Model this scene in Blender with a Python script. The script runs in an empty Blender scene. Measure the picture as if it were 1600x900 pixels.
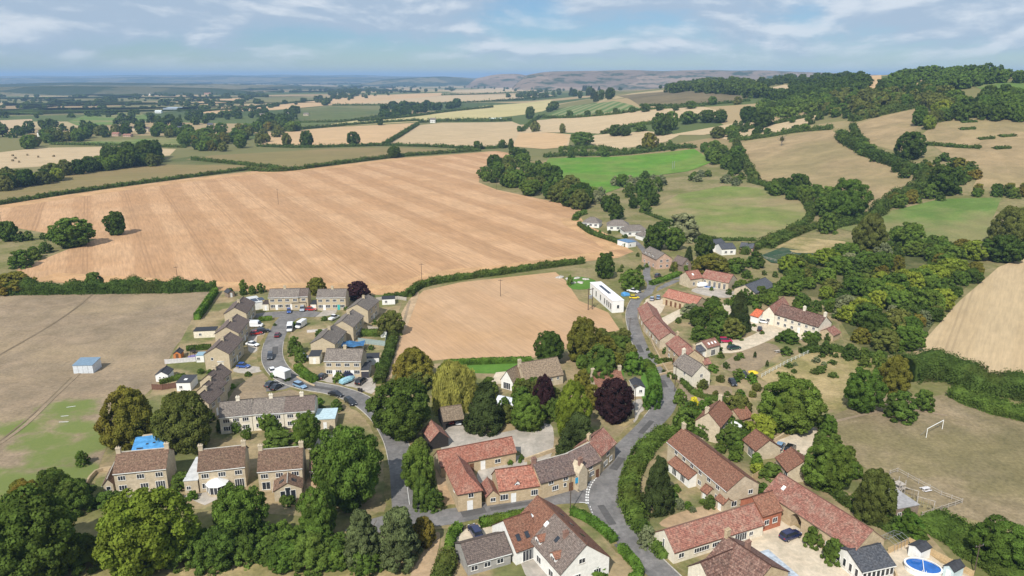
import bpy, bmesh, math, random
import numpy as np
from mathutils import Vector, Matrix
from mathutils.geometry import delaunay_2d_cdt
R = math.radians
random.seed(7); RNG = np.random.default_rng(11)
S = bpy.context.scene; C = S.collection
# ---------------------------------------------------------------- camera
F, PITCH, H = 1148.0, R(16.05), 84.0
cam = bpy.data.cameras.new('camera'); co = bpy.data.objects.new('camera', cam); C.objects.link(co)
co.location = (0, 0, H); co.rotation_euler = (R(90) - PITCH, 0, 0)
cam.sensor_width = 36; cam.lens = 36 * F / 1600; cam.clip_start = 1; cam.clip_end = 90000
S.camera = co
# ---------------------------------------------------------------- light
SUN_AZ, SUN_EL = R(23), R(45)          # direction the shadows fall, right of straight ahead
sl = bpy.data.lights.new('sun', 'SUN'); sl.energy = 5.0; sl.angle = R(0.55); sl.color = (1, .945, .86)
so = bpy.data.objects.new('sun', sl); C.objects.link(so)
d = Vector((math.sin(SUN_AZ) * math.cos(SUN_EL), math.cos(SUN_AZ) * math.cos(SUN_EL), -math.sin(SUN_EL)))
so.rotation_euler = d.to_track_quat('-Z', 'Y').to_euler()
W = bpy.data.worlds.new('World'); S.world = W; W.use_nodes = True
def node(nt, t, **k):
    n = nt.nodes.new(t)
    for a, b in k.items():
        if a.startswith('i_'):
            n.inputs[a[2:].replace('_', ' ')].default_value = b
        else: setattr(n, a, b)
    return n
def math_(nt, op, a, b=None, c=None, clamp=False):
    n = nt.nodes.new('ShaderNodeMath'); n.operation = op; n.use_clamp = clamp
    for i, v in enumerate((a, b, c)):
        if v is None: continue
        if isinstance(v, (int, float)): n.inputs[i].default_value = v
        else: nt.links.new(v, n.inputs[i])
    return n.outputs[0]
def mix_(nt, fac, a, b, blend='MIX'):
    n = nt.nodes.new('ShaderNodeMix'); n.data_type = 'RGBA'; n.blend_type = blend
    for s, v in ((n.inputs[0], fac), (n.inputs[6], a), (n.inputs[7], b)):
        if isinstance(v, (int, float)): s.default_value = v
        elif isinstance(v, (tuple, list)): s.default_value = (*v[:3], 1)
        else: nt.links.new(v, s)
    return n.outputs[2]
def ramp_(nt, fac, p0, p1, smooth=True):
    n = nt.nodes.new('ShaderNodeMapRange'); n.interpolation_type = 'SMOOTHSTEP' if smooth else 'LINEAR'
    nt.links.new(fac, n.inputs[0]); n.inputs[1].default_value = p0; n.inputs[2].default_value = p1
    return n.outputs[0]
def noise_(nt, vec, scale, detail=4, rough=.55, dist=0):
    n = nt.nodes.new('ShaderNodeTexNoise'); n.inputs['Scale'].default_value = scale
    n.inputs['Detail'].default_value = detail; n.inputs['Roughness'].default_value = rough; n.inputs['Distortion'].default_value = dist
    if vec is not None: nt.links.new(vec, n.inputs['Vector'])
    return n.outputs[0]
nt = W.node_tree
bg = nt.nodes['Background']
sky = node(nt, 'ShaderNodeTexSky'); sky.sky_type = 'NISHITA'; sky.sun_disc = False
sky.sun_elevation = SUN_EL; sky.sun_rotation = R(180) + SUN_AZ; sky.air_density = 1.0; sky.dust_density = .2; sky.ozone_density = 2.0
tc = node(nt, 'ShaderNodeTexCoord')
sx = node(nt, 'ShaderNodeSeparateXYZ'); nt.links.new(tc.outputs['Generated'], sx.inputs[0])
mp = node(nt, 'ShaderNodeMapping'); mp.inputs['Scale'].default_value = (4.4, 4.4, 15); mp.inputs['Location'].default_value = (2.3, .6, .8)
nt.links.new(tc.outputs['Generated'], mp.inputs[0])
up = node(nt, 'ShaderNodeVectorMath', operation='ADD'); nt.links.new(mp.outputs[0], up.inputs[0]); up.inputs[1].default_value = (-.05, -.04, .16)
n1 = noise_(nt, mp.outputs[0], 1.0, 8, .56, .25); n2 = noise_(nt, up.outputs[0], 1.0, 8, .56, .25)
lift = math_(nt, 'MULTIPLY', math_(nt, 'SUBTRACT', math_(nt, 'MINIMUM', sx.outputs[2], .16), .03), 1.7)
cov = ramp_(nt, math_(nt, 'ADD', n1, lift), .385, .60)
cov = math_(nt, 'MULTIPLY', cov, math_(nt, 'ADD', math_(nt, 'MULTIPLY', ramp_(nt, sx.outputs[2], .0, .035), .72), .16))
shade = ramp_(nt, math_(nt, 'SUBTRACT', n1, n2), -.045, .085)
CLOUD = mix_(nt, shade, (6.0, 7.4, 9.2), (10.2, 10.9, 11.8))
skyc = mix_(nt, 1.0, sky.outputs[0], mix_(nt, ramp_(nt, sx.outputs[2], .0, .05), (.84, 1.02, 1.16), (.68, .92, 1.22)), 'MULTIPLY')
col = mix_(nt, cov, skyc, CLOUD)
nt.links.new(col, bg.inputs[0]); bg.inputs[1].default_value = .072
S.view_settings.view_transform = 'Standard'; S.view_settings.look = 'None'; S.view_settings.exposure = 0.04; S.view_settings.gamma = 1
S.view_settings.use_curve_mapping = False
S.cycles.max_bounces = 5; S.cycles.diffuse_bounces = 2; S.cycles.transparent_max_bounces = 6; S.cycles.volume_bounces = 0
# ---------------------------------------------------------------- terrain height
PROF = {   # slope profiles of the valley side, by direction: (distance ahead, height)
 -.60: [(0, 0), (9000, 0)],
 .02: [(0, 0), (1300, 0), (2200, 10), (3500, 14), (9000, 0)],
 .167: [(0, 0), (700, 0), (1000, 18), (1250, 40), (1500, 47), (1900, 45), (2600, 40), (4500, 10), (9000, 0)],
 .335: [(0, 0), (520, 0), (700, 12), (900, 32), (1150, 52), (1400, 64), (1800, 77), (2400, 80), (4500, 30), (9000, 0)],
 .50: [(0, 0), (400, 0), (550, 18), (700, 42), (850, 62), (1000, 79), (1150, 87), (1500, 90), (2500, 80), (4500, 30), (9000, 0)],
 .67: [(0, 0), (340, 0), (450, 15), (600, 42), (750, 66), (900, 83), (1050, 92), (1400, 94), (2500, 80), (4500, 30), (9000, 0)]}
GS = 20.0; GX0, GX1, GY0, GY1 = -2400.0, 3600.0, -400.0, 5600.0
gx = np.arange(GX0, GX1 + 1, GS); gy = np.arange(GY0, GY1 + 1, GS)
XX, YY = np.meshgrid(gx, gy)
tt = XX / np.maximum(YY, 30)
ks = sorted(PROF); cols = [np.interp(YY, [p[0] for p in PROF[k]], [p[1] for p in PROF[k]]) for k in ks]
GZ = cols[0].copy()
for i in range(len(ks) - 1):
    f = np.clip((tt - ks[i]) / (ks[i + 1] - ks[i]), 0, 1)
    GZ = np.where(tt >= ks[i], cols[i] * (1 - f) + cols[i + 1] * f, GZ)
GZ *= np.clip((GX1 - XX) / 1500, 0, 1) * np.clip((GY1 - YY) / 1500, 0, 1) * (YY > 200)
for _ in range(3):
    for ax in (0, 1):
        GZ = (np.roll(GZ, 2, ax) + 2 * np.roll(GZ, 1, ax) + 3 * GZ + 2 * np.roll(GZ, -1, ax) + np.roll(GZ, -2, ax)) / 9
GZ[YY < 280] = 0; GZ[0] = GZ[-1] = 0; GZ[:, 0] = GZ[:, -1] = 0
GZ[GZ < .02] = 0
def zf(X, Y):
    X = np.asarray(X, float); Y = np.asarray(Y, float)
    u = np.clip((X - GX0) / GS, 0, len(gx) - 1.001); v = np.clip((Y - GY0) / GS, 0, len(gy) - 1.001)
    i = u.astype(int); j = v.astype(int); fu = u - i; fv = v - j
    return (GZ[j, i] * (1 - fu) + GZ[j, i + 1] * fu) * (1 - fv) + (GZ[j + 1, i] * (1 - fu) + GZ[j + 1, i + 1] * fu) * fv
_s = np.geomspace(60, 30000, 900)
def at(px, py, z=None):
    """a photo pixel's place on the ground (or on the level z)"""
    u = (px - 800) / F; v = (450 - py) / F
    dx, dy, dz = u, math.cos(PITCH) + v * math.sin(PITCH), -math.sin(PITCH) + v * math.cos(PITCH)
    if z is not None:
        t = (z - H) / dz; return Vector((dx * t, dy * t, z))
    if dz < 0 and -H / dz * dy < 260:
        t = -H / dz; return Vector((dx * t, dy * t, 0))
    g = H + dz * _s - zf(dx * _s, dy * _s)
    k = np.nonzero(g < 0)[0]
    if len(k) == 0: t = _s[-1]
    elif k[0] == 0: t = _s[0]
    else:
        a, b = _s[k[0] - 1], _s[k[0]]
        for _ in range(12):
            m = (a + b) / 2
            if H + dz * m - zf(dx * m, dy * m) < 0: b = m
            else: a = m
        t = (a + b) / 2
    X, Y = dx * t, dy * t
    return Vector((X, Y, float(zf(X, Y))))
def ppm(p): return F / (p.y * math.cos(PITCH) + (H - p.z) * math.sin(PITCH))     # photo pixels per metre at p
def dip(p): return math.atan2(H - p.z, p.y)
# ---------------------------------------------------------------- object helpers
def tag(o, label=None, cat=None, group=None, kind=None):
    if label: o['label'] = label
    if cat: o['category'] = cat
    if group: o['group'] = group
    if kind: o['kind'] = kind
    return o
def empty(name, loc=(0, 0, 0), rz=0, label=None, cat=None, group=None):
    o = bpy.data.objects.new(name, None); C.objects.link(o); o.empty_display_size = .3
    o.location = loc; o.rotation_euler = (0, 0, rz)
    return tag(o, label, cat, group)
def link(name, me, parent=None, loc=None, rz=0, mat=None, scale=None):
    o = bpy.data.objects.new(name, me); C.objects.link(o)
    if parent: o.parent = parent
    if loc is not None: o.location = loc
    if rz: o.rotation_euler = (0, 0, rz)
    if scale: o.scale = scale
    if mat is not None:
        if not me.materials: me.materials.append(mat)
        if me.materials[0] != mat:
            o.material_slots[0].link = 'OBJECT'; o.material_slots[0].material = mat
    return o
class MB:
    def __init__(s): s.v = []; s.f = []; s.uv = []
    def face(s, pts, uv=None):
        n = len(s.v); s.v += [tuple(p) for p in pts]; s.f.append(tuple(range(n, n + len(pts)))); s.uv.append(uv or [(0, 0)] * len(pts)); return s
    def box(s, x0, x1, y0, y1, z0, z1):
        a = [(x0, y0, z0), (x1, y0, z0), (x1, y1, z0), (x0, y1, z0), (x0, y0, z1), (x1, y0, z1), (x1, y1, z1), (x0, y1, z1)]
        return s.hexa(a)
    def hexa(s, a):
        for q in ((3, 2, 1, 0), (4, 5, 6, 7), (0, 1, 5, 4), (1, 2, 6, 5), (2, 3, 7, 6), (3, 0, 4, 7)): s.face([a[i] for i in q])
        return s
    def tube(s, pts, r0, r1=None, n=6):
        r1 = r0 if r1 is None else r1; pts = [Vector(p) for p in pts]; rings = []
        for i, p in enumerate(pts):
            t = (pts[min(i + 1, len(pts) - 1)] - pts[max(i - 1, 0)]).normalized()
            a = t.orthogonal().normalized(); b = t.cross(a); r = r0 + (r1 - r0) * i / max(1, len(pts) - 1)
            rings.append([p + (a * math.cos(k * 2 * math.pi / n) + b * math.sin(k * 2 * math.pi / n)) * r for k in range(n)])
        for i in range(len(rings) - 1):
            for k in range(n): s.face([rings[i][k], rings[i][(k + 1) % n], rings[i + 1][(k + 1) % n], rings[i + 1][k]])
        s.face(rings[0][::-1]); s.face(rings[-1]); return s
    def prism(s, poly, z0, z1):
        n = len(poly)
        for i in range(n):
            a, b = poly[i], poly[(i + 1) % n]; s.face([(*a, z0), (*b, z0), (*b, z1), (*a, z1)])
        s.face([(*p, z1) for p in poly]); s.face([(*p, z0) for p in poly[::-1]]); return s
    def mesh(s, name):
        me = bpy.data.meshes.new(name); me.from_pydata(s.v, [], s.f)
        if any(any(c != (0, 0) for c in u) for u in s.uv):
            l = me.uv_layers.new(name='UVMap'); l.data.foreach_set('uv', [c for u in s.uv for p in u for c in p])
        me.update(); return me
    def build(s, name, mat, parent=None, **k): return link(name, s.mesh(name), parent, mat=mat, **k)
# ---------------------------------------------------------------- materials
_m = {}
def newmat(name):
    m = bpy.data.materials.new(name); m.use_nodes = True; t = m.node_tree; b = t.nodes['Principled BSDF']
    b.inputs['Specular IOR Level'].default_value = .25
    return m, t, b
def plain(name, col=None, rough=.7, metal=0, var=.25, scale=1.5, spec=.3):
    if name in _m: return _m[name]
    m, t, b = newmat(name); tc = node(t, 'ShaderNodeTexCoord')
    n = noise_(t, tc.outputs['Object'], scale, 5)
    c = mix_(t, ramp_(t, n, .3, .7), tuple(x * (1 - var) for x in col), tuple(min(1, x * (1 + var * .6)) for x in col))
    t.links.new(c, b.inputs['Base Color']); b.inputs['Roughness'].default_value = rough; b.inputs['Metallic'].default_value = metal
    b.inputs['Specular IOR Level'].default_value = spec
    _m[name] = m; return m
def roofmat(name, c1, c2, c3, w=.32, h=.30, patch=.5):
    if name in _m: return _m[name]
    m, t, b = newmat(name); uv = node(t, 'ShaderNodeUVMap'); oi = node(t, 'ShaderNodeObjectInfo')
    br = node(t, 'ShaderNodeTexBrick'); br.inputs['Scale'].default_value = 1
    br.inputs['Brick Width'].default_value = w; br.inputs['Row Height'].default_value = h; br.inputs['Mortar Size'].default_value = .022; br.inputs['Mortar Smooth'].default_value = .4
    br.inputs['Color1'].default_value = (*c1, 1); br.inputs['Color2'].default_value = (*c2, 1); br.inputs['Mortar'].default_value = (*[x * .45 for x in c1], 1)
    t.links.new(uv.outputs[0], br.inputs['Vector'])
    va = node(t, 'ShaderNodeVectorMath', operation='ADD'); t.links.new(uv.outputs[0], va.inputs[0])
    cb = node(t, 'ShaderNodeCombineXYZ'); t.links.new(math_(t, 'MULTIPLY', oi.outputs['Random'], 300), cb.inputs[0]); t.links.new(cb.outputs[0], va.inputs[1])
    n = noise_(t, va.outputs[0], .55, 6, .65); n2 = noise_(t, va.outputs[0], 2.6, 3, .6)
    c = mix_(t, math_(t, 'MULTIPLY', ramp_(t, n, .42, .68), patch), br.outputs[0], c3)
    c = mix_(t, .75, c, mix_(t, ramp_(t, n2, .3, .72), (.42, .42, .43), (1.45, 1.4, 1.34)), 'MULTIPLY')
    n3 = noise_(t, va.outputs[0], 5.5, 2, .5); c = mix_(t, math_(t, 'MULTIPLY', ramp_(t, n3, .62, .75), .25), c, (.46, .42, .34))
    c = mix_(t, 1.0, c, mix_(t, oi.outputs['Random'], (.86, .86, .86), (1.12, 1.1, 1.08)), 'MULTIPLY')
    t.links.new(c, b.inputs['Base Color']); b.inputs['Roughness'].default_value = .85; b.inputs['Specular IOR Level'].default_value = .15
    bp = node(t, 'ShaderNodeBump'); bp.inputs['Strength'].default_value = .6; bp.inputs['Distance'].default_value = .03
    t.links.new(br.outputs['Fac'], bp.inputs['Height']); bp.invert = True; t.links.new(bp.outputs[0], b.inputs['Normal'])
    _m[name] = m; return m
def wallmat(name, c1, c2, bw=.45, bh=.18, stain=.35):
    if name in _m: return _m[name]
    m, t, b = newmat(name); tc = node(t, 'ShaderNodeTexCoord'); sp = node(t, 'ShaderNodeSeparateXYZ'); t.links.new(tc.outputs['Object'], sp.inputs[0])
    cb = node(t, 'ShaderNodeCombineXYZ'); t.links.new(math_(t, 'ADD', sp.outputs[0], sp.outputs[1]), cb.inputs[0]); t.links.new(sp.outputs[2], cb.inputs[1])
    br = node(t, 'ShaderNodeTexBrick'); br.inputs['Scale'].default_value = 1; br.inputs['Brick Width'].default_value = bw; br.inputs['Row Height'].default_value = bh
    br.inputs['Mortar Size'].default_value = .015; br.inputs['Color1'].default_value = (*c1, 1); br.inputs['Color2'].default_value = (*c2, 1)
    br.inputs['Mortar'].default_value = (*[x * .8 for x in c1], 1); t.links.new(cb.outputs[0], br.inputs['Vector'])
    n = noise_(t, tc.outputs['Object'], .9, 6, .65)
    c = mix_(t, stain, br.outputs[0], mix_(t, ramp_(t, n, .3, .72), (.5, .48, .45), (1.25, 1.22, 1.18)), 'MULTIPLY')
    t.links.new(c, b.inputs['Base Color']); b.inputs['Roughness'].default_value = .9; b.inputs['Specular IOR Level'].default_value = .1
    _m[name] = m; return m
def leafmat(name, col, var=.35, warm=(.10, .09, .02), wamt=.25, trans=.28):
    if name in _m: return _m[name]
    m = bpy.data.materials.new(name); m.use_nodes = True; t = m.node_tree; t.nodes.remove(t.nodes['Principled BSDF'])
    out = t.nodes['Material Output']; ge = node(t, 'ShaderNodeNewGeometry'); oi = node(t, 'ShaderNodeObjectInfo')
    n = noise_(t, ge.outputs['Position'], .33, 5, .7); n2 = noise_(t, ge.outputs['Position'], .085, 3, .5)
    c = mix_(t, ramp_(t, n, .32, .70), tuple(x * (1 - var) for x in col), tuple(x * (1 + var) for x in col))
    c = mix_(t, math_(t, 'MULTIPLY', ramp_(t, n2, .45, .7), wamt), c, warm)
    c = mix_(t, 1.0, c, mix_(t, oi.outputs['Random'], (.78, .84, .80), (1.22, 1.14, 1.10)), 'MULTIPLY')
    a = node(t, 'ShaderNodeBsdfDiffuse'); b = node(t, 'ShaderNodeBsdfTranslucent'); mx = node(t, 'ShaderNodeMixShader'); mx.inputs[0].default_value = trans
    t.links.new(c, a.inputs[0]); t.links.new(mix_(t, 1.0, c, (1.25, 1.3, .6), 'MULTIPLY'), b.inputs[0])
    t.links.new(a.outputs[0], mx.inputs[1]); t.links.new(b.outputs[0], mx.inputs[2]); t.links.new(mx.outputs[0], out.inputs[0])
    _m[name] = m; return m
def fieldmat(name, c1, c2, ang=0, width=0, amt=.7, patch=None, pamt=.4, pscale=.02, fine=.5, rows=0, tram=0, skew=0):
    """ground cover: two tones in machine swaths (ang, degrees right of ahead; width, metres), patches of a third tone, grain"""
    if name in _m: return _m[name]
    m, t, b = newmat(name); ge = node(t, 'ShaderNodeNewGeometry'); pos = ge.outputs['Position']
    mpn = node(t, 'ShaderNodeMapping'); mpn.inputs['Rotation'].default_value = (0, 0, R(ang)); t.links.new(pos, mpn.inputs[0])
    st = node(t, 'ShaderNodeMapping'); st.inputs['Scale'].default_value = (1, .06, 1); t.links.new(mpn.outputs[0], st.inputs[0])
    sp = node(t, 'ShaderNodeSeparateXYZ'); t.links.new(mpn.outputs[0], sp.inputs[0])
    grain = noise_(t, st.outputs[0] if (width or rows) else pos, 1.1, 6, .7); big = noise_(t, pos, pscale, 5, .6)
    mid = noise_(t, pos, .11, 6, .68)
    if width:
        wob = noise_(t, pos, .006, 2, .5)
        x = math_(t, 'ADD', sp.outputs[0], math_(t, 'MULTIPLY', wob, 14))
        s1 = math_(t, 'SINE', math_(t, 'MULTIPLY', x, math.pi / width)); s2 = math_(t, 'SINE', math_(t, 'MULTIPLY', x, math.pi / width * .37))
        f = ramp_(t, math_(t, 'ADD', s1, math_(t, 'MULTIPLY', s2, .45)), -.24, .24)
        f = math_(t, 'MULTIPLY', f, amt); f = math_(t, 'ADD', f, math_(t, 'MULTIPLY', math_(t, 'SUBTRACT', mid, .5), .45), clamp=True)
    else: f = ramp_(t, mid, .32, .68)
    c = mix_(t, f, c1, c2)
    if patch: c = mix_(t, math_(t, 'MULTIPLY', ramp_(t, big, .42, .62), pamt), c, patch)
    wide = noise_(t, pos, pscale * 2.7 + .004, 6, .7, .6); c = mix_(t, .35 if width else .8, c, mix_(t, ramp_(t, wide, .28, .74), (.74, .76, .74), (1.2, 1.17, 1.15)), 'MULTIPLY')
    c = mix_(t, fine, c, mix_(t, ramp_(t, grain, .28, .72), (.62, .62, .62), (1.28, 1.26, 1.22)), 'MULTIPLY')
    if tram:
        tr = math_(t, 'ABSOLUTE', math_(t, 'SUBTRACT', math_(t, 'FRACT', math_(t, 'DIVIDE', sp.outputs[0], tram)), .5))
        g = math_(t, 'SUBTRACT', 1.0, ramp_(t, math_(t, 'ABSOLUTE', math_(t, 'SUBTRACT', tr, .9 / tram)), .2 / tram, .5 / tram))
        c = mix_(t, math_(t, 'MULTIPLY', g, .4), c, tuple(x * .6 for x in c1))
    if rows:
        g = ramp_(t, math_(t, 'SINE', math_(t, 'MULTIPLY', sp.outputs[0], 2 * math.pi / rows)), -.6, .6)
        c = mix_(t, math_(t, 'MULTIPLY', g, .3), c, tuple(x * .6 for x in c1))
    t.links.new(c, b.inputs['Base Color']); b.inputs['Roughness'].default_value = .95; b.inputs['Specular IOR Level'].default_value = .05
    _m[name] = m; return m
GLASS = plain('window glass', (.03, .035, .045), .08, 0, .3, .7, .6)
WHITE = plain('white paint', (.80, .80, .78), .5, 0, .06)
CREAMP = plain('cream render', (.72, .66, .54), .8, 0, .12)
WRENDER = plain('white render', (.78, .77, .73), .8, 0, .10)
STONE = wallmat('golden stone', (.50, .39, .25), (.58, .47, .32))
STONE2 = wallmat('buff stone', (.52, .44, .32), (.60, .52, .39))
ESTATE = wallmat('reconstituted stone', (.50, .42, .29), (.55, .47, .34), .4, .15, .25)
BRICK = wallmat('red brick', (.42, .15, .09), (.50, .22, .14), .24, .09)
PINK = wallmat('pink stone', (.52, .34, .25), (.58, .42, .32))
GREYW = wallmat('grey blockwork', (.34, .33, .31), (.40, .39, .37))
OLDBRICK = wallmat('old brick', (.28, .165, .13), (.34, .22, .175), .24, .09)
TIMBER = plain('weathered timber', (.26, .20, .15), .9, 0, .35, 3)
DARKT = plain('black timber', (.035, .03, .028), .9, 0, .3, 3)
PANT = roofmat('red pantiles', (.34, .135, .098), (.42, .195, .14), (.43, .285, .22), .28, .32, .45)
PANT2 = roofmat('weathered pantiles', (.285, .125, .098), (.35, .175, .135), (.37, .28, .22), .28, .32, .55)
BROWN = roofmat('brown tiles', (.26, .125, .085), (.30, .155, .105), (.28, .17, .12), .26, .28, .35)
TANT = roofmat('brown concrete tiles', (.165, .105, .075), (.235, .155, .115), (.19, .14, .095), .33, .34, .45)
GREYT = roofmat('grey concrete tiles', (.185, .165, .15), (.225, .20, .18), (.26, .235, .205), .33, .34, .5)
GREYD = roofmat('dark concrete tiles', (.15, .12, .11), (.18, .145, .13), (.20, .165, .14), .33, .34, .4)
SLATE = roofmat('blue slate', (.085, .095, .115), (.11, .12, .14), (.13, .13, .14), .3, .25, .4)
GREYB = roofmat('grey-brown tiles', (.20, .165, .145), (.25, .21, .19), (.17, .13, .115), .26, .28, .5)
PURPLE = roofmat('purple stone tiles', (.155, .115, .11), (.24, .19, .17), (.22, .15, .125), .4, .3, .55)
MOTTLE = roofmat('mottled clay tiles', (.15, .08, .065), (.29, .19, .155), (.12, .085, .07), .4, .45, .6)
THATCH = roofmat('stone tiles', (.25, .195, .14), (.30, .24, .175), (.22, .17, .12), .4, .3, .5)
BRIGHT = roofmat('new red tiles', (.60, .15, .07), (.66, .19, .10), (.55, .18, .10), .28, .32, .2)
FLATR = plain('pale flat roof', (.55, .56, .56), .7, 0, .15, .8)
BLUEM = plain('blue sheeting', (.10, .34, .68), .45, 0, .25, .9, .5)
ROOFFELT = plain('dark roof felt', (.05, .052, .06), .8, 0, .3)
SOLAR = plain('solar panel', (.012, .016, .035), .15, 0, .2, 3, .7)
TARMAC = fieldmat('asphalt', (.185, .178, .178), (.225, .217, .215), fine=.45, patch=(.13, .125, .125), pamt=.55, pscale=.16)
GRAVEL = fieldmat('pale gravel', (.55, .47, .36), (.62, .54, .43), fine=.3, patch=(.48, .40, .30), pamt=.4, pscale=.15)
CONCRETE = fieldmat('concrete', (.40, .36, .32), (.46, .42, .37), fine=.3, patch=(.33, .30, .26), pamt=.5, pscale=.15)
KERB = plain('kerb stone', (.46, .43, .38), .9, 0, .2)
LINE = plain('road paint', (.74, .74, .72), .7, 0, .15, 3)
BARK = plain('bark', (.13, .10, .075), .95, 0, .4, 4)
METALG = plain('galvanised metal', (.42, .44, .46), .45, .5, .2)
LEAF = dict(
 oak=leafmat('oak leaves', (0.076, 0.120, 0.024), .45, (.075, .075, .018), .25),
 ash=leafmat('ash leaves', (0.117, 0.185, 0.034), .42, (.10, .105, .022), .3),
 lime=leafmat('lime leaves', (0.224, 0.279, 0.040), .38, (.19, .18, .03), .35),
 chest=leafmat('chestnut leaves', (0.173, 0.171, 0.033), .42, (.19, .125, .028), .6),
 copper=leafmat('copper beech leaves', (0.041, 0.020, 0.023), .4, (.045, .020, .018), .3, .15),
 willow=leafmat('willow leaves', (0.291, 0.300, 0.076), .35, (.18, .17, .05), .3),
 cypress=leafmat('ivy leaves', (0.198, 0.248, 0.033), .4, (.14, .145, .025), .3),
 yew=leafmat('yew needles', (0.051, 0.072, 0.023), .45, (.05, .045, .016), .3, .12),
 pine=leafmat('pine needles', (0.142, 0.167, 0.070), .4, (.105, .105, .05), .3, .15),
 sallow=leafmat('sallow leaves', (0.217, 0.240, 0.129), .35, (.10, .12, .05), .3),
 bush=leafmat('shrub leaves', (0.104, 0.163, 0.033), .45, (.10, .10, .025), .4),
 hedge=leafmat('clipped hedge leaves', (.100, .185, .030), .45, (.15, .17, .03), .45),
 wild=leafmat('hedgerow leaves', (0.090, 0.137, 0.032), .45, (.095, .085, .024), .4),
 gold=leafmat('golden leaves', (0.576, 0.544, 0.048), .3, (.36, .32, .03), .3),
 olive=leafmat('birch leaves', (0.147, 0.167, 0.043), .4, (.11, .105, .03), .35))
# ---------------------------------------------------------------- ground
def groundmat():
    m, t, b = newmat('countryside'); ge = node(t, 'ShaderNodeNewGeometry'); pos = ge.outputs['Position']
    mpn = node(t, 'ShaderNodeMapping'); mpn.inputs['Scale'].default_value = (.0024, .0034, .0); mpn.inputs['Rotation'].default_value = (0, 0, .3); t.links.new(pos, mpn.inputs[0])
    nz = node(t, 'ShaderNodeTexNoise'); nz.inputs['Scale'].default_value = .9; t.links.new(mpn.outputs[0], nz.inputs[0])
    va = node(t, 'ShaderNodeVectorMath', operation='MULTIPLY_ADD'); t.links.new(nz.outputs[1], va.inputs[0]); va.inputs[1].default_value = (.35, .35, 0); t.links.new(mpn.outputs[0], va.inputs[2])
    vo = node(t, 'ShaderNodeTexVoronoi'); vo.inputs['Scale'].default_value = 1; t.links.new(va.outputs[0], vo.inputs['Vector'])
    sp = node(t, 'ShaderNodeSeparateColor'); t.links.new(vo.outputs['Color'], sp.inputs[0])
    cr = node(t, 'ShaderNodeValToRGB'); e = cr.color_ramp; e.interpolation = 'CONSTANT'
    e.elements[0].color = (.20, .19, .08, 1); e.elements[1].position = .2; e.elements[1].color = (.42, .31, .17, 1)
    for p, c in ((.38, (.12, .15, .05)), (.5, (.48, .37, .21)), (.64, (.22, .20, .085)), (.78, (.36, .26, .14)), (.9, (.09, .12, .04))):
        x = e.elements.new(p); x.color = (*c, 1)
    t.links.new(sp.outputs[0], cr.inputs[0])
    sy = node(t, 'ShaderNodeSeparateXYZ'); t.links.new(pos, sy.inputs[0])
    near = ramp_(t, sy.outputs[1], 600, 900)
    n = noise_(t, pos, .05, 6, .65); n2 = noise_(t, pos, .6, 5, .7)
    g = mix_(t, ramp_(t, n, .36, .64), (.26, .215, .115), (.15, .155, .055))
    g = mix_(t, .5, g, mix_(t, ramp_(t, n2, .3, .7), (.6, .6, .6), (1.3, 1.28, 1.2)), 'MULTIPLY')
    t.links.new(mix_(t, near, g, mix_(t, 1.0, cr.outputs[0], (.80, .82, .80), 'MULTIPLY')), b.inputs['Base Color']); b.inputs['Roughness'].default_value = .95; b.inputs['Specular IOR Level'].default_value = .05
    return m
far = [-30000, -16000, -9000, -5000, -3400]
xs = np.concatenate([far, gx, [5000, 9000, 16000, 30000]]); ys = np.concatenate([[-3000, -1200], gy, [7500, 11000, 16000, 22000, 30000]])
X, Y = np.meshgrid(xs, ys); Z = zf(X, Y); Z[(X < GX0) | (X > GX1) | (Y < GY0) | (Y > GY1)] = 0
nx, ny = len(xs), len(ys)
me = bpy.data.meshes.new('ground'); V = np.stack([X, Y, Z], -1).reshape(-1, 3)
i = np.arange(nx - 1)[None, :] + nx * np.arange(ny - 1)[:, None]
Q = np.stack([i, i + 1, i + 1 + nx, i + nx], -1).reshape(-1, 4)
def setmesh(me, V, Q):
    k = Q.shape[1]; me.vertices.add(len(V)); me.vertices.foreach_set('co', V.astype(np.float32).ravel())
    me.loops.add(Q.size); me.loops.foreach_set('vertex_index', Q.astype(np.int32).ravel())
    me.polygons.add(len(Q)); me.polygons.foreach_set('loop_start', np.arange(0, Q.size, k, dtype=np.int32)); me.polygons.foreach_set('loop_total', np.full(len(Q), k, np.int32))
    me.update(calc_edges=True); return me
setmesh(me, V, Q); me.polygons.foreach_set('use_smooth', np.ones(len(Q), bool))
tag(link('ground', me, mat=groundmat()), kind='structure')

def smooth(pts, n=4, closed=True):
    pts = [Vector(p) for p in pts]; out = []; N = len(pts)
    for i in range(N if closed else N - 1):
        g = (lambda k: pts[k % N]) if closed else (lambda k: pts[min(max(k, 0), N - 1)])
        p0, p1, p2, p3 = g(i - 1), g(i), g(i + 1), g(i + 2)
        for k in range(n):
            t = k / n; out.append(.5 * ((2 * p1) + (p2 - p0) * t + (2 * p0 - 5 * p1 + 4 * p2 - p3) * t * t + (3 * p1 - p0 - 3 * p2 + p3) * t ** 3))
    if not closed: out.append(pts[-1])
    return out
def inside(poly, x, y):
    r = np.zeros(np.shape(x), bool); n = len(poly)
    for i in range(n):
        x0, y0 = poly[i][0], poly[i][1]; x1, y1 = poly[(i + 1) % n][0], poly[(i + 1) % n][1]
        if y0 == y1: continue
        r ^= ((y0 > y) != (y1 > y)) & (x < (x1 - x0) * (y - y0) / (y1 - y0) + x0)
    return r
_sn = [0]
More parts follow.
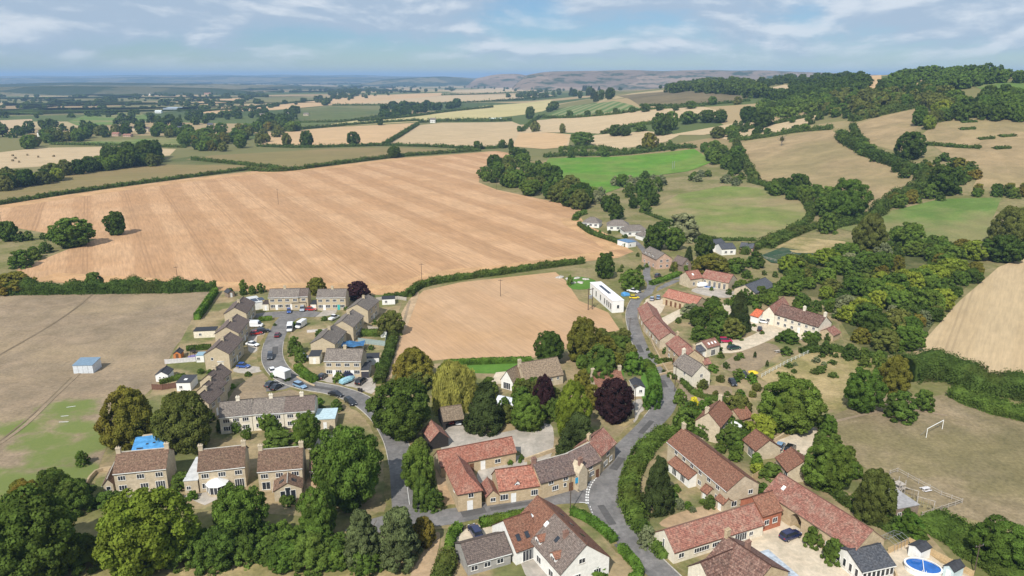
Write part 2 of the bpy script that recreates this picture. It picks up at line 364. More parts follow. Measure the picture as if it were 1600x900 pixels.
def sheet_w(name, pts, mat, dz=.03, parent=None):
    """ground cover draped over the terrain inside a world polygon"""
    _sn[0] += 1; dz += _sn[0] * .0004
    P = [(p[0], p[1]) for p in pts]
    out = [P[0]]
    for p in P[1:] + [P[0]]:
        q = out[-1]; L = math.dist(p, q); k = max(1, int(L / 18)) if max(p[1], q[1]) > 270 else 1
        for j in range(1, k + 1): out.append((q[0] + (p[0] - q[0]) * j / k, q[1] + (p[1] - q[1]) * j / k))
    P = out[:-1]; A = np.array(P); flat = float(zf(A[:, 0], A[:, 1]).max()) == 0
    n = len(P); vs = [Vector(p) for p in P]
    if not flat:
        st = 10 if (A.max(0) - A.min(0)).max() < 700 else 20
        x0, y0 = A.min(0); x1, y1 = A.max(0)
        a, b = np.meshgrid(np.arange(math.ceil(x0 / st) * st, x1, st), np.arange(math.ceil(y0 / st) * st, y1, st))
        k = inside(P, a, b); vs += [Vector((float(u), float(v))) for u, v in zip(a[k], b[k])]
    r = delaunay_2d_cdt(vs, [(i, (i + 1) % n) for i in range(n)], [list(range(n))], 1, 1e-4)
    xy = np.array([(v.x, v.y) for v in r[0]]); z = zf(xy[:, 0], xy[:, 1])
    z = z + np.where(z > 0, dz + .2, dz)
    me = bpy.data.meshes.new(name); me.from_pydata([(*p, q) for p, q in zip(xy.tolist(), z.tolist())], [], [f for f in r[2]]); me.update()
    return tag(link(name, me, parent, mat=mat), kind='structure')
def sheet(name, px, mat, dz=.03, sm=0):
    pts = [at(*p) for p in px]
    if sm: pts = smooth(pts, sm)
    return sheet_w(name, pts, mat, dz)
def strip(pts, w0, w1=None):
    """offset a world polyline to both sides"""
    L = []; Rr = []; n = len(pts)
    for i, p in enumerate(pts):
        t = (pts[min(i + 1, n - 1)] - pts[max(i - 1, 0)]); t.z = 0; t.normalize(); nn = Vector((-t.y, t.x, 0))
        w = (w0[i] if isinstance(w0, (list, tuple)) else w0) / 2
        L.append(p + nn * w); Rr.append(p - nn * w)
    return L, Rr
STUB = fieldmat('orange stubble', (.43, .265, .15), (.55, .355, .21), 151, 15, .66, (.41, .24, .125), .45, .016, .55, tram=26)
STUB2 = fieldmat('sandy stubble', (.455, .295, .175), (.515, .35, .22), 150, 14, .35, (.43, .27, .14), .45, .02, .35)
PALE = fieldmat('pale stubble', (.45, .34, .205), (.50, .385, .24), 35, 9, .5, (.45, .35, .21), .4, .008, .35, tram=24)
PALE2 = fieldmat('straw stubble', (.46, .35, .215), (.51, .40, .25), 97, 6, .5, (.47, .37, .23), .4, .01, .35, tram=20)
ORANGE = fieldmat('tan stubble', (.50, .34, .19), (.55, .39, .23), 80, 12, .4, (.44, .31, .17), .4, .006, .3)
YELLOW = fieldmat('yellow stubble', (.46, .39, .19), (.50, .43, .22), 75, 10, .4, (.38, .35, .15), .4, .006, .3)
DRY = fieldmat('parched pasture', (.245, .19, .13), (.30, .235, .165), patch=(.335, .26, .165), pamt=.55, pscale=.03, fine=.55)
def turf(m, spots):      # watered ground stays green: soft-edged areas on the field, in metres
    t = m.node_tree; b = t.nodes['Principled BSDF']; src = b.inputs['Base Color'].links[0].from_socket; ge = node(t, 'ShaderNodeNewGeometry'); f = None
    wob = node(t, 'ShaderNodeTexNoise'); wob.inputs['Scale'].default_value = .13; wob.inputs['Detail'].default_value = 5; wob.inputs['Roughness'].default_value = .65; t.links.new(ge.outputs['Position'], wob.inputs['Vector'])
    for x, y, rx, ry in spots:
        q = at(x, y); va = node(t, 'ShaderNodeVectorMath', operation='SUBTRACT'); t.links.new(ge.outputs['Position'], va.inputs[0]); va.inputs[1].default_value = (q.x, q.y, 0)
        vm = node(t, 'ShaderNodeVectorMath', operation='MULTIPLY'); t.links.new(va.outputs[0], vm.inputs[0]); vm.inputs[1].default_value = (1 / rx, 1 / ry, 0)
        ln = node(t, 'ShaderNodeVectorMath', operation='LENGTH'); t.links.new(vm.outputs[0], ln.inputs[0])
        g = ramp_(t, math_(t, 'ADD', ln.outputs['Value'], math_(t, 'MULTIPLY', math_(t, 'SUBTRACT', wob.outputs[0], .5), 2.6)), 1.15, .35); f = g if f is None else math_(t, 'MAXIMUM', f, g)
    t.links.new(mix_(t, math_(t, 'MULTIPLY', f, .85), src, (.135, .185, .045)), b.inputs['Base Color'])
turf(DRY, [(40, 755, 26, 9), (110, 742, 11, 9), (105, 640, 9, 7), (128, 668, 8, 5), (100, 712, 10, 9), (25, 668, 10, 6), (150, 690, 8, 10), (70, 690, 10, 6)])
OLIVE = fieldmat('olive pasture', (.21, .175, .075), (.25, .205, .095), 75, 8, .3, (.27, .19, .10), .6, .006, .35)
HILL = fieldmat('dry hill pasture', (.30, .225, .125), (.36, .27, .155), patch=(.24, .205, .10), pamt=.6, pscale=.012, fine=.45)
GREEN = fieldmat('green meadow', (.095, .215, .028), (.12, .24, .036), patch=(.19, .215, .065), pamt=.5, pscale=.018, fine=.35)
PAST = fieldmat('part-dry pasture', (.145, .195, .05), (.19, .215, .07), patch=(.31, .245, .135), pamt=.9, pscale=.011, fine=.4)
PAST2 = fieldmat('upland pasture', (.105, .18, .04), (.14, .205, .055), patch=(.26, .22, .11), pamt=.75, pscale=.012, fine=.4)
STRIPE = fieldmat('striped crop', (.10, .16, .05), (.27, .26, .13), 22, 14, .8, None, fine=.3)
DKBROWN = fieldmat('painted cloud shade', (.16, .13, .075), (.19, .155, .09), patch=(.115, .10, .06), pamt=.7, pscale=.006, fine=.3)  # cloud shadow over the field, painted into its dark brown
DKGREEN = fieldmat('dark crop', (.10, .13, .045), (.125, .15, .055), patch=(.15, .14, .06), pamt=.5, pscale=.006, fine=.3)
LAWN = fieldmat('watered lawn', (.085, .18, .03), (.11, .22, .04), fine=.3)
ROUGH = fieldmat('rough dry grass', (.33, .26, .13), (.42, .33, .18), patch=(.20, .19, .07), pamt=.75, pscale=.06, fine=.6)
PITCH_M = fieldmat('worn playing field', (.225, .18, .11), (.32, .255, .165), 66, 0, .5, (.175, .155, .075), .75, .03, .7)
GARDEN = fieldmat('dry garden', (.28, .215, .125), (.35, .275, .165), patch=(.12, .145, .048), pamt=.85, pscale=.07, fine=.45)
SOIL = fieldmat('earth track', (.42, .30, .19), (.48, .355, .23), patch=(.36, .25, .15), pamt=.5, pscale=.1, fine=.4)
NET = fieldmat('netted plot', (.035, .07, .045), (.05, .09, .05), patch=(.10, .11, .07), pamt=.5, pscale=.12, fine=.4)
SCRUB = fieldmat('scrub undergrowth', (.075, .092, .032), (.11, .12, .045), patch=(.20, .17, .085), pamt=.5, pscale=.06, fine=.6)
GREENEDGE = fieldmat('green verge', (.12, .17, .045), (.19, .20, .075), patch=(.30, .25, .13), pamt=.6, pscale=.12, fine=.5)
# fields (photo outline of each, laid on the terrain)
for nm, mt, px in [
 ('stubble_field', STUB, [(-60, 330), (0, 320), (100, 305), (200, 291), (300, 278), (400, 267), (440, 268), (520, 259), (617, 247), (700, 242), (775, 236), (800, 240), (752, 262), (748, 285), (775, 296), (830, 308), (880, 318), (918, 330), (897, 343), (908, 355), (940, 368), (975, 385), (990, 393), (965, 403), (910, 409), (850, 417), (780, 427), (710, 433), (660, 441), (636, 458), (600, 461), (560, 456), (340, 454), (250, 449), (150, 445), (60, 440), (25, 422), (100, 392), (150, 374), (90, 367), (0, 352), (-60, 350)]),
 ('parched_field', DRY, [(-80, 455), (338, 453), (300, 510), (272, 545), (246, 600), (200, 640), (170, 690), (150, 740), (130, 772), (-80, 775)]),
 ('stubble_field', STUB2, [(632, 480), (662, 454), (720, 441), (868, 425), (885, 440), (905, 470), (950, 488), (968, 515), (900, 540), (860, 565), (830, 558), (700, 561), (655, 566), (622, 575), (612, 545), (628, 510)]),
 ('pasture_field', OLIVE, [(-60, 314), (-60, 300), (0, 290), (70, 280), (130, 264), (260, 257), (390, 258), (440, 262), (360, 269), (200, 287), (0, 316)]),
 ('pale_stubble_field', PALE2, [(-60, 262), (-60, 240), (0, 238), (60, 231), (180, 229), (275, 233), (265, 243), (180, 248), (100, 258), (0, 264)]),
 ('pasture_field', PAST2, [(80, 226), (150, 220), (300, 214), (318, 221), (280, 230), (180, 227)]),
 ('pasture_field', OLIVE, [(290, 249), (330, 243), (520, 232), (615, 230), (742, 236), (640, 243), (520, 254), (440, 263), (380, 257)]),
 ('tan_stubble_field', ORANGE, [(402, 228), (420, 208), (520, 199), (651, 192), (600, 226), (560, 227), (470, 230)]),
 ('pale_stubble_field', PALE, [(602, 226), (627, 212), (653, 196), (690, 192), (800, 190), (850, 208), (892, 210), (888, 229), (800, 229), (750, 231), (700, 229)]),
 ('yellow_stubble_field', YELLOW, [(470, 200), (560, 188), (690, 176), (760, 165), (860, 156), (875, 163), (848, 174), (760, 185), (640, 191), (520, 198)]),
 ('dark_green_field', DKGREEN, [(448, 192), (468, 172), (520, 167), (590, 172), (602, 180), (540, 190), (470, 199)]),
 ('tan_stubble_field', ORANGE, [(330, 176), (420, 166), (560, 150), (690, 145), (690, 149), (590, 160), (520, 164), (430, 172)]),
 ('pale_stubble_field', PALE2, [(560, 162), (600, 157), (700, 149), (850, 146), (870, 150), (760, 158), (650, 163)]),
 ('pale_stubble_field', PALE2, [(700, 144), (760, 138), (872, 134), (880, 141), (800, 145)]),
 ('striped_field', STRIPE, [(850, 183), (890, 166), (960, 158), (1002, 171), (960, 178), (900, 184)]),
 ('straw_field', PALE2, [(815, 206), (838, 188), (1000, 173), (1100, 167), (1128, 175), (1080, 188), (1000, 196), (935, 209)]),
 ('cloud_shaded_field', DKBROWN, [(965, 150), (1060, 142), (1172, 150), (1160, 160), (1060, 166), (1000, 166)]),  # shade of a cloud put into this field's colour
 ('straw_field', PALE2, [(885, 233), (930, 211), (1010, 205), (1062, 211), (1040, 222), (960, 234)]),
 ('straw_field', PALE2, [(1045, 211), (1165, 189), (1182, 194), (1100, 211)]),
 ('straw_field', ORANGE, [(800, 229), (812, 208), (850, 207), (890, 210), (885, 230), (850, 233)]),
 ('green_meadow', GREEN, [(845, 264), (858, 247), (960, 245), (1085, 233), (1115, 252), (1075, 268), (1000, 277), (975, 292), (940, 304), (895, 290)]),
 ('pasture_field', PAST, [(1010, 332), (1060, 304), (1130, 291), (1200, 294), (1252, 317), (1266, 338), (1240, 353), (1180, 374), (1110, 371), (1060, 352)]),
 ('hill_pasture', HILL, [(1145, 225), (1230, 213), (1300, 203), (1315, 220), (1340, 242), (1400, 264), (1445, 276), (1440, 294), (1390, 314), (1370, 328), (1330, 304), (1250, 292), (1180, 284), (1155, 252)]),
 ('hill_pasture', HILL, [(1332, 196), (1380, 181), (1445, 168), (1438, 195), (1420, 215), (1405, 238), (1360, 226), (1340, 216)]),
 ('hill_pasture', HILL, [(1438, 212), (1470, 188), (1660, 188), (1660, 305), (1520, 292), (1535, 265), (1480, 245)]),
 ('straw_field', PALE2, [(1115, 213), (1200, 195), (1294, 175), (1272, 190), (1180, 216), (1150, 223)]),
 ('upland_pasture', PAST2, [(1300, 356), (1380, 333), (1470, 311), (1565, 309), (1552, 340), (1538, 388), (1450, 384), (1400, 368), (1340, 364)]),
 ('pale_stubble_field', PALE, [(1660, 385), (1600, 402), (1560, 418), (1500, 470), (1428, 550), (1440, 566), (1520, 578), (1660, 602)]),
 ('playing_field', PITCH_M, [(1300, 650), (1370, 618), (1450, 622), (1490, 612), (1530, 636), (1660, 668), (1660, 830), (1540, 818), (1480, 800), (1390, 760), (1330, 715), (1285, 672)]),
 ('rough_meadow', ROUGH, [(1180, 585), (1250, 552), (1320, 542), (1390, 552), (1350, 600), (1310, 640), (1280, 640), (1230, 620)]),
 ('upland_pasture', PAST2, [(1515, 134), (1580, 127), (1660, 124), (1660, 150), (1560, 148)]),
 ('straw_field', PALE2, [(1205, 137), (1228, 132), (1240, 141), (1222, 149), (1200, 152)]),
 ('earth_slope', ORANGE, [(1357, 118), (1373, 116), (1376, 140), (1365, 144), (1356, 134)]),
 ('rough_meadow', ROUGH, [(-60, 868), (200, 878), (420, 882), (640, 872), (668, 850), (690, 905), (640, 960), (-60, 960)]),
 ('scrub_ground', SCRUB, [(1225, 425), (1280, 405), (1330, 392), (1400, 378), (1470, 388), (1530, 402), (1518, 440), (1478, 480), (1445, 525), (1415, 552), (1360, 558), (1325, 522), (1312, 500), (1312, 470), (1240, 458)]),
 ('netted_plot', NET, [(1188, 400), (1222, 387), (1280, 396), (1246, 415), (1205, 411)]),
 ('rough_meadow', ROUGH, [(1200, 385), (1240, 370), (1320, 378), (1335, 392), (1285, 402), (1240, 395)]),
 ('straw_field', PALE2, [(0, 200), (0, 188), (50, 186), (52, 194), (30, 200)]),
 ('green_meadow', PAST2, [(105, 190), (140, 178), (215, 176), (240, 184), (180, 196), (120, 196)]),
 ('tan_stubble_field', ORANGE, [(312, 177), (350, 167), (405, 163), (400, 170), (345, 178)]),
 ('tan_stubble_field', ORANGE, [(290, 162), (330, 156), (375, 153), (385, 160), (330, 164)]),
]: sheet(nm, px, mt, .03)
# green patches on the parched field, where the playing ground is watered
for px in [] and [[(0, 745), (60, 740), (110, 725), (135, 740), (125, 765), (60, 772), (0, 772)], [(85, 638), (110, 631), (122, 640), (115, 650), (92, 652)], [(110, 672), (140, 660), (142, 674), (122, 682)], [(85, 705), (110, 690), (125, 700), (120, 735), (95, 730)], [(5, 665), (30, 660), (45, 672), (20, 680)]]:
    sheet('green_turf', px, GREENEDGE, .04, 4)
# estate ground, gardens, drives
sheet('garden_ground', [(340, 456), (420, 448), (560, 456), (632, 460), (612, 520), (596, 570), (600, 600), (640, 690), (640, 790), (560, 812), (140, 785), (160, 715), (246, 600), (300, 500)], GARDEN, .02)
sheet('garden_ground', [(655, 570), (830, 560), (980, 520), (1010, 560), (1040, 620), (1000, 690), (940, 740), (880, 780), (690, 800), (650, 700)], GARDEN, .02)
sheet('garden_ground', [(990, 470), (1090, 430), (1300, 470), (1320, 540), (1180, 590), (1320, 650), (1320, 720), (1420, 800), (1560, 960), (1000, 960), (960, 770), (1060, 640), (1040, 590)], GARDEN, .02)
sheet('garden_ground', [(690, 830), (800, 805), (905, 800), (1000, 900), (1000, 960), (680, 960)], GARDEN, .02)
for nm, mt, px in [
 ('lawn', LAWN, [(700, 580), (705, 563), (830, 560), (832, 578), (790, 584)]), ('lawn', LAWN, [(934, 588), (940, 575), (975, 577), (975, 588)]),
 ('lawn', LAWN, [(885, 440), (900, 432), (930, 438), (926, 450), (895, 452)]), ('lawn', LAWN, [(1078, 652), (1100, 645), (1108, 656), (1082, 668)]),
 ('lawn', LAWN, [(1000, 600), (1010, 575), (1030, 600), (1032, 630), (1010, 640)]),
 ('dry_lawn', DRY, [(1125, 572), (1165, 545), (1190, 535), (1218, 545), (1190, 575), (1160, 583)]),
 ('dry_lawn', DRY, [(1058, 590), (1075, 578), (1092, 600), (1140, 605), (1135, 625), (1070, 625), (1055, 612)]),
 ('dry_lawn', SOIL, [(1030, 818), (1065, 800), (1135, 785), (1130, 810), (1060, 826)]),
 ('courtyard', GRAVEL, [(1140, 838), (1200, 820), (1222, 812), (1262, 835), (1335, 890), (1330, 960), (1230, 960)]),
 ('courtyard', CONCRETE, [(690, 705), (698, 668), (720, 665), (745, 672), (775, 678), (850, 662), (865, 675), (860, 715), (830, 722), (800, 700), (740, 700)]),
 ('courtyard', CONCRETE, [(745, 745), (760, 722), (812, 712), (822, 730), (780, 740), (760, 760)]),
 ('driveway', GRAVEL, [(1195, 700), (1232, 682), (1268, 665), (1280, 690), (1262, 712), (1240, 722)]),
 ('driveway', GRAVEL, [(1110, 548), (1122, 533), (1160, 530), (1205, 510), (1225, 515), (1205, 530), (1170, 545), (1140, 552)]),
 ('driveway', GRAVEL, [(1170, 512), (1180, 500), (1215, 508), (1228, 518), (1195, 522)]),
 ('driveway', GRAVEL, [(1245, 520), (1285, 528), (1275, 534), (1245, 530)]),
 ('driveway', GRAVEL, [(710, 845), (712, 835), (745, 822), (815, 812), (822, 820), (790, 834), (735, 850)]),
 ('patio', CONCRETE, [(812, 868), (838, 858), (858, 880), (870, 905), (830, 910)]),
 ('driveway', CONCRETE, [(475, 700), (480, 690), (522, 680), (524, 702), (500, 706)]),
 ('driveway', CONCRETE, [(500, 603), (502, 588), (530, 586), (580, 590), (585, 612), (560, 618)]),
 ('driveway', CONCRETE, [(440, 494), (450, 482), (520, 482), (520, 492), (480, 496)]),
 ('driveway', CONCRETE, [(388, 548), (392, 515), (425, 516), (424, 522), (402, 526), (402, 548)]),
 ('driveway', CONCRETE, [(364, 580), (375, 572), (408, 574), (410, 580), (385, 584)]),
 ('driveway', CONCRETE, [(990, 660), (988, 630), (1002, 624), (1006, 640), (1020, 652), (1012, 660)]),
 ('driveway', GRAVEL, [(1003, 460), (1020, 470), (1042, 465), (1040, 475), (1030, 492), (1012, 490), (1005, 475)]),
 ('farmyard', GRAVEL, [(1028, 500), (1068, 480), (1078, 485), (1040, 510)]),
 ('farmyard', GRAVEL, [(1100, 490), (1140, 470), (1145, 495), (1120, 505)]),
 ('farmyard', CONCRETE, [(1080, 455), (1100, 448), (1150, 455), (1185, 440), (1195, 445), (1160, 462), (1120, 465)]),
 ('patio', GRAVEL, [(1382, 868), (1420, 845), (1470, 880), (1520, 905), (1430, 930), (1395, 905)]),
 ('patio', CONCRETE, [(170, 772), (240, 762), (262, 768), (250, 778), (190, 785)]), ('patio', CONCRETE, [(285, 775), (330, 768), (350, 775), (320, 790)]),
 ('patio', SOIL, [(480, 762), (485, 745), (520, 748), (525, 765), (505, 775)]), ('dry_lawn', DRY, [(375, 600), (415, 583), (432, 600), (470, 618), (440, 632), (360, 634)]),
 ('earth_track', SOIL, [(612, 520), (640, 468), (655, 458), (640, 500), (622, 545), (612, 590), (596, 592), (600, 560)]),
 ('earth_track', SOIL, [(640, 905), (660, 865), (678, 835), (688, 835), (682, 870), (668, 905)]),
 ('verge', SOIL, [(618, 690), (640, 690), (660, 750), (665, 790), (640, 800), (632, 760)]),
 ('verge', SOIL, [(690, 790), (680, 720), (695, 735), (718, 770), (715, 800)]),
 ('patio', GRAVEL, [(775, 582), (800, 580), (795, 600), (765, 600)]),
 ('verge', ROUGH, [(955, 660), (990, 640), (992, 655), (975, 668)])]:
    sheet(nm, px, mt, .04 if nm != 'courtyard' else .05, 3 if len(px) > 4 else 0)
# ---------------------------------------------------------------- roads
VERGE = fieldmat('roadside grass', (.20, .175, .075), (.28, .225, .12), patch=(.12, .135, .045), pamt=.7, pscale=.15, fine=.6)
def road(name, px, w, dz, mat=TARMAC, n=6, verge=1.3):
    pts = smooth([at(*p) for p in px], n, False)
    if isinstance(w, list): w = np.interp(np.linspace(0, len(w) - 1, len(pts)), range(len(w)), w).tolist()
    L, Rr = strip(pts, w)
    if verge:
        r = random.Random(len(px)); ww = w if isinstance(w, list) else [w] * len(pts)
        A, B = strip(pts, [q + 2 * verge + r.uniform(-.7, .7) for q in ww]); sheet_w('verge', A + B[::-1], VERGE, dz - .035)
    sheet_w(name, L + Rr[::-1], mat, dz); return pts, L, Rr
def kerb(line, name='kerb', h=.25, w=.16, mat=None):
    L, Rr = strip(line, w); m = MB()
    for i in range(len(L) - 1):
        a, b, c, d_ = L[i], L[i + 1], Rr[i + 1], Rr[i]
        z = float(zf(a.x, a.y)); m.hexa([(d_.x, d_.y, z), (c.x, c.y, z), (b.x, b.y, z), (a.x, a.y, z), (d_.x, d_.y, z + h), (c.x, c.y, z + h), (b.x, b.y, z + h), (a.x, a.y, z + h)])
    return tag(m.build(name, mat or KERB), kind='structure')
MAIN = [(1110, 970), (1060, 922), (1020, 883), (993, 855), (976, 836), (957, 815), (945, 795), (942, 770), (950, 741), (976, 706), (1013, 666), (1036, 638), (1041, 612), (1030, 587), (1007, 555), (993, 520), (987, 492), (994, 470), (1010, 458), (1035, 446), (1070, 432)]
mp_, mL, mR = road('road', MAIN, [5.2, 5.2, 5.2, 5.2, 5.2, 5.6, 6.4, 7.5, 7.2, 6, 5.4, 6, 6, 5, 4.8, 4.6, 4.4, 4.2, 5, 5, 4], .07)
wp, wL, wR = road('road', [(548, 838), (600, 818), (650, 812), (700, 808), (760, 797), (820, 787), (870, 776), (925, 770)], [5, 5, 6, 5.5, 5, 5, 6, 8], .082)
ep, eL, eR = road('road', [(640, 815), (632, 770), (627, 725), (616, 685), (594, 650), (560, 624), (520, 610), (478, 602), (445, 588), (427, 565), (427, 540), (437, 515), (450, 498), (470, 492)], [6.5, 5.5, 5.5, 5.6, 5.8, 5.8, 5.8, 6, 6.5, 6.5, 6.2, 6, 7, 7], .094)
road('road', [(395, 494), (425, 492), (470, 491), (497, 492)], [4, 7, 8, 6], .106)
road('road', [(415, 605), (435, 602), (455, 597)], [7, 8, 6], .106)
road('lane', [(1012, 458), (1018, 445), (1010, 430), (1012, 402), (1000, 385), (985, 372)], [3.5, 3.5, 3.2, 3.2, 3, 3], .106)
road('lane', [(1068, 433), (1040, 437), (1018, 447)], 3.6, .118)
kerb([p for p in eL[12:62]]); kerb([p for p in eR[14:62]])
kerb(mR[4:50]); kerb(mL[62:112]); kerb(wL[22:40])
# repairs and covers in the road surface
REPAIR = fieldmat('asphalt repair', (.10, .097, .097), (.125, .12, .12), fine=.35)
for px, L, w in [((1000, 545), 7, 1.6), ((1036, 600), 5, 2.0), ((1010, 668), 8, 1.4), ((965, 725), 6, 1.8), ((948, 805), 7, 1.5), ((800, 791), 9, 1.3), ((740, 801), 5, 2.2), ((600, 655), 6, 1.8), ((500, 606), 9, 1.4), ((430, 548), 7, 1.8), ((985, 872), 9, 1.6)]:
    c = at(*px); best = min(mp_ + wp + ep, key=lambda q: (q - c).length); src = mp_ if best in mp_ else wp if best in wp else ep; k = min(max(1, src.index(best)), len(src) - 2); t = (src[k + 1] - src[k - 1]).normalized(); nn = Vector((-t.y, t.x, 0))
    sheet_w('road_repair', [c - t * L / 2 - nn * w / 2, c + t * L / 2 - nn * w / 2 * .9, c + t * L / 2 + nn * w / 2, c - t * L / 2 + nn * w / 2 * 1.1], REPAIR, .10)
# headlands worked along the edge of the great stubble, and trodden ways over the parched field
HEAD = fieldmat('headland stubble', (.47, .285, .15), (.56, .365, .20), patch=(.42, .26, .14), pamt=.5, pscale=.03, fine=.5)
WAY = fieldmat('trodden way', (.275, .215, .148), (.32, .25, .175), fine=.4); RUT = fieldmat('worn rut', (.19, .15, .10), (.23, .18, .125), fine=.4)
for px, w in [([(70, 432), (150, 437), (250, 442), (340, 447), (450, 449), (560, 449), (600, 454), (636, 447), (700, 428), (780, 421), (850, 411), (910, 403), (958, 396)], 13), ([(965, 391), (935, 369), (900, 352), (892, 341)], 13), ([(0, 324), (100, 309), (200, 295), (300, 282), (400, 271), (520, 262), (617, 250), (700, 245)], 14)]: road('headland', px, w, .06, HEAD, verge=0)
for px, w, m_ in [([(-10, 700), (40, 664), (85, 620), (125, 582)], 1.1, WAY), ([(-10, 560), (60, 520), (110, 488), (148, 457)], .7, RUT), ([(0, 690), (60, 640), (112, 590)], .5, RUT), ([(640, 470), (632, 500), (618, 545), (606, 592)], 1.0, WAY), ([(1300, 660), (1400, 640), (1480, 650)], 1.0, WAY)]: road('trodden_way', px, w, .075, m_, verge=0)
# painted give-way lines at the junction
def dashes(px, n, w, duty=.55, dz=.19):
    pts = smooth([at(*p) for p in px], 8, False); seg = [0]
    for a, b in zip(pts, pts[1:]): seg.append(seg[-1] + (b - a).length)
    def P(s):
        k = min(max(1, int(np.searchsorted(seg, s))), len(pts) - 1); return pts[k - 1].lerp(pts[k], (s - seg[k - 1]) / max(1e-6, seg[k] - seg[k - 1]))
    for k in range(n):
        a, b = P(seg[-1] * k / n), P(seg[-1] * (k + duty) / n); t = (b - a).normalized(); nn = Vector((-t.y, t.x, 0)) * w / 2
        m = MB().face([(*(q).xy, dz) for q in (a - nn, b - nn, b + nn, a + nn)]); tag(m.build('road_marking', LINE), kind='structure')
dashes([(932, 747), (923, 760), (919, 775), (919, 790)], 11, .28, .62)
dashes([(928, 746), (919, 760), (916, 775), (916, 790)], 11, .28, .62)
dashes([(922, 792), (928, 808), (940, 822)], 7, .16, .5)
dashes([(905, 786), (918, 787)], 1, .18, 1); dashes([(910, 800), (914, 806)], 1, .14, 1)
for px in [[(640, 790), (636, 750), (630, 715)]]: dashes(px, 1, .1, 1)
# white boundary marks of the pitch on the parched field
for a, b in [((104, 637), (118, 635)), ((95, 651), (107, 650)), ((92, 660), (107, 659.5))]: dashes([a, b], 1, .25, 1, .11)
# ---------------------------------------------------------------- far hills
def hills(name, tops, dist, width, mat, n=6):
    P = smooth([Vector((a, b, 0)) for a, b in tops], n, False); V = []; Fc = []; k = 9
    for i, p in enumerate(P):
        u = (p.x - 800) / F; v = (450 - p.y) / F; dx, dy, dz = u, math.cos(PITCH) + v * math.sin(PITCH), -math.sin(PITCH) + v * math.cos(PITCH)
        edge = min(i, len(P) - 1 - i); zt = max(4, H + dz / dy * dist) * min(1, .15 + edge / 5)
        for j in range(k):
            s = j / (k - 1) * 2 - 1; y = dist + s * width; x = dx / dy * dist
            V.append((x, y, -2 + (zt + 2) * math.cos(s * math.pi / 2) ** 1.4 * (1 + .06 * math.sin(i * 1.7 + j * 2.1) * (abs(s) > .1))))
    for i in range(len(P) - 1):
        for j in range(k - 1): a = i * k + j; Fc.append((a, a + k, a + k + 1, a + 1))
    me = bpy.data.meshes.new(name); me.from_pydata(V, [], Fc); me.polygons.foreach_set('use_smooth', [True] * len(Fc)); me.update()
    o = link(name, me, mat=mat); return tag(o, kind='structure')
def hillmat(name, c, pal):
    m, t, b = newmat(name); ge = node(t, 'ShaderNodeNewGeometry'); mpn = node(t, 'ShaderNodeMapping'); mpn.inputs['Scale'].default_value = (.0026, .0035, .012); t.links.new(ge.outputs['Position'], mpn.inputs[0])
    vo = node(t, 'ShaderNodeTexVoronoi'); vo.inputs['Scale'].default_value = 1; t.links.new(mpn.outputs[0], vo.inputs['Vector']); sp = node(t, 'ShaderNodeSeparateColor'); t.links.new(vo.outputs['Color'], sp.inputs[0])
    n = noise_(t, mpn.outputs[0], 2.2, 6, .7)
    f = ramp_(t, sp.outputs[0], .3, .7); c_ = mix_(t, f, c, pal); c_ = mix_(t, ramp_(t, n, .49, .60), c_, (.035, .055, .02))
    t.links.new(c_, b.inputs['Base Color']); b.inputs['Roughness'].default_value = 1; b.inputs['Specular IOR Level'].default_value = 0; return m
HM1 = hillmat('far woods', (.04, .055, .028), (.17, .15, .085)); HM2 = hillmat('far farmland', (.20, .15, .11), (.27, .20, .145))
hills('far_hills', [(-300, 119), (-150, 117), (0, 119), (60, 118), (130, 119), (210, 116.8), (270, 117.6), (330, 116.5), (400, 117.8), (440, 116.4), (500, 117.8), (560, 117), (620, 119), (700, 120.5), (820, 123)], 16000, 3000, HM1)
hills('far_hills', [(-300, 121), (0, 121.8), (80, 120.6), (150, 121.8), (230, 119.6), (300, 120.6), (360, 118.6), (430, 120.2), (480, 119), (560, 120.6), (640, 120.8), (720, 122), (800, 123)], 11000, 1800, HM1)
hills('wood_and_shade_rise', [(-300, 139), (-100, 137), (0, 136), (90, 134.5), (180, 135), (260, 136), (340, 138), (420, 141)], 3700, 260, HM1)  # dark rise added in place of the cloud shadow over these woods
hills('wood_and_shade_rise', [(-300, 132), (-100, 130.5), (0, 131.5), (70, 129.5), (160, 128.8), (240, 130), (330, 131), (420, 133), (500, 135), (560, 137)], 5200, 700, HM1)
hills('far_hill', [(730, 124), (752, 121), (768, 117.5), (785, 115.8), (805, 115.5), (818, 117), (840, 121), (880, 124)], 6400, 500, HM2)
hills('wood_and_shade_rise', [(560, 126), (620, 123), (660, 120.5), (690, 119.5), (720, 121), (760, 124)], 7600, 700, HM1)
hills('far_hill', [(800, 124), (830, 116), (860, 112), (900, 111), (940, 110.5), (985, 109.5), (1030, 111), (1070, 110), (1110, 109.5), (1150, 110.5), (1190, 110), (1240, 112), (1300, 114), (1400, 118), (1500, 120)], 5200, 800, HM2)
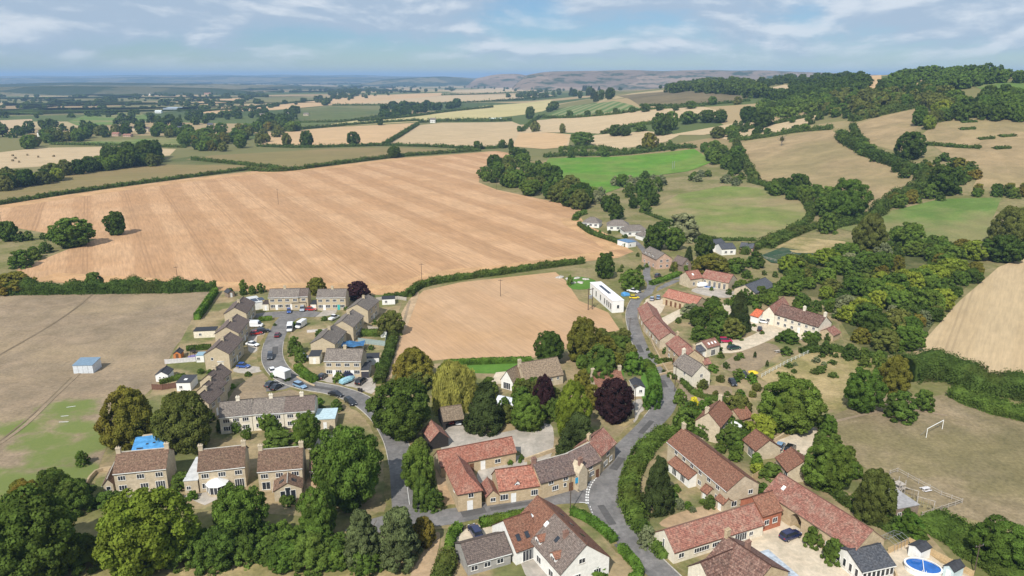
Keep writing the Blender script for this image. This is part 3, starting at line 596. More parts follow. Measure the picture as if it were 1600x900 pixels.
# ---------------------------------------------------------------- buildings
_w = {}
def win_mesh(w, h, n, door=False):
    k = (round(w, 2), round(h, 2), n, door)
    if k in _w: return _w[k]
    m = MB(); t = .07; m.box(-w / 2, w / 2, -.05, .02, h - t, h); m.box(-w / 2, w / 2, -.05, .02, 0, t); m.box(-w / 2, -w / 2 + t, -.052, .02, t, h - t); m.box(w / 2 - t, w / 2, -.052, .02, t, h - t)
    for i in range(1, n): x = -w / 2 + w * i / n; m.box(x - .035, x + .035, -.048, .02, t, h - t)
    if door: m.box(-w / 2 + t, w / 2 - t, -.03, .02, t, h - t)
    g = MB().face([(-w / 2 + .03, -.022, .03), (w / 2 - .03, -.022, .03), (w / 2 - .03, -.022, h - .03), (-w / 2 + .03, -.022, h - .03)]) if not door else None
    s = MB().box(-w / 2 - .08, w / 2 + .08, -.12, .01, -.07, -.003) if not door else None
    _w[k] = (m.mesh('door' if door else 'window'), g and g.mesh('pane'), s and s.mesh('sill')); return _w[k]
SILL = plain('stone sill', (.55, .50, .42), .85, 0, .15)
DOORC = {'white': WHITE, 'teal': plain('teal paint', (.05, .42, .40), .5, 0, .1), 'brown': plain('brown paint', (.16, .075, .04), .6, 0, .2), 'grey': plain('grey paint', (.14, .145, .16), .5, 0, .1), 'garage': plain('dark garage door', (.05, .05, .06), .5, 0, .2)}
def window(root, x, y, z, rz, w, h, n=2, door=None):
    fm, gm, sm = win_mesh(w, h, n, bool(door))
    o = link('door' if door else 'window', fm, root, (x, y, z), rz, DOORC[door] if door else WHITE)
    if door:
        link('door_handle', _hd, o, (w * .36, -.05, h * .48), mat=METALG)
    else: link('pane', gm, o, mat=GLASS); link('sill', sm, o, mat=SILL)
    return o
_hd = MB().box(-.06, .06, -.06, 0, -.02, .02).mesh('door_handle')
def frame(A, B, eave):
    a, b = at(*A, eave), at(*B, eave); L = (b - a).xy.length; ang = math.atan2(b.y - a.y, b.x - a.x); return Vector((a.x, a.y, 0)), L, ang
def roof_planes(m, planes, th=.16):
    """thick roof slabs; each plane is a list of points, its first edge the eave"""
    for pl in planes:
        P = [Vector(p) for p in pl]; ex = (P[1] - P[0]).normalized(); nrm = None
        nrm = (P[1] - P[0]).cross(P[-1] - P[0]).normalized()
        if nrm.z < 0: nrm = -nrm
        ey = nrm.cross(ex); uv = [((p - P[0]).dot(ex), (p - P[0]).dot(ey)) for p in P]
        m.face(P, uv); Q = [p - Vector((0, 0, th)) for p in P]; m.face(Q[::-1])
        for i in range(len(P)): j = (i + 1) % len(P); m.face([Q[i], Q[j], P[j], P[i]])
def chimney(roof, x, y, z0, h, mat, w=.9, d=.6, pots=2):
    m = MB(); m.box(-w / 2, w / 2, -d / 2, d / 2, -1.2, h - .2); m.box(-w / 2 - .06, w / 2 + .06, -d / 2 - .06, d / 2 + .06, h - .2, h)
    for k in range(pots): xx = (k - (pots - 1) / 2) * .38; m.tube([(xx, 0, h - .02), (xx, 0, h + .35)], .13, .1, 8)
    return m.build('chimney', mat, roof, loc=(x, y, z0))
def house(label, A, B, depth, eave, rise, wall=ESTATE, roof=GREYT, along=True, hip=(0, 0), wins=(), chims=(), sky=(), dorm=(), over=.3, verge=.15, name='house', cat='house', group=None, walls=True, fascia=WHITE, z=0, cmat=None, opening=None, roof2=None):
    """a gabled or hipped building; A, B are the photo pixels of the two near eave corners (of the near gable when along is False)"""
    o, L, ang = frame(A, B, eave); o.z = z
    root = empty(name, o, ang, label, cat, group); D = depth
    a_, b_ = (L, D) if along else (D, L)            # a: length along the ridge, b: span
    T = (lambda a, b, zz: (a, b, zz)) if along else (lambda a, b, zz: (b, a, zz))
    hr = eave + rise
    if walls:
        m = MB()
        def pent(a): return [T(a, 0, 0), T(a, b_, 0), T(a, b_, eave), T(a, b_ / 2, hr - .02), T(a, 0, eave)]
        def gab(a, hp): return pent(a) if not hp else [T(a, 0, 0), T(a, b_, 0), T(a, b_, eave), T(a, 0, eave)]
        m.face(gab(0, hip[0])); m.face(gab(a_, hip[1])); m.face([T(0, b_, 0), T(a_, b_, 0), T(a_, b_, eave), T(0, b_, eave)])
        if opening:          # an arched way through the front wall
            u0, u1, oh = opening; m.face([T(0, 0, 0), T(u0, 0, 0), T(u0, 0, eave), T(0, 0, eave)]); m.face([T(u1, 0, 0), T(a_, 0, 0), T(a_, 0, eave), T(u1, 0, eave)])
            arc = [T(u0 + (u1 - u0) * k / 8, 0, oh - .9 + .9 * math.sin(math.pi * k / 8)) for k in range(9)]; m.face([*arc, T(u1, 0, eave), T(u0, 0, eave)])
            m.face([T(u0, 0, 0), T(u0, 3.5, 0), T(u0, 3.5, oh), T(u0, 0, oh - .9)]); m.face([T(u1, 0, 0), T(u1, 3.5, 0), T(u1, 3.5, oh), T(u1, 0, oh - .9)]); m.face([T(u0, 3.5, 0), T(u1, 3.5, 0), T(u1, 3.5, oh + .5), T(u0, 3.5, oh + .5)])
        else: m.face([T(0, 0, 0), T(a_, 0, 0), T(a_, 0, eave), T(0, 0, eave)])
        m.build('wall', wall, root)
    s = rise / (b_ / 2); e = over; v = verge; lo = eave - e * s + .12; top = hr + .12
    m = MB(); h0, h1 = hip; x0 = -(e if h0 else v); x1 = a_ + (e if h1 else v); r0 = h0 if h0 else -v; r1 = a_ - h1 if h1 else a_ + v
    pl = [[T(x0, -e, lo), T(x1, -e, lo), T(r1, b_ / 2, top), T(r0, b_ / 2, top)], [T(x1, b_ + e, lo), T(x0, b_ + e, lo), T(r0, b_ / 2, top), T(r1, b_ / 2, top)]]
    if h0: pl.append([T(x0, b_ + e, lo), T(x0, -e, lo), T(r0, b_ / 2, top)])
    if h1: pl.append([T(x1, -e, lo), T(x1, b_ + e, lo), T(r1, b_ / 2, top)])
    if roof2: f2 = a_ * .62; m2 = MB(); roof_planes(m2, [[T(x0, -e, lo), T(f2, -e, lo), T(f2, b_ / 2, top), T(r0, b_ / 2, top)]]); pl[0] = [T(f2, -e, lo), T(x1, -e, lo), T(r1, b_ / 2, top), T(f2, b_ / 2, top)]
    roof_planes(m, pl); ro = m.build('roof', roof, root)
    if roof2: m2.build('roof_slope', roof2, root)
    rc = MB(); rc.tube([T(r0, b_ / 2, top + .02), T(r1, b_ / 2, top + .02)], .11, n=6); rc.build('ridge_tiles', KERB if roof in (TANT, PURPLE) else roof, ro)
    if fascia:
        f = MB(); p, q = T(x0 + .05, -e - .005, lo - .2), T(x1 - .05, -e + .07 - .005, lo - .03); f.box(min(p[0], q[0]) - .03, max(p[0], q[0]) + .03, min(p[1], q[1]) - .03, max(p[1], q[1]), p[2] - .02, q[2] - .02); f.build('gutter', fascia, root)
    zr = lambda b: eave + .12 + rise * (1 - abs(b / b_ * 2 - 1))
    for c in chims:
        a, b, h = c[:3]; p = T(a * a_, b * b_, zr(b * b_)); chimney(ro, *p, h, c[3] if len(c) > 3 else (cmat or wall))
    for c in sky:         # (a, b 0..1 from the eave to the far eave, w, h)
        a, b = c[0] * a_, c[1] * b_; w_, h_ = (c[2], c[3]) if len(c) > 2 else (.7, 1.0); n_ = -1 if b < b_ / 2 else 1; cs = math.hypot(1, s); m = MB()
        pts = []
        for da, db in ((-w_ / 2, -h_ / 2 / cs), (w_ / 2, -h_ / 2 / cs), (w_ / 2, h_ / 2 / cs), (-w_ / 2, h_ / 2 / cs)): pts.append(T(a + da, b + db, zr(b + db) + .10))
        roof_planes(m, [pts], .12); m.build('skylight', WHITE if len(c) > 4 and c[4] else GLASS, ro)
    for (a, w_, h_) in dorm:   # gabled dormer on the near slope
        dz = eave + .1; y0 = .35; ye = (h_ + .6) / s + y0; dd = MB(); aa = a * a_
        dd.face([T(aa - w_ / 2, y0, dz), T(aa + w_ / 2, y0, dz), T(aa + w_ / 2, y0, dz + h_), T(aa, y0, dz + h_ + .5), T(aa - w_ / 2, y0, dz + h_)])
        for sg in (-1, 1): dd.face([T(aa + sg * w_ / 2, y0, dz), T(aa + sg * w_ / 2, ye, dz), T(aa + sg * w_ / 2, ye, dz + h_), T(aa + sg * w_ / 2, y0, dz + h_)])
        do = dd.build('dormer', WHITE, root); rm = MB(); roof_planes(rm, [[T(aa - w_ / 2 - .15, y0 - .2, dz + h_ - .1), T(aa - w_ / 2 - .15, ye, dz + h_ - .1), T(aa, ye, dz + h_ + .62), T(aa, y0 - .2, dz + h_ + .62)], [T(aa + w_ / 2 + .15, ye, dz + h_ - .1), T(aa + w_ / 2 + .15, y0 - .2, dz + h_ - .1), T(aa, y0 - .2, dz + h_ + .62), T(aa, ye, dz + h_ + .62)]], .1); rm.build('dormer_roof', roof, do)
        fm, gm, sm = win_mesh(w_ * .62, h_ * .7, 2); p = T(aa, y0 - .01, dz + .12); wo = link('window', fm, do, p, 0 if along else R(-90), WHITE); g = link('pane', gm, do, (p[0], p[1] - (.002 if along else 0), p[2]), 0 if along else R(-90), GLASS)
    for w_ in wins:
        sd, u, zz, ww, hh = w_[:5]; n = w_[5] if len(w_) > 5 else 2; dr = w_[6] if len(w_) > 6 else None
        if sd == 'f': p, rz = (u * L, 0, zz), 0
        elif sd == 'b': p, rz = (u * L, D, zz), R(180)
        elif sd == 'l': p, rz = (0, u * D, zz), R(-90)
        else: p, rz = (L, u * D, zz), R(90)
        window(root, *p, rz, ww, hh, n, dr)
    root['dims'] = [L, D]; del root['dims']
    return root, L, D
W2 = lambda us, z=3.2, w=1.5, h=1.05, n=3, s='f': [(s, u, z, w, h, n) for u in us]
semi = lambda dc='white': W2([.12, .38, .62, .88]) + W2([.12, .38, .62, .88], .9, 1.7, 1.2) + [('f', .25, .05, .95, 2.05, 1, 'white'), ('f', .75, .05, .95, 2.05, 1, dc)]
# --- estate
house('grey roofed semi-detached pair with brown tiled end, top of estate', (419.2, 464.7), (466, 463.4), 7.5, 5, 2.1, wins=semi(), chims=[(.5, .5, 1.0)])
house('two-storey brown tiled extension on the end of the top estate pair', (467, 463), (480.5, 462.6), 7, 5, 2.0, roof=GREYD, wins=W2([.5]) + W2([.5], .9, 1.6, 1.2))
house('grey roofed semi-detached pair with a turquoise door', (494.5, 464.8), (539.5, 464.2), 7.5, 5, 2.1, wins=semi('teal'), chims=[(.5, .5, 1.0)])
gw = [('r', .3, 3.2, 1.6, 1.1, 3), ('r', .7, 3.2, 1.6, 1.1, 3), ('r', .3, .9, 1.8, 1.2, 3), ('r', .7, .9, 1.8, 1.2, 3), ('r', .5, .05, .95, 2.05, 1, 'white')]
for lab, A, B, D in [('highest stepped beige gable house on the far side of the cul-de-sac', (350, 490.5), (384.6, 489.4), 13), ('middle stepped beige gable house beside the white garden building', (335.5, 521.5), (372.5, 520.5), 13), ('stepped beige gable house with one small gable window, beside the orange shed', (319, 553.5), (357.5, 553), 13)]:
    house(lab, A, B, D, 5, 2.2, roof=GREYD, along=False, wins=gw + ([('f', .3, 3.0, .7, .9, 1)] if 'small' in lab else []), chims=[(.45, .5, .9)], fascia=None)
for lab, A, B, D in [('beige gable house nearest the purple tree on the estate', (541, 483.4), (574.7, 485), 12), ('beige gable house with dark barge boards in the middle of the estate', (518.5, 510.3), (551.5, 511.3), 12), ('broad beige gable house beside the blue tarpaulin garden', (485, 536.6), (523, 537.6), 12)]:
    house(lab, A, B, D, 5 if 'broad' not in lab else 4.2, 2.1, roof=GREYT, along=False, wins=gw + [('l', .3, 3, 1.4, 1, 2), ('l', .7, 3, 1.4, 1, 2)], chims=[(.6, .5, .9)], fascia=None)
house('grey and mottled roofed semi-detached pair facing the estate bend', (506.5, 563.3), (563.5, 563.8), 7.5, 5, 2.2, wins=semi(), chims=[(.5, .5, 1.0)], roof=GREYT)
# stepped terrace whose back is under the olive tree
for lab, A, B in [('brown hung end house of the stepped grey terrace', (349, 577), (341, 597)), ('middle house of the stepped grey terrace', (341, 598.5), (333, 615)), ('lower house of the stepped grey terrace beside the olive tree', (333, 616), (326, 631))]:
    house(lab, (B[0] - 29, B[1] - 1), B, 7.5, 5, 2.1, roof=GREYD, along=False, wins=[('r', .3, 3.2, 1.5, 1.1, 3), ('r', .7, 3.2, 1.5, 1.1, 3), ('r', .5, .05, .95, 2.05, 1, 'white')], chims=[(.5, .5, .8)], fascia=None)
for lab, A, B, rf in [('shaded end house of the grey terrace facing down the slope', (342.5, 652), (393, 647), GREYT), ('grey middle house of the terrace with a white porch', (393.8, 646.8), (442.5, 643.8), GREYT), ('mottled roofed end house of the terrace beside the pale flat roof', (443.3, 643.6), (490.7, 640.6), GREYD)]:
    house(lab, A, B, 8, 4.6, 2.2, CREAMP, rf, wins=W2([.2, .5, .8], 2.9) + W2([.2, .8], .8, 1.6, 1.2) + [('f', .5, .05, .95, 2.05, 1, 'white')], chims=[(.55, .5, .9)])
det = W2([.14, .5, .86], 3.1, 1.5, 1.1) + W2([.14, .55], .8, 1.6, 1.2) + [('f', .86, .05, 1.9, 2.1, 4)]
house('brown tiled detached stone house in front of the blue tarpaulin', (177, 739.2), (258.7, 731), 8, 5, 2.5, STONE2, TANT, wins=det, chims=[(.03, .5, 1.1), (.97, .5, 1.1)])
house('brown tiled detached stone house with the octagonal white conservatory', (309, 736), (381.7, 727.8), 8, 5, 2.7, STONE2, TANT, wins=det, chims=[(.03, .5, 1.1), (.97, .5, 1.1)])
house('brown tiled detached stone house with the glazed gable extension', (402.5, 736), (471.5, 730), 8, 5, 2.7, STONE2, TANT, wins=W2([.14, .48, .84], 3.1, 1.5, 1.1) + [('f', .16, .5, 1.7, 1.8, 2)], chims=[(.03, .5, 1.1), (.97, .5, 1.1)])
house('low brown tiled cottage with a white dormer beside the street tree', (484, 734.5), (524, 731.2), 6.5, 2.7, 2.7, STONE2, TANT, wins=[('f', .12, .8, 1.3, 1.1, 2), ('f', .5, .05, 2.2, 2.1, 3), ('f', .85, .8, 1.3, 1.1, 2)], dorm=[(.42, 1.5, 1.0)])
g, gL, gD = house('glazed gable garden room of the third detached house', (428, 767.6), (471, 762), 4.2, 2.5, 1.5, STONE2, TANT, along=False, sky=[(.45, .27, 1.0, 1.1), (.45, .73, 1.0, 1.1)], wins=[('f', .32, .1, 1.15, 2.2, 1), ('f', .5, .1, 1.15, 2.9, 1), ('f', .68, .1, 1.15, 2.2, 1)], name='garden_room', cat='garden room', over=.25)
house('low lean-to wing of the first detached house', (161, 757), (176, 755), 7, 2.4, 1.1, STONE2, TANT, along=False, wins=[('f', .5, .9, .9, .9, 1)], name='annexe', cat='annexe')
# --- the old village street
house('long low red pantiled barn behind the street cottages', (689, 728.5), (806, 705), 5.2, 2.9, 2.3, STONE, PANT, wins=[('f', .55, .05, 1.1, 2.1, 1, 'white'), ('f', .3, 1, 1.2, 1, 2), ('f', .75, .9, 1.4, 1, 2), ('f', .4, .05, 1.0, 2.0, 1, 'brown')], fascia=None, name='barn', cat='barn')
house('hipped red pantiled house with a white door onto the street', (715.5, 770.5), (752.3, 764), 10.5, 4.4, 2.6, STONE, PANT, along=False, hip=(2.6, 0), wins=[('f', .55, 2.9, 1.1, 1.0, 2), ('f', .5, .05, 1.2, 2.2, 1, 'white'), ('l', .3, 2.9, .9, .9, 1)], fascia=None)
house('red pantiled cottage with a small dormer and white street door', (780, 766), (843.4, 757), 6.4, 3.3, 2.8, STONE, PANT, wins=[('f', .12, .9, 1.7, 1.3, 3), ('f', .35, .05, 1.1, 2.1, 1, 'white'), ('f', .87, 1.0, 1.5, 1.3, 3)], chims=[(.97, .5, 1.3, OLDBRICK)], dorm=[(.45, 1.1, .8)], fascia=None)
house('tiny red roofed stone outhouse between two street cottages', (761, 775.5), (779.5, 772.8), 5, 2.3, 1.2, STONE, PANT2, along=False, wins=[('f', .5, .9, 1.1, .9, 2)], fascia=None, name='outhouse', cat='outhouse')
house('long purple tiled street house beside the give-way line', (844.7, 753.5), (899, 738.6), 6.6, 4.1, 2.8, STONE, PURPLE, wins=[('f', .42, 1.3, 1.5, 1.1, 3), ('f', .3, 2.9, 1.2, .9, 2), ('f', .7, 1.5, .7, .9, 1), ('f', .72, 2.9, 1.2, .9, 2), ('f', .88, .05, 1.0, 2.05, 1, 'brown')], chims=[(.02, .5, 1.0, OLDBRICK)], fascia=None)
house('purple tiled end house turning the corner of the street', (899.8, 738), (938.5, 718), 6.6, 4.1, 2.8, STONE, PURPLE, wins=[('f', .65, 1.3, 1.4, 1.1, 3), ('f', .88, .05, 1.0, 2.05, 1, 'brown'), ('f', .6, 2.9, 1.2, .8, 2)], fascia=None)
house('red roofed stone house at the end of the street row', (938.6, 712), (961.7, 691), 6.5, 4.6, 2.7, STONE, PANT2, wins=[('f', .35, 1.0, 1.8, 1.2, 4), ('f', .7, 1.0, 1.4, 1.2, 3), ('f', .5, 3.0, 1.4, .9, 2)], chims=[(.06, .5, 1.3)], fascia=None)
m = MB(); oo, LL, an = frame((902, 741), (915.5, 735), 4.1)     # the tall stone chimney breast on the street front
rt = empty('chimney_breast', oo + Vector((0, 0, 0)), an, 'tall stone chimney breast standing out from the purple tiled house', 'chimney breast'); m.face([(0, -.5, 0), (LL, -.5, 0), (LL, -.5, 4.4), (LL / 2, -.5, 6.2), (0, -.5, 4.4)]); m.face([(0, -.5, 0), (0, 1.5, 0), (0, 1.5, 4.4), (0, -.5, 4.4)]); m.face([(LL, -.5, 0), (LL, 1.5, 0), (LL, 1.5, 4.4), (LL, -.5, 4.4)]); m.face([(0, -.5, 4.4), (LL / 2, -.5, 6.2), (LL / 2, 2.2, 6.2), (0, 2.2, 4.4)]); m.face([(LL, -.5, 4.4), (LL / 2, -.5, 6.2), (LL / 2, 2.2, 6.2), (LL, 2.2, 4.4)]); bo = m.build('wall', STONE2, rt); chimney(bo, LL / 2, .5, 6.0, 1.3, OLDBRICK)
# open cart sheds
house('long open cart shed with brown tiles on the concrete yard', (693, 657.5), (724.5, 653), 6, 2.6, 2.2, DARKT, THATCH, fascia=None, name='cart_shed', cat='shed', opening=(.5, 5.2, 2.4))
house('timber gabled open garage with red tiles beside the yard', (673.5, 688.5), (700.5, 683), 6, 2.4, 2.0, DARKT, PANT2, along=False, fascia=None, name='open_garage', cat='garage', opening=None)
# --- the white house and its garage
house('grey-brown roofed garage building beside the white house', (731, 881), (798, 862.5), 6.5, 2.5, 2.0, GREYW, GREYD, wins=[('f', .15, .8, 1.3, 1.0, 2), ('f', .45, .8, 1.3, 1.0, 2), ('f', .75, .8, 1.3, 1.0, 2)], name='garage', cat='garage')
house('big white house with long brown roof ridge and white gable', (877, 896), (952, 870), 17, 3.6, 4.0, WRENDER, BROWN, along=False, wins=[('f', .3, 1.0, 2.0, 1.3, 4), ('f', .42, 4.2, 1.3, 1.0, 2), ('f', .75, .9, 1.5, 1.2, 3), ('l', .2, .6, 1.5, 1.4, 2), ('l', .45, .6, 1.5, 1.4, 2), ('r', .3, 1, 1.4, 1.1, 2), ('r', .6, 1, 1.4, 1.1, 2)], sky=[(.28, .74), (.5, .74), (.7, .74), (.85, .2, .9, 1.2, 1), (.6, .3, .8, 1.0, 1), (.34, .26, .8, 1.1)], chims=[(.28, .38, 1.0, OLDBRICK)], fascia=None, roof2=GREYB, dorm=[(.2, 1.9, 1.1), (.52, 1.9, 1.1)])
house('brown roofed wing of the white house with two dark skylights', (806.5, 861), (846, 847), 9, 3.0, 3.6, WRENDER, BROWN, sky=[(.25, .17, .8, 1.2), (.6, .17, .8, 1.2)], wins=[('f', .5, .2, 2.6, 2.2, 4)], fascia=None, name='house_wing', cat='house wing')
# --- right of the road
r1 = [('f', u, zz, 1.2, 1.1, 2) for u in (.16, .3, .44, .58, .72, .86) for zz in (1.0, 3.4)] + [('r', .25, .9, 1.3, 1.2, 2), ('r', .75, 3.0, 1.1, 1.0, 2), ('r', .8, .05, 1.0, 2.1, 1, 'teal')]
house('very long brown roofed terrace beside the bank hedge', (1043.7, 689.5), (1136.5, 766.5), 7.6, 4.9, 2.6, STONE2, BROWN, wins=r1, chims=[(.01, .5, 1.2)], sky=())
house('brown tiled lean-to in front of the long terrace', (1045, 722), (1077, 748), 3.4, 2.3, 1.0, WRENDER, BROWN, wins=[('f', .3, .3, 1.6, 1.9, 3), ('f', .7, .3, 1.6, 1.9, 3)], name='lean_to', cat='lean-to', fascia=None)
for A, B, lab in [((1096, 764), (1106, 771), 'small brown roofed porch in the middle of the long terrace'), ((1119, 778), (1131, 787), 'small brown roofed porch near the gable of the long terrace')]:
    house(lab, A, B, 2.2, 2.2, .8, STONE2, BROWN, wins=[('f', .5, .05, .9, 2.0, 1, 'white')], name='porch', cat='porch', fascia=None)
house('pale gabled house with a brown roof and tall chimney', (1087, 656.8), (1125, 666.5), 9, 4.6, 2.8, STONE2, BROWN, along=False, wins=[('r', .3, 3, 1.2, 1.0, 2), ('r', .7, 3, 1.2, 1.0, 2)], chims=[(.04, .42, 1.4), (.96, .5, 1.2)], fascia=None)
house('little brown roofed store with a green door', (1157, 655.5), (1176, 649.5), 5, 2.4, 1.6, STONE, BROWN, along=True, wins=[('l', .5, .05, .9, 2.0, 1, 'teal')], name='store', cat='outbuilding', fascia=None)
house('brown roofed outbuilding with glazed white doors', (1161.5, 686.5), (1182, 704), 6.2, 2.6, 2.2, STONE2, BROWN, wins=[('f', .6, .05, 2.0, 2.1, 4)], name='outbuilding', cat='outbuilding', fascia=None)
house('brown roofed outbuilding with beige gable beside the parked cars', (1213, 714.5), (1231.5, 736.8), 6.4, 2.7, 2.3, STONE2, BROWN, wins=[('f', .85, .05, 1.6, 2.2, 2)], name='outbuilding', cat='outbuilding', fascia=None)
house('great red tiled barn with an arched entrance', (1195.7, 766.7), (1337, 860), 7.4, 4.1, 3.0, STONE, PANT2, opening=(7.0, 9.5, 3.5), wins=[('f', .12, 2.0, 1.0, .8, 2), ('f', .74, 1.2, 1.2, 1.0, 2), ('f', .93, .05, 1.2, 2.1, 1, 'white'), ('r', .5, 2.2, 1.2, 1.0, 2), ('f', .83, 1.2, 1.0, .9, 2)], sky=[(.13, .25, .7, .9, 1)], fascia=None, name='barn', cat='barn')
house('long low red tiled barn with cream gable at the road', (1053.5, 861.5), (1193, 818), 6.2, 2.7, 2.5, CREAMP, PANT2, wins=[('f', .08, .9, 1.2, 1.0, 2), ('f', .3, .9, 3.4, 1.0, 6), ('f', .48, .9, 2.6, 1.0, 5), ('f', .74, .5, 2.8, 1.6, 5), ('f', .86, .9, 1.0, .9, 2), ('l', .5, 1.0, .5, 2.4, 1)], fascia=None, name='barn', cat='barn')
house('red brick link building between the two red barns', (1191.5, 805.6), (1222, 796), 6, 3.7, 2.3, BRICK, BROWN, wins=[('f', .25, 1.3, 1.2, 1.1, 2), ('f', .68, 1.3, 1.2, 1.1, 2)], fascia=None, name='link_building', cat='outbuilding')
house('old house with mottled clay tiles at the courtyard edge', (1170, 925), (1232, 893), 9.5, 4.2, 3.0, STONE, MOTTLE, along=False, chims=[(.55, .55, 1.6, OLDBRICK), (.98, .5, 1.4)], wins=[('f', .5, 1, 1.4, 1.2, 2)], fascia=None)
house('mottled tiled wing with a pale gable at the road', (1112, 914), (1160, 893), 5.5, 4.0, 2.5, CREAMP, MOTTLE, wins=[('l', .5, 2.0, .7, 1.8, 1)], fascia=None, name='house_wing', cat='house wing')
house('slate roofed white glazed garden room at the barn end', (1347, 893), (1398, 882), 7.5, 2.6, 1.6, WRENDER, SLATE, wins=[('f', u, .7, .8, 1.6, 1) for u in (.1, .24, .38, .52, .66, .8, .93)] + [('l', u, .7, .8, 1.6, 1) for u in (.15, .35, .55, .75)], name='garden_room', cat='garden room')
# --- upper lane
house('upper half of the stepped red roofed terrace on the lane', (996.8, 481.5), (1006.2, 503.3), 6.5, 3.6, 2.3, STONE, PANT2, wins=[('f', .3, 1.2, 1.0, 1.0, 2), ('f', .7, 1.2, 1.0, 1.0, 2)], fascia=None, group=None)
house('lower half of the stepped red roofed terrace with beige gable', (1006.4, 503.6), (1031, 530.7), 6.8, 3.4, 2.3, STONE2, PANT2, wins=W2([.2, .4, .6, .82], 1.1, 1.0, 1.0, 2) + [('r', .5, 2.4, .8, .8, 2), ('f', .5, .05, 1, 2, 1, 'brown')], fascia=None)
house('cottage with a plum red roof above the lane', (1041.2, 536.3), (1067.5, 560.5), 6.6, 4.4, 2.5, STONE, PANT2, wins=W2([.2, .5, .8], 2.9, 1.0, .9, 2) + W2([.2, .8], .9, 1.1, 1.0, 2) + [('f', .5, .05, 1, 2, 1, 'brown')], chims=[(.03, .5, 1.1), (.97, .5, 1.3)], fascia=None)
house('grey tiled cottage with a pale climbing-plant gable', (1082, 586.5), (1110, 582), 9.5, 4.0, 2.8, CREAMP, GREYT, along=False, wins=[('f', .72, .8, 1.1, 1.1, 2), ('f', .5, 3.0, .9, 1.0, 2), ('l', .4, 2.6, 1.0, .9, 2)], chims=[(.97, .5, 1.3)], fascia=None)
house('rust red extension with three skylights beside the pink car', (1104.8, 543.6), (1124.6, 538.2), 4.6, 3.2, 1.5, CREAMP, PANT2, wins=[('f', .5, .2, 1.8, 1.9, 3)], sky=[(.3, .2, .6, .8, 1), (.55, .2, .6, .8, 1), (.8, .2, .6, .8, 1)], name='extension', cat='extension', fascia=None)
house('glass and grey roofed link beside the rust red extension', (1085, 551), (1103.5, 546), 4, 2.5, .9, WRENDER, SLATE, wins=[('f', .5, .2, 2.2, 1.8, 4)], name='extension', cat='extension', fascia=None)
house('small red roofed lean-to on the grey tiled cottage', (1101, 569), (1111, 567), 3, 2.6, 1.0, STONE2, PANT2, name='lean_to', cat='lean-to', fascia=None)
house('red pantiled barn with black supports along the small courtyard', (1036, 462.7), (1087, 476.3), 7, 3.2, 2.2, STONE, PANT, wins=[('f', u, .05, .9, 2.0, 1, 'brown') for u in (.12, .26, .4, .54, .68)], fascia=None, name='barn', cat='barn')
house('red tiled barn conversion with a row of tall windows', (1096, 433.5), (1138.5, 441.7), 7.5, 3.4, 2.6, STONE2, PANT2, wins=[('f', u, .2, 1.1, 2.4, 2) for u in (.14, .32, .5, .68, .86)], fascia=None, name='barn', cat='barn')
house('beige gabled red roofed cross wing of the barn conversion', (1078.7, 436.2), (1098, 433.2), 6.6, 3.9, 2.4, STONE2, PANT, sky=[(.4, .25, .8, 1, 1)], wins=[('f', .3, 1, 1.1, 1.4, 2), ('f', .7, 1, 1.1, 1.4, 2)], fascia=None, name='barn_wing', cat='barn')
house('pink stone house with a row of dormers', (1003.2, 394.5), (1026, 405.6), 7.8, 4.6, 2.6, PINK, GREYT, wins=[('f', u, .7, 1.1, 1.3, 2) for u in (.2, .5, .8)] + [('r', u, zz, 1.2, 1.1, 2) for u in (.3, .7) for zz in (.8, 3.2)], dorm=[(.2, 1.2, .9), (.45, 1.2, .9), (.7, 1.2, .9)], fascia=None)
for lab, A, B, D in [('leftmost pale bungalow with a grey hipped roof, at the hedge end', (910, 347.5), (936, 349), 9), ('middle pale bungalow with a grey hipped roof', (949, 352.8), (983, 353.5), 10), ('widest pale bungalow with a grey hipped roof, nearest the lane', (977, 362), (1014, 361), 10)]:
    house(lab, A, B, D, 2.7, 2.6, WRENDER, GREYT, hip=(3.5, 3.5), wins=W2([.2, .5, .8], .9, 1.6, 1.2), name='bungalow', cat='bungalow')
house('grey hipped outbuilding at the end of the bungalows', (1004, 369), (1016, 367.5), 6, 2.5, 1.8, WRENDER, GREYT, hip=(2, 2), name='outbuilding', cat='outbuilding')
house('small timber barn with a pointed grey gable', (1066, 414), (1081, 412), 7, 3.2, 2.6, TIMBER, GREYD, along=False, wins=[('f', .5, 3.0, .9, .9, 2), ('f', .5, .05, 1.4, 2.1, 1, 'brown')], name='barn', cat='barn', fascia=None)
house('blue slate barn behind the farm garden', (1180, 458), (1211, 446), 9, 2.8, 2.4, STONE2, SLATE, name='barn', cat='barn', wins=[('f', .6, .8, 1, 1, 2)], fascia=None)
house('dark timber shed with a blue roof under the trees', (1137, 415), (1151, 410), 5, 2.4, 1.1, TIMBER, SLATE, name='shed', cat='shed', fascia=None)
house('black solar roofed house beyond the trees', (1128, 389), (1150, 388), 8, 3.2, 1.8, WRENDER, SLATE, wins=W2([.3, .7], .9, 1.4, 1.2), name='house', fascia=None)
house('black solar roofed wing behind the solar house', (1114, 383), (1134, 380), 7, 3.6, 1.8, WRENDER, SLATE, name='house_wing', cat='house wing', fascia=None)
house('pink walled outbuilding with a black solar roof', (1156, 386), (1176, 388), 7, 2.8, 1.6, PINK, SLATE, name='outbuilding', cat='outbuilding', fascia=None)
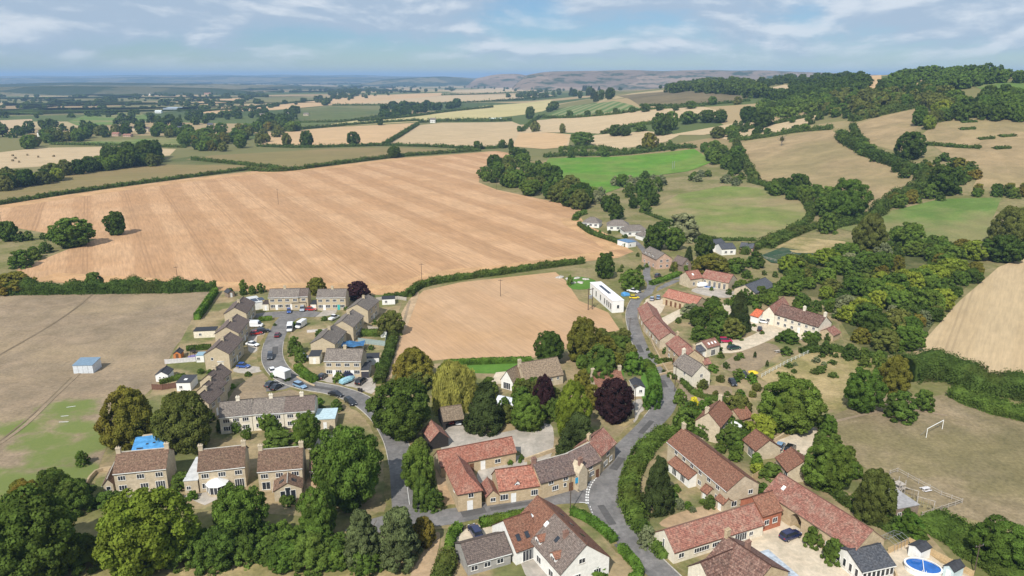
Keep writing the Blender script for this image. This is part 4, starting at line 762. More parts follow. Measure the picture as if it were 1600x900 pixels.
house('long cream farmhouse with a purple-brown roof', (1211, 490.2), (1279, 510.5), 7.4, 4.4, 2.8, CREAMP, MOTTLE, wins=W2([.1, .26, .42, .58, .74, .9], 2.8, 1.0, .95, 2) + W2([.1, .26, .42, .74, .9], .8, 1.1, 1.1, 2) + [('f', .58, .05, 1, 2.05, 1, 'white')], chims=[(.52, .5, 1.3), (.98, .5, 1.2)], fascia=None)
house('red tiled back wing of the long cream farmhouse', (1192, 487.5), (1210.5, 491), 15, 4.2, 2.4, CREAMP, PANT2, along=False, wins=[('f', .5, 1, 1.2, 1.2, 2)], fascia=None, name='house_wing', cat='house wing')
house('bright orange-red roofed garage of the farmhouse', (1173, 492), (1185, 495.5), 6.5, 2.5, 1.6, WRENDER, BRIGHT, wins=[('f', .5, .05, 2.3, 2.0, 1, 'white')], name='garage', cat='garage', fascia=None)
house('small tiled outhouse past the farmhouse gable', (1302, 524), (1313, 519), 5, 2.3, 1.6, STONE, PANT2, name='outhouse', cat='outhouse', fascia=None)
house('pale stone house with a long stone-tiled roof and dark eaves windows', (821, 594.5), (880, 584), 8, 3.1, 3.6, STONE2, THATCH, wins=[('f', u, 1.7, .8, .8, 2) for u in (.14, .32, .5, .68, .86)], chims=[(.0, .5, 1.0)], fascia=None)
house('stone-tiled wing with a white glazed front, left of the pale stone house', (783, 592), (801, 597), 8, 2.8, 2.8, WRENDER, THATCH, along=False, wins=[('f', .5, .2, 2.4, 2.0, 4), ('l', .3, .3, 1.6, 1.9, 3)], name='house_wing', cat='house wing', fascia=None)
house('cottage roof of dull red tiles under the copper beech', (932, 604), (976, 599), 7, 3.0, 2.6, STONE2, BROWN, chims=[(.02, .5, 1.1), (.98, .5, 1.1)], wins=W2([.3, .7], .9, 1.2, 1.1, 2), fascia=None)
house('white painted garden studio with a black roof on the lane bend', (992, 606), (1007.5, 605.5), 5.5, 2.6, .7, WHITE, ROOFFELT, along=False, wins=[('f', .6, 1.1, .9, .9, 2)], name='garden_studio', cat='shed')
# --- sheds and flat-roofed things
def flat(label, A, B, depth, h, wall, roof, name='shed', cat='shed', wins=(), slope=0, over=.12, group=None):
    o, L, ang = frame(A, B, h); root = empty(name, o, ang, label, cat, group); D = depth
    m = MB(); m.hexa([(0, 0, 0), (L, 0, 0), (L, D, 0), (0, D, 0), (0, 0, h), (L, 0, h), (L, D, h + slope), (0, D, h + slope)]); m.build('wall', wall, root)
    e = over; m = MB(); k = slope / D; m.hexa([(-e, -e, h + .02 - k * e), (L + e, -e, h + .02 - k * e), (L + e, D + e, h + .02 + slope + k * e), (-e, D + e, h + .02 + slope + k * e), (-e, -e, h + .14 - k * e), (L + e, -e, h + .14 - k * e), (L + e, D + e, h + .14 + slope + k * e), (-e, D + e, h + .14 + slope + k * e)]); ro = m.build('roof', roof, root)
    for w_ in wins:
        sd, u, zz, ww, hh = w_[:5]; n = w_[5] if len(w_) > 5 else 2; dr = w_[6] if len(w_) > 6 else None
        p, rz = ((u * L, 0, zz), 0) if sd == 'f' else ((0, u * D, zz), R(-90)) if sd == 'l' else ((L, u * D, zz), R(90)); window(root, *p, rz, ww, hh, n, dr)
    return root, ro, L, D
sh, ro, L, D = flat('white metal field shelter with a blue-grey roof on the parched field', (113.2, 571.5), (144, 571), 5, 2.5, plain('white metal', (.62, .66, .70), .5, .1, .12), plain('blue-grey metal', (.20, .29, .38), .5, .2, .12), 'field_shelter', 'field shelter', slope=.5)
for k in range(1, 4): MB().box(L * k / 4 - .03, L * k / 4 + .03, -.035, 0, .1, 2.4).build('panel_joint', METALG, sh)
for lab, *a in [('pale flat roofed extension of the second detached house', (287, 752), (308.5, 750.5), 10, 2.9, STONE2, FLATR, 'extension', 'extension'), ('pale blue flat roofed garage at the terrace end', (491.5, 656), (523, 654.5), 6, 2.7, STONE2, plain('pale blue roof', (.45, .58, .63), .7, 0, .15), 'garage', 'garage'),
 ('white garage with two solar panels at the top of the estate', (394, 474), (410, 471.5), 9, 2.8, WRENDER, FLATR, 'garage', 'garage'), ('cream garage with a slate-blue roof beside the blue tarpaulin', (482.5, 557), (499, 556.5), 5, 2.5, CREAMP, SLATE, 'garage', 'garage'),
 ('white walled garden building with a long slate roof', (302, 518), (336, 516.5), 4, 2.4, CREAMP, SLATE, 'garden_building', 'outbuilding'), ('white lean-to with a dark skylit roof in the terrace garden', (275, 598.5), (297, 598), 5.5, 2.5, WHITE, SLATE, 'lean_to', 'lean-to'),
 ('blue-grey lean-to greenhouse behind the beige gable', (306, 556), (318, 555.5), 3, 2.2, WHITE, plain('pale blue glazing', (.25, .38, .46), .3, 0, .1), 'lean_to', 'lean-to'), ('white flat roofed porch of the beige gable house', (340, 566), (361, 563.5), 3.5, 2.6, CREAMP, FLATR, 'porch', 'porch'),
 ('dark garage between two estate houses', (485, 475.5), (494, 475.5), 5, 2.4, CREAMP, SLATE, 'garage', 'garage'), ('grey roofed garage with a dark door beside the estate pair', (564, 578.5), (576, 578.2), 6, 2.5, CREAMP, ROOFFELT, 'garage', 'garage'),
 ('grey garden cabin with a white end behind the estate pair', (572, 560), (592, 559), 4, 2.3, WHITE, SLATE, 'cabin', 'shed'), ('white flat porch roof on the front of the brown tiled extension', (456, 474), (478, 473), 2, 2.5, ESTATE, GREYD, 'porch', 'porch'), ('low cream garage on the left of the top estate pair', (410, 475.5), (419.5, 475.2), 5, 2.5, CREAMP, GREYD, 'garage', 'garage'), ('grey weatherboarded play shelter with a sheet roof', (1394, 797), (1436, 789), 7, 2.6, TIMBER, plain('grey sheet roof', (.36, .35, .35), .7, .1, .2), 'shelter', 'shelter'),
 ('blue roofed container shed at the end of the bungalow lane', (981, 379.5), (994, 377.5), 8, 2.6, WHITE, plain('steel blue roof', (.12, .22, .36), .5, .1, .15), 'container_shed', 'shed'), ('white porch of the middle terrace house', (405, 654), (421, 653.2), 2.4, 2.4, WHITE, FLATR, 'porch', 'porch'), ('small grey shed at the top hedge of the estate', (597, 468), (617, 467), 4, 2.2, WHITE, SLATE, 'shed', 'shed'), ('pale glass-roofed lean-to beside the mottled old house', (1226, 910), (1250, 903), 8, 3, STONE, plain('dusty glass roof', (.42, .47, .52), .3, 0, .3), 'lean_to', 'lean-to'), ('grey stone lean-to in the barn courtyard', (776, 714), (795, 710), 3, 2.2, STONE, FLATR, 'lean_to', 'lean-to')]:
    wn = [('f', .5, .05, min(2.2, .85), 1.9, 1, 'white')] if 'garage' in lab else [('f', .3, .8, .9, .9, 2)]
    if 'dark door' in lab: wn = [('f', .5, .05, 2.2, 2.0, 1, 'garage')]
    r_, ro, L, D = flat(lab, *a, wins=wn)
    if 'solar' in lab:
        for k in (0, 1): MB().box(.6 + k * 2.4, 2.7 + k * 2.4, 1.5, 5.5, a[3] + .16, a[3] + .22).build('solar_panel', SOLAR, r_)
    if 'skylit' in lab: MB().box(L * .4, L * .62, 1.6, 2.6, 2.64, 2.75).build('skylight', WHITE, ro)
# the flat-roofed white modern house
r_, ro, L, D = flat('long white flat-roofed modern house beside the lane', (957, 470.5), (975, 469.3), 26, 4.6, WHITE, plain('white membrane roof', (.80, .81, .82), .6, 0, .06), 'modern_house', 'house', wins=[('f', .5, 1.6, 1.0, 1.4, 1)] + [('l', u, 1.0, 1.6, 2.4, 2) for u in (.06, .14, .22, .32, .5, .7)])
for k in range(6): MB().box(L * .36, L * .62, 9 + k * 1.9, 10.8 + k * 1.9, 4.78, 4.9).build('solar_panel', SOLAR, r_)
# the roof under blue sheeting
r_, ro, L, D = flat('flat roofed building wrapped in bright blue sheeting', (205, 708), (255.5, 701.5), 6.5, 3.1, STONE2, BLUEM, 'sheeted_building', 'building', slope=.5)
for x, y, w in ((.9, 1.0, 1.3), (2.6, 2.6, .5), (4.0, 2.8, .5)): MB().box(x, x + w, y, y + .5, 3.3 + y * .08, 3.36 + y * .08).build('roof_opening', ROOFFELT, r_)
MB().box(1.2, L, 6.4, 7.6, 3.5, 3.7).build('parapet', STONE2, r_)
# little gabled sheds
for lab, A, B, D, e, ri, wl, rf in [('orange timber garden shed', (270.5, 553), (282, 552.5), 3, 1.9, .8, plain('orange timber', (.55, .20, .06), .7, 0, .15, 3), ROOFFELT), ('white garden shed with a black felt roof and two little windows', (242.5, 586), (262, 585.5), 4.2, 2.1, 1.0, WHITE, ROOFFELT),
 ('white summerhouse with a black hipped-looking roof by the pool', (1420.8, 851), (1439.5, 862), 2.8, 2.3, .5, WHITE, ROOFFELT), ('pale shed with a curved dark roof beside the pool', (1475, 884), (1491, 893), 3, 2.1, .7, plain('pale blue timber', (.55, .66, .68), .6, 0, .1), ROOFFELT), ('dark brown garden shed on the lawn above the beech', (961, 565), (973, 565), 3, 2.1, .9, DARKT, ROOFFELT), ('green-roofed garden shed in the estate corner', (595, 519), (604, 518), 3, 2, .7, WHITE, SLATE), ('dark roofed shed on the top boundary of the estate', (356, 458), (366, 456), 3.4, 2, .9, TIMBER, ROOFFELT)]:
    house(lab, A, B, D, e, ri, wl, rf, along=False, wins=[('f', .35, 1.0, .5, .55, 1), ('f', .65, 1.0, .5, .55, 1)] if 'two little' in lab else [('f', .5, .05, .8, 1.8, 1, 'brown' if 'orange' in lab else 'white')], name='garden_shed' if 'summer' not in lab else 'summerhouse', cat='shed' if 'summer' not in lab else 'summerhouse', fascia=None, over=.15)
# distant farms and village houses
def farhouse(cx, cy, w, h, wall, roof, label, group=None, D=8):
    p = at(cx, cy); k = ppm(p); L = w / k; e = h / k
    root = empty('farmhouse' if 'farm' in label else 'village_house', p - Vector((L / 2, 0, 0)), 0, label, 'house', group)
    m = MB(); pent = lambda x: [(x, 0, 0), (x, D, 0), (x, D, e), (x, D / 2, e * 1.5), (x, 0, e)]
    m.face(pent(0)); m.face(pent(L)); m.face([(0, 0, 0), (L, 0, 0), (L, 0, e), (0, 0, e)]); m.face([(0, D, 0), (L, D, 0), (L, D, e), (0, D, e)]); m.build('wall', wall, root)
    m = MB(); roof_planes(m, [[(-.3, -.4, e - .2), (L + .3, -.4, e - .2), (L + .3, D / 2, e * 1.5 + .15), (-.3, D / 2, e * 1.5 + .15)], [(L + .3, D + .4, e - .2), (-.3, D + .4, e - .2), (-.3, D / 2, e * 1.5 + .15), (L + .3, D / 2, e * 1.5 + .15)]], .2); m.build('roof', roof, root)
    for u in (.2, .5, .8): window(root, L * u, 0, e * .3, 0, min(1.6, L * .15), e * .3)
    return root
for cx, cy, w, h, wl, rf, lab in [(676, 192, 8, 5, WRENDER, GREYT, 'white far farmhouse beside the pale crossed stubble'), (774, 189, 22, 3, plain('pale sheet', (.62, .66, .66), .6, 0, .1), plain('pale green roof', (.50, .58, .56), .6, 0, .1), 'long pale green farm shed beyond the crossed stubble'), (694, 189.5, 6, 2.5, WRENDER, GREYT, 'low white far farm outbuilding'), (122, 215, 14, 5, CREAMP, GREYT, 'pale grey roofed village house with dark tree beside'), (62, 214, 7, 7, WRENDER, GREYT, 'white gabled village house at the left of the distant village'), (205, 205, 22, 5, STONE2, GREYD, 'largest stone house in the distant village'), (288, 205, 22, 5, STONE2, SLATE, 'slate roofed house in the distant village'), (180, 213, 10, 4, PINK, PANT2, 'pink roofed village house by the pasture'), (198, 214, 12, 3, PINK, PANT2, 'low red roofed village house by the pasture'), (225, 206, 14, 5, STONE2, GREYD, 'stone village house beside the largest one'), (328, 200, 8, 5, STONE2, SLATE, 'small slate roofed house at the village end'), (380, 214, 5, 6, WRENDER, SLATE, 'white gable end among the right hand village trees'), (456, 181, 14, 4, STONE2, GREYT, 'grey roofed far house beside the dark green field'), (478, 181, 8, 3, STONE2, GREYT, 'small far house beside the dark green field'), (408, 182, 12, 3, STONE2, GREYT, 'low far house left of the dark green field'), (270, 172, 30, 3, plain('blue-grey sheet', (.3, .36, .42), .5, .1, .1), plain('blue-grey sheet'), 'long blue-grey far farm sheds beyond the village'), (247, 177, 10, 3, plain('pale sheet'), plain('pale sheet'), 'pale far farm shed beyond the village'), (302, 180, 4, 4, WRENDER, GREYT, 'tiny white gable beyond the village'), (236, 149, 6, 2.4, WRENDER, GREYT, 'tiny white far house on the plain'), (324, 148, 10, 2, PINK, PANT2, 'tiny pink far house on the plain'), (1355, 105.5, 3, 2, WRENDER, GREYT, '')]:
    if lab: farhouse(cx, cy, w, h, wl, rf, lab)
# ---------------------------------------------------------------- vegetation
def rand_dirs(n, up=0.):
    v = RNG.normal(size=(n, 3)); v[:, 2] += up; return v / np.linalg.norm(v, axis=1)[:, None]
def leaf_quads(P, N, size, asp=1.0, droop=None):
    """leaf-sized quads at P facing N"""
    n = len(P); r = RNG.normal(size=(n, 3)); T = np.cross(N, r); T /= np.linalg.norm(T, axis=1)[:, None] + 1e-9; B = np.cross(N, T)
    if droop is not None:
        B = np.tile(np.array([[0, 0, 1.]]), (n, 1)) + RNG.normal(size=(n, 3)) * .12; T = np.cross(B, N); T /= np.linalg.norm(T, axis=1)[:, None] + 1e-9
    s = (size * RNG.uniform(.6, 1.35, n))[:, None] * .5
    a, b = T * s, B * s * asp
    bend = N * s * .35
    q = np.stack([P - a - b, P + a - b * .8, P + a * .9 + b - bend, P - a * .8 + b * .9], 1)
    return q.reshape(-1, 3)
def lump(n, seed, amp=.18):
    """a lumpy closed core, so that light does not pass straight through a crown"""
    bm = bmesh.new(); bmesh.ops.create_icosphere(bm, subdivisions=n, radius=1)
    V = np.array([v.co for v in bm.verts]); Fc = np.array([[v.index for v in f.verts] for f in bm.faces]); bm.free()
    k = np.random.default_rng(seed).normal(size=(6, 3)) * 3
    V = V * (1 + amp * np.sin(V @ k.T).mean(1) * 1.6)[:, None]; return V, Fc
def crown_mesh(name, shape, nclump, nleaf, leaf, seed):
    """unit crown: 1 wide, standing from 0 to 1, made of leaf clumps round a lumpy core"""
    global RNG; keep = RNG; RNG = np.random.default_rng(seed); r = RNG
    prof = {'round': lambda t: np.sqrt(np.clip(1 - ((t - .54) / .46) ** 2, 0, 1)) * .5,
            'broad': lambda t: np.clip(np.sin(np.pi * np.clip(t, 0, 1) ** .8), 0, 1) ** .55 * .5,
            'tall': lambda t: np.clip(np.sin(np.pi * np.clip(t * .94 + .05, 0, 1) ** .9), 0, 1) ** .6 * .5,
            'cone': lambda t: np.clip(1.05 - t, 0, 1) ** .75 * .5 * np.clip(t * 9 + .35, 0, 1),
            'pine': lambda t: np.clip(1.02 - t, 0, 1) ** .55 * .5 * np.clip(t * 5 + .3, 0, 1),
            'bush': lambda t: np.sqrt(np.clip(1 - np.clip(t, 0, 1) ** 2.2, 0, 1)) * .5,
            'willow': lambda t: np.sqrt(np.clip(1 - (np.clip(t - .25, 0, 1) / .75) ** 2, 0, 1)) * .5}[shape]
    lo = {'round': .10, 'broad': .06, 'tall': .06, 'cone': .03, 'pine': .06, 'bush': .0, 'willow': .06}[shape]
    cs = []
    for i in range(nclump):
        t = lo + (.95 - lo) * ((i + r.uniform(.1, .9)) / nclump); a = i * 2.39996 + r.uniform(-.35, .35); R0 = float(prof(np.array(t)))
        rr = R0 * r.uniform(.66, .92) * (1 + .14 * math.sin(3 * a + seed) * (shape not in ('cone',)))
        if t > .75 and i % 3 == 0: rr *= r.uniform(.2, .8)
        cs.append((rr * math.cos(a), rr * math.sin(a), t - .04 + r.uniform(-.03, .03), r.uniform(.085, .15) * (1.15 if nclump < 40 else 1) * (40 / nclump) ** .16))
    cs.append((0, 0, .88, .12)); cs = np.array(cs)
    w = cs[:, 3] ** 2; ci = r.choice(len(cs), nleaf, p=w / w.sum()); c = cs[ci]
    out = np.stack([c[:, 0], c[:, 1], (c[:, 2] - .45) * .8], 1); out /= np.linalg.norm(out, axis=1)[:, None] + 1e-9
    D = rand_dirs(nleaf, .25) + out * .75; D /= np.linalg.norm(D, axis=1)[:, None]
    P = c[:, :3] + D * (c[:, 3] * r.uniform(.65, 1.12, nleaf))[:, None] * np.array([1, 1, .85 if shape != 'pine' else .5])
    N = D + r.normal(size=D.shape) * .38; N /= np.linalg.norm(N, axis=1)[:, None]
    if shape == 'willow':
        P[:, 2] -= r.uniform(0, .28, nleaf) * (np.hypot(P[:, 0], P[:, 1]) / .5); V = leaf_quads(P, N, leaf * .55, 3.2, True)
    else: V = leaf_quads(P, N, leaf, .85)
    P2 = V
    P2[:, 2] = np.maximum(P2[:, 2], .005)
    LV, LF = lump(2, seed, .3)
    t = (LV[:, 2] * .40 + .5); rad = np.maximum(prof(np.clip(t, .02, .98)), .02) * .56; hr = np.hypot(LV[:, 0], LV[:, 1]) + 1e-6
    CV = np.stack([LV[:, 0] / hr * rad * np.minimum(1, hr * 1.4), LV[:, 1] / hr * rad * np.minimum(1, hr * 1.4), t * .80 + .03], 1)
    nq = len(P2) // 4; me = bpy.data.meshes.new(name)
    allV = np.concatenate([P2, CV]); Fq = np.arange(nq * 4).reshape(-1, 4); LF = LF + len(P2)
    me.vertices.add(len(allV)); me.vertices.foreach_set('co', allV.astype(np.float32).ravel())
    loops = np.concatenate([Fq.ravel(), LF.ravel()]); me.loops.add(len(loops)); me.loops.foreach_set('vertex_index', loops.astype(np.int32))
    tot = np.concatenate([np.full(nq, 4), np.full(len(LF), 3)]); st = np.concatenate([[0], np.cumsum(tot)[:-1]])
    me.polygons.add(len(tot)); me.polygons.foreach_set('loop_start', st.astype(np.int32)); me.polygons.foreach_set('loop_total', tot.astype(np.int32))
    me.update(calc_edges=True); RNG = keep; return me
def trunk_mesh(name, seed, bare=False):
    r = random.Random(seed); m = MB(); m.tube([(0, 0, -.02), (.01, 0, .15), (0, .01, .42)], .034, .02, 7)
    for k in range(6 if not bare else 16):
        a = k * 2.4 + r.random(); z0 = .14 + .26 * r.random() + (.2 * r.random() if bare else 0); l = .2 + .12 * r.random()
        e = (math.cos(a) * l, math.sin(a) * l, z0 + .18 + .22 * r.random()); mid = (e[0] * .5, e[1] * .5, z0 + .16)
        m.tube([(0, 0, z0), mid, e], .013, .004, 5)
        if bare:
            for q in range(4):
                b = a + r.uniform(-.9, .9); l2 = .12 * r.random() + .06; s = Vector(mid).lerp(Vector(e), r.uniform(.2, 1)); m.tube([s, s + Vector((math.cos(b) * l2, math.sin(b) * l2, .1 * r.random() + .03))], .005, .002, 4)
    if bare: m.tube([(0, 0, .4), (.03, -.02, .7), (-.01, .02, .95)], .018, .004, 6)
    return m.mesh(name)
SPEC = dict(oak='round', ash='round', lime='round', chest='broad', copper='broad', willow='willow', cypress='tall', yew='cone', pine='pine', sallow='bush', bush='bush', olive='tall', gold='bush', hedge='bush', wild='bush')
LOD = [(150, 24000, .027), (80, 7000, .048), (36, 1100, .11)]
_cm = {}; _tm = [trunk_mesh('trunk', k) for k in range(3)]
def crown(shape, lod, var):
    k = (shape, lod, var)
    if k not in _cm:
        nc, nl, ls = LOD[lod]
        if shape in ('bush',): nc, nl, ls = int(nc * .55), int(nl * .55), ls * 1.25
        if shape == 'willow': nl = int(nl * 1.3)
        _cm[k] = crown_mesh('crown', shape, nc, nl, ls, 100 * var + lod * 7 + len(shape) * 13)
    return _cm[k]
NT = {}; LOWTREES = []
NAMES = dict(oak='oak_tree', ash='ash_tree', lime='lime_tree', chest='chestnut_tree', copper='copper_beech_tree', willow='weeping_willow', cypress='ivy_clad_tree', yew='yew_tree', pine='pine_tree', sallow='sallow_bush', bush='shrub', olive='birch_tree', gold='golden_shrub', hedge='clipped_shrub', wild='wild_shrub')
def plant(p, wm, hm, kind, label, group=None, lod=None, dy=1.0):
    px = hm * ppm(p)
    if lod is None: lod = 0 if px > 46 else 1 if px > 17 else 2
    shape = SPEC[kind]; rz = random.uniform(0, 6.28)
    shrub = shape == 'bush'
    o = empty(NAMES[kind], p, rz, label, 'shrub' if shrub else 'tree', group)
    k = 'shrub' if shrub else 'tree'; NT[k] = NT.get(k, 0) + 1
    c = link('crown', crown(shape, lod, random.randint(0, 2 if lod else 1)), o, mat=LEAF[kind], scale=(wm, wm * dy, hm))
    c.rotation_euler = (random.uniform(-.05, .05), random.uniform(-.05, .05), 0)
    if not shrub: link('trunk', random.choice(_tm), o, mat=BARK, scale=(hm * .9, hm * .9, hm))
    return o
def tree(cx, yt, yb, w, kind, label, group=None):
    """a tree from its outline in the photo: centre, top, foot of the crown, width"""
    g = at(cx, yb); s = dip(g); wp = w; yb2 = yb - .22 * wp * math.sin(s) if SPEC[kind] != 'bush' else yb - .3 * wp * math.sin(s)
    p = at(cx, yb2); k = ppm(p); wm = w / k
    wm *= .88; hm = .93 * max(.45 * wm, ((yb2 - yt) / k - .16 * wm * math.sin(s)) / math.cos(s))
    return plant(p, wm, min(hm, wm * 2.6), kind, label, group)
for row in '''55 770 925 165 oak|huge dark green oak tree at the corner below the parched field
232 764 905 152 lime|huge bright yellow-green tree below the detached houses
380 756 852 88 ash|big round mid green tree below the house with the conservatory
548 664 800 118 ash|tall green street tree in full leaf beside the estate road
205 600 702 88 chest|yellowing horse chestnut tree beside the parched field
292 604 708 94 olive|olive green feathery tree behind the tarpaulined roof
656 692 770 56 ash|leafy green tree beside the hipped red house
660 742 800 36 bush|narrow green shrub at the corner of the hipped red house
500 758 848 66 ash|half dead tree with bare grey stems among green leaves
566 792 892 74 pine|grey-green pine tree, the slimmer of the pair by the road end
622 786 892 84 pine|grey-green pine tree, the broader of the pair by the road end
662 806 855 44 chest|small brown-green tree at the head of the earth track
630 586 690 104 oak|great dark green oak on the bend of the estate road
646 538 606 68 chest|olive brown tree at the corner of the sandy stubble field
655 574 612 48 olive|low olive green tree beside the weeping willow
710 558 642 84 willow|pale yellow-green weeping willow hanging to the ground
756 590 678 74 yew|dark brown-green yew tree beside the concrete yard
822 612 676 56 ash|bushy green tree between the yard and the pale stone house
893 588 692 60 cypress|tall light green ivy clad tree above the yard
902 640 716 84 yew|broad black-green yew tree behind the purple roofed house
960 585 660 66 copper|dark purple copper beech tree above the road bend
850 580 650 40 copper|slender dark purple tree in front of the pale stone house
858 514 572 50 oak|dense dark green tree at the edge of the sandy stubble
910 490 566 60 chest|rusty brown-green chestnut tree beside the stubble corner
945 520 566 44 chest|brown tinged tree next to the rusty chestnut
938 560 612 40 ash|green garden tree above the copper beech
812 588 624 32 hedge|bright green ivy mound against the pale stone house
480 640 702 46 ash|fresh green tree behind the row of detached houses
612 480 526 46 olive|round grey-green tree between the estate and the stubble
496 430 462 31 chest|round olive tree behind the grey semi-detached pair
560 436 470 40 copper|dark purple round tree behind the estate houses
1232 582 682 106 ash|very large spreading green tree above the gravel drive
1345 570 646 64 ash|green tree in the group of four beside the playing field
1394 550 616 52 chest|yellow-brown tree in the group beside the playing field
1405 608 660 58 bush|dense dark bush in the group beside the playing field
1443 606 644 34 bush|small round green bush in the group beside the playing field
1026 706 804 60 yew|tall dark conical tree beside the main road bend
1291 684 772 80 ash|bright green rounded tree beside the playing field gate
1362 728 820 66 olive|olive green birch tree beside the play area
1420 802 846 52 hedge|bright green bush below the play area shelter
1560 810 890 96 ash|large rounded bush tree at the foot of the playing field
1143 660 704 46 bush|round clipped dark bush on a garden lawn by the glazed porch
1190 644 690 50 lime|bright green tree beside the small red roofed outbuilding
1152 612 656 46 olive|grey-green apple tree behind the chimneyed house
1083 618 644 18 gold|golden yellow shrub beside the road
1066 634 678 42 bush|leafy green shrub on the road corner below the golden shrub
1062 606 634 24 bush|dark shrub at the top of the garden by the golden shrub
1154 452 520 44 yew|tall dark conifer in the farm garden
1120 488 528 44 bush|mixed green shrubbery beside the farm barns
1092 506 534 32 bush|dark garden shrub behind the stepped red roof
1145 512 530 38 bush|low spreading bush beside the farm track
1080 472 494 40 sallow|grey-green bush at the gable of the red barn
1230 512 538 40 bush|dark round bush in front of the long farmhouse
1228 540 556 22 bush|small dark bush by the garden fence
945 392 436 34 oak|dark green tree standing above the white modern building
988 418 456 40 ash|bright green tree between the white building and lane
1023 346 392 38 oak|dark tree at the end of the bungalow lane
1052 352 392 34 ash|mid green tree behind the pink house
1100 364 404 34 oak|dark round tree below the dry pasture
1075 382 408 16 yew|small dark conifer on the lawn of the pink house
1112 394 430 60 chest|broad olive tree beyond the long red barn
1150 400 426 34 ash|green tree beside the black solar roofs
1180 390 420 30 bush|scrub bush beside the netted plot
1066 330 378 62 sallow|silvery green willow scrub at the pasture corner
1040 340 372 40 oak|dark thicket tree behind the bungalows
1232 428 464 42 ash|round bright tree beside the slate barn
1356 328 398 54 olive|tall pale tree standing below the upland pasture
1420 344 392 52 ash|bushy tree standing below the upland pasture
1575 316 388 64 olive|tall grey-green tree at the end of the upland pasture
1566 362 412 62 oak|dark spreading tree at the top of the pale stubble
1320 274 346 66 ash|big green tree below the dry hill pasture
1246 268 306 40 oak|dark round tree at the foot of the dry hill pasture
1292 300 340 40 ash|green tree in the hedge line above the netted plot
1470 255 306 54 oak|large dark tree at the lower edge of the hill scrub
1420 203 250 48 oak|dark rounded tree on the hillside above the dry pasture
117 336 388 66 ash|large round green tree on the left field hedge
184 327 368 36 oak|lone dark green tree standing out in the stubble field
14 342 378 34 ash|green tree at the end of the left field hedge
34 388 420 40 bush|bush at the corner of the left green field
22 422 460 66 chest|brown-green thicket at the end of the tall field hedge
150 422 456 34 wild|bushy clump in the tall field hedge
660 806 850 30 bush|small dark shrub by the road junction
440 672 704 60 bush|olive shrubbery behind the tiled detached house
510 720 742 18 bush|small shrub beside the dormer cottage
195 745 765 34 hedge|green climber mound on the front of the tiled house
285 735 768 40 bush|dense green shrub between two detached houses
130 702 730 22 bush|small dark round shrub at the field corner
170 765 795 50 bush|grey-green shrub below the first detached house
460 522 556 24 bush|dark green shrub on the estate road bend
470 540 568 22 bush|upright shrub beside the beige estate gable
530 580 600 20 bush|dark rounded shrub on the drive of the estate pair
500 514 528 16 bush|shrub between the estate vans
526 622 644 22 bush|olive shrub on the bend of the estate road
500 632 640 16 wild|low shrub at the end of the grey terrace
990 546 586 36 hedge|round bright green clipped tree on the lane bend
1018 596 640 30 hedge|clipped green mound inside the road bend
970 528 552 26 chest|small brown tree in the garden above the lane
1010 820 858 34 sallow|white-leaved shrub on the road bank
1185 790 806 16 gold|yellow shrub beside the low red barn
1115 748 772 20 bush|garden shrub before the long brown roofed house
1270 822 858 34 bush|dark green shrub in front of the arched barn
1300 838 884 36 bush|large leafy shrub at the end of the arched barn
1267 816 842 14 gold|yellow-green shrub beside the barn arch
925 870 905 58 hedge|bright green conical shrub against the white gable
1240 700 726 28 bush|shrub beside the parked cars on the drive
1205 722 752 44 bush|shrubbery between the little outbuildings
1185 752 775 40 bush|garden shrubs behind the long brown roof
1100 740 760 24 bush|climbing shrub on the lean-to
890 428 446 10 bush|tiny bush beside the building plot'''.split('\n'):
    a, lab = row.split('|'); q = a.split(); tree(*[float(v) for v in q[:4]], q[4], lab)
# individual trees out in the farmland: shared labels by place
def many(rows, label, group):
    for q in rows: tree(q[0], q[1], q[2], q[3], q[4], label, group)
many([(448, 206, 229, 17, 'olive'), (480, 202, 230, 24, 'oak'), (552, 204, 228, 22, 'oak')], 'field tree on the hedge between tan stubble and olive pasture', 'trees on the tan stubble hedge')
many([(616, 227, 247, 22, 'oak')], 'single dark tree on the top hedge of the great stubble field', None)
many([(594, 184, 196, 12, 'oak'), (746, 219, 234, 14, 'oak'), (785, 217, 232, 11, 'oak'), (798, 215, 236, 10, 'oak'), (836, 188, 206, 16, 'olive'), (879, 192, 208, 10, 'olive'), (828, 165, 186, 16, 'oak'), (811, 196, 206, 8, 'ash')], 'small hedgerow tree bordering the pale crossed stubble', 'trees by the pale crossed stubble')
many([(909, 204, 229, 40, 'ash'), (1014, 205, 236, 28, 'chest'), (962, 193, 213, 26, 'oak'), (977, 194, 213, 20, 'oak'), (1000, 190, 206, 22, 'ash'), (1033, 174, 212, 34, 'oak'), (1048, 172, 204, 24, 'ash'), (1075, 172, 194, 30, 'ash'), (1104, 170, 192, 26, 'oak'), (1125, 172, 192, 26, 'oak'), (1168, 164, 192, 30, 'oak'), (1190, 168, 200, 34, 'oak'), (1122, 196, 216, 24, 'olive'), (1142, 194, 214, 22, 'ash'), (1150, 226, 250, 28, 'ash')], 'hedgerow tree among the straw coloured fields', 'trees among the straw fields')
many([(890, 172, 183, 12, 'ash'), (918, 172, 181, 11, 'oak'), (936, 171, 180, 12, 'ash'), (962, 168, 178, 11, 'oak'), (988, 166, 176, 12, 'ash'), (1008, 161, 175, 16, 'oak'), (1030, 161, 173, 12, 'oak'), (1056, 163, 173, 12, 'oak'), (1080, 157, 170, 18, 'ash'), (1113, 150, 164, 14, 'ash'), (1152, 150, 163, 14, 'olive'), (865, 157, 172, 18, 'oak'), (858, 165, 175, 12, 'oak')], 'round field tree standing around the striped field', 'trees around the striped field')
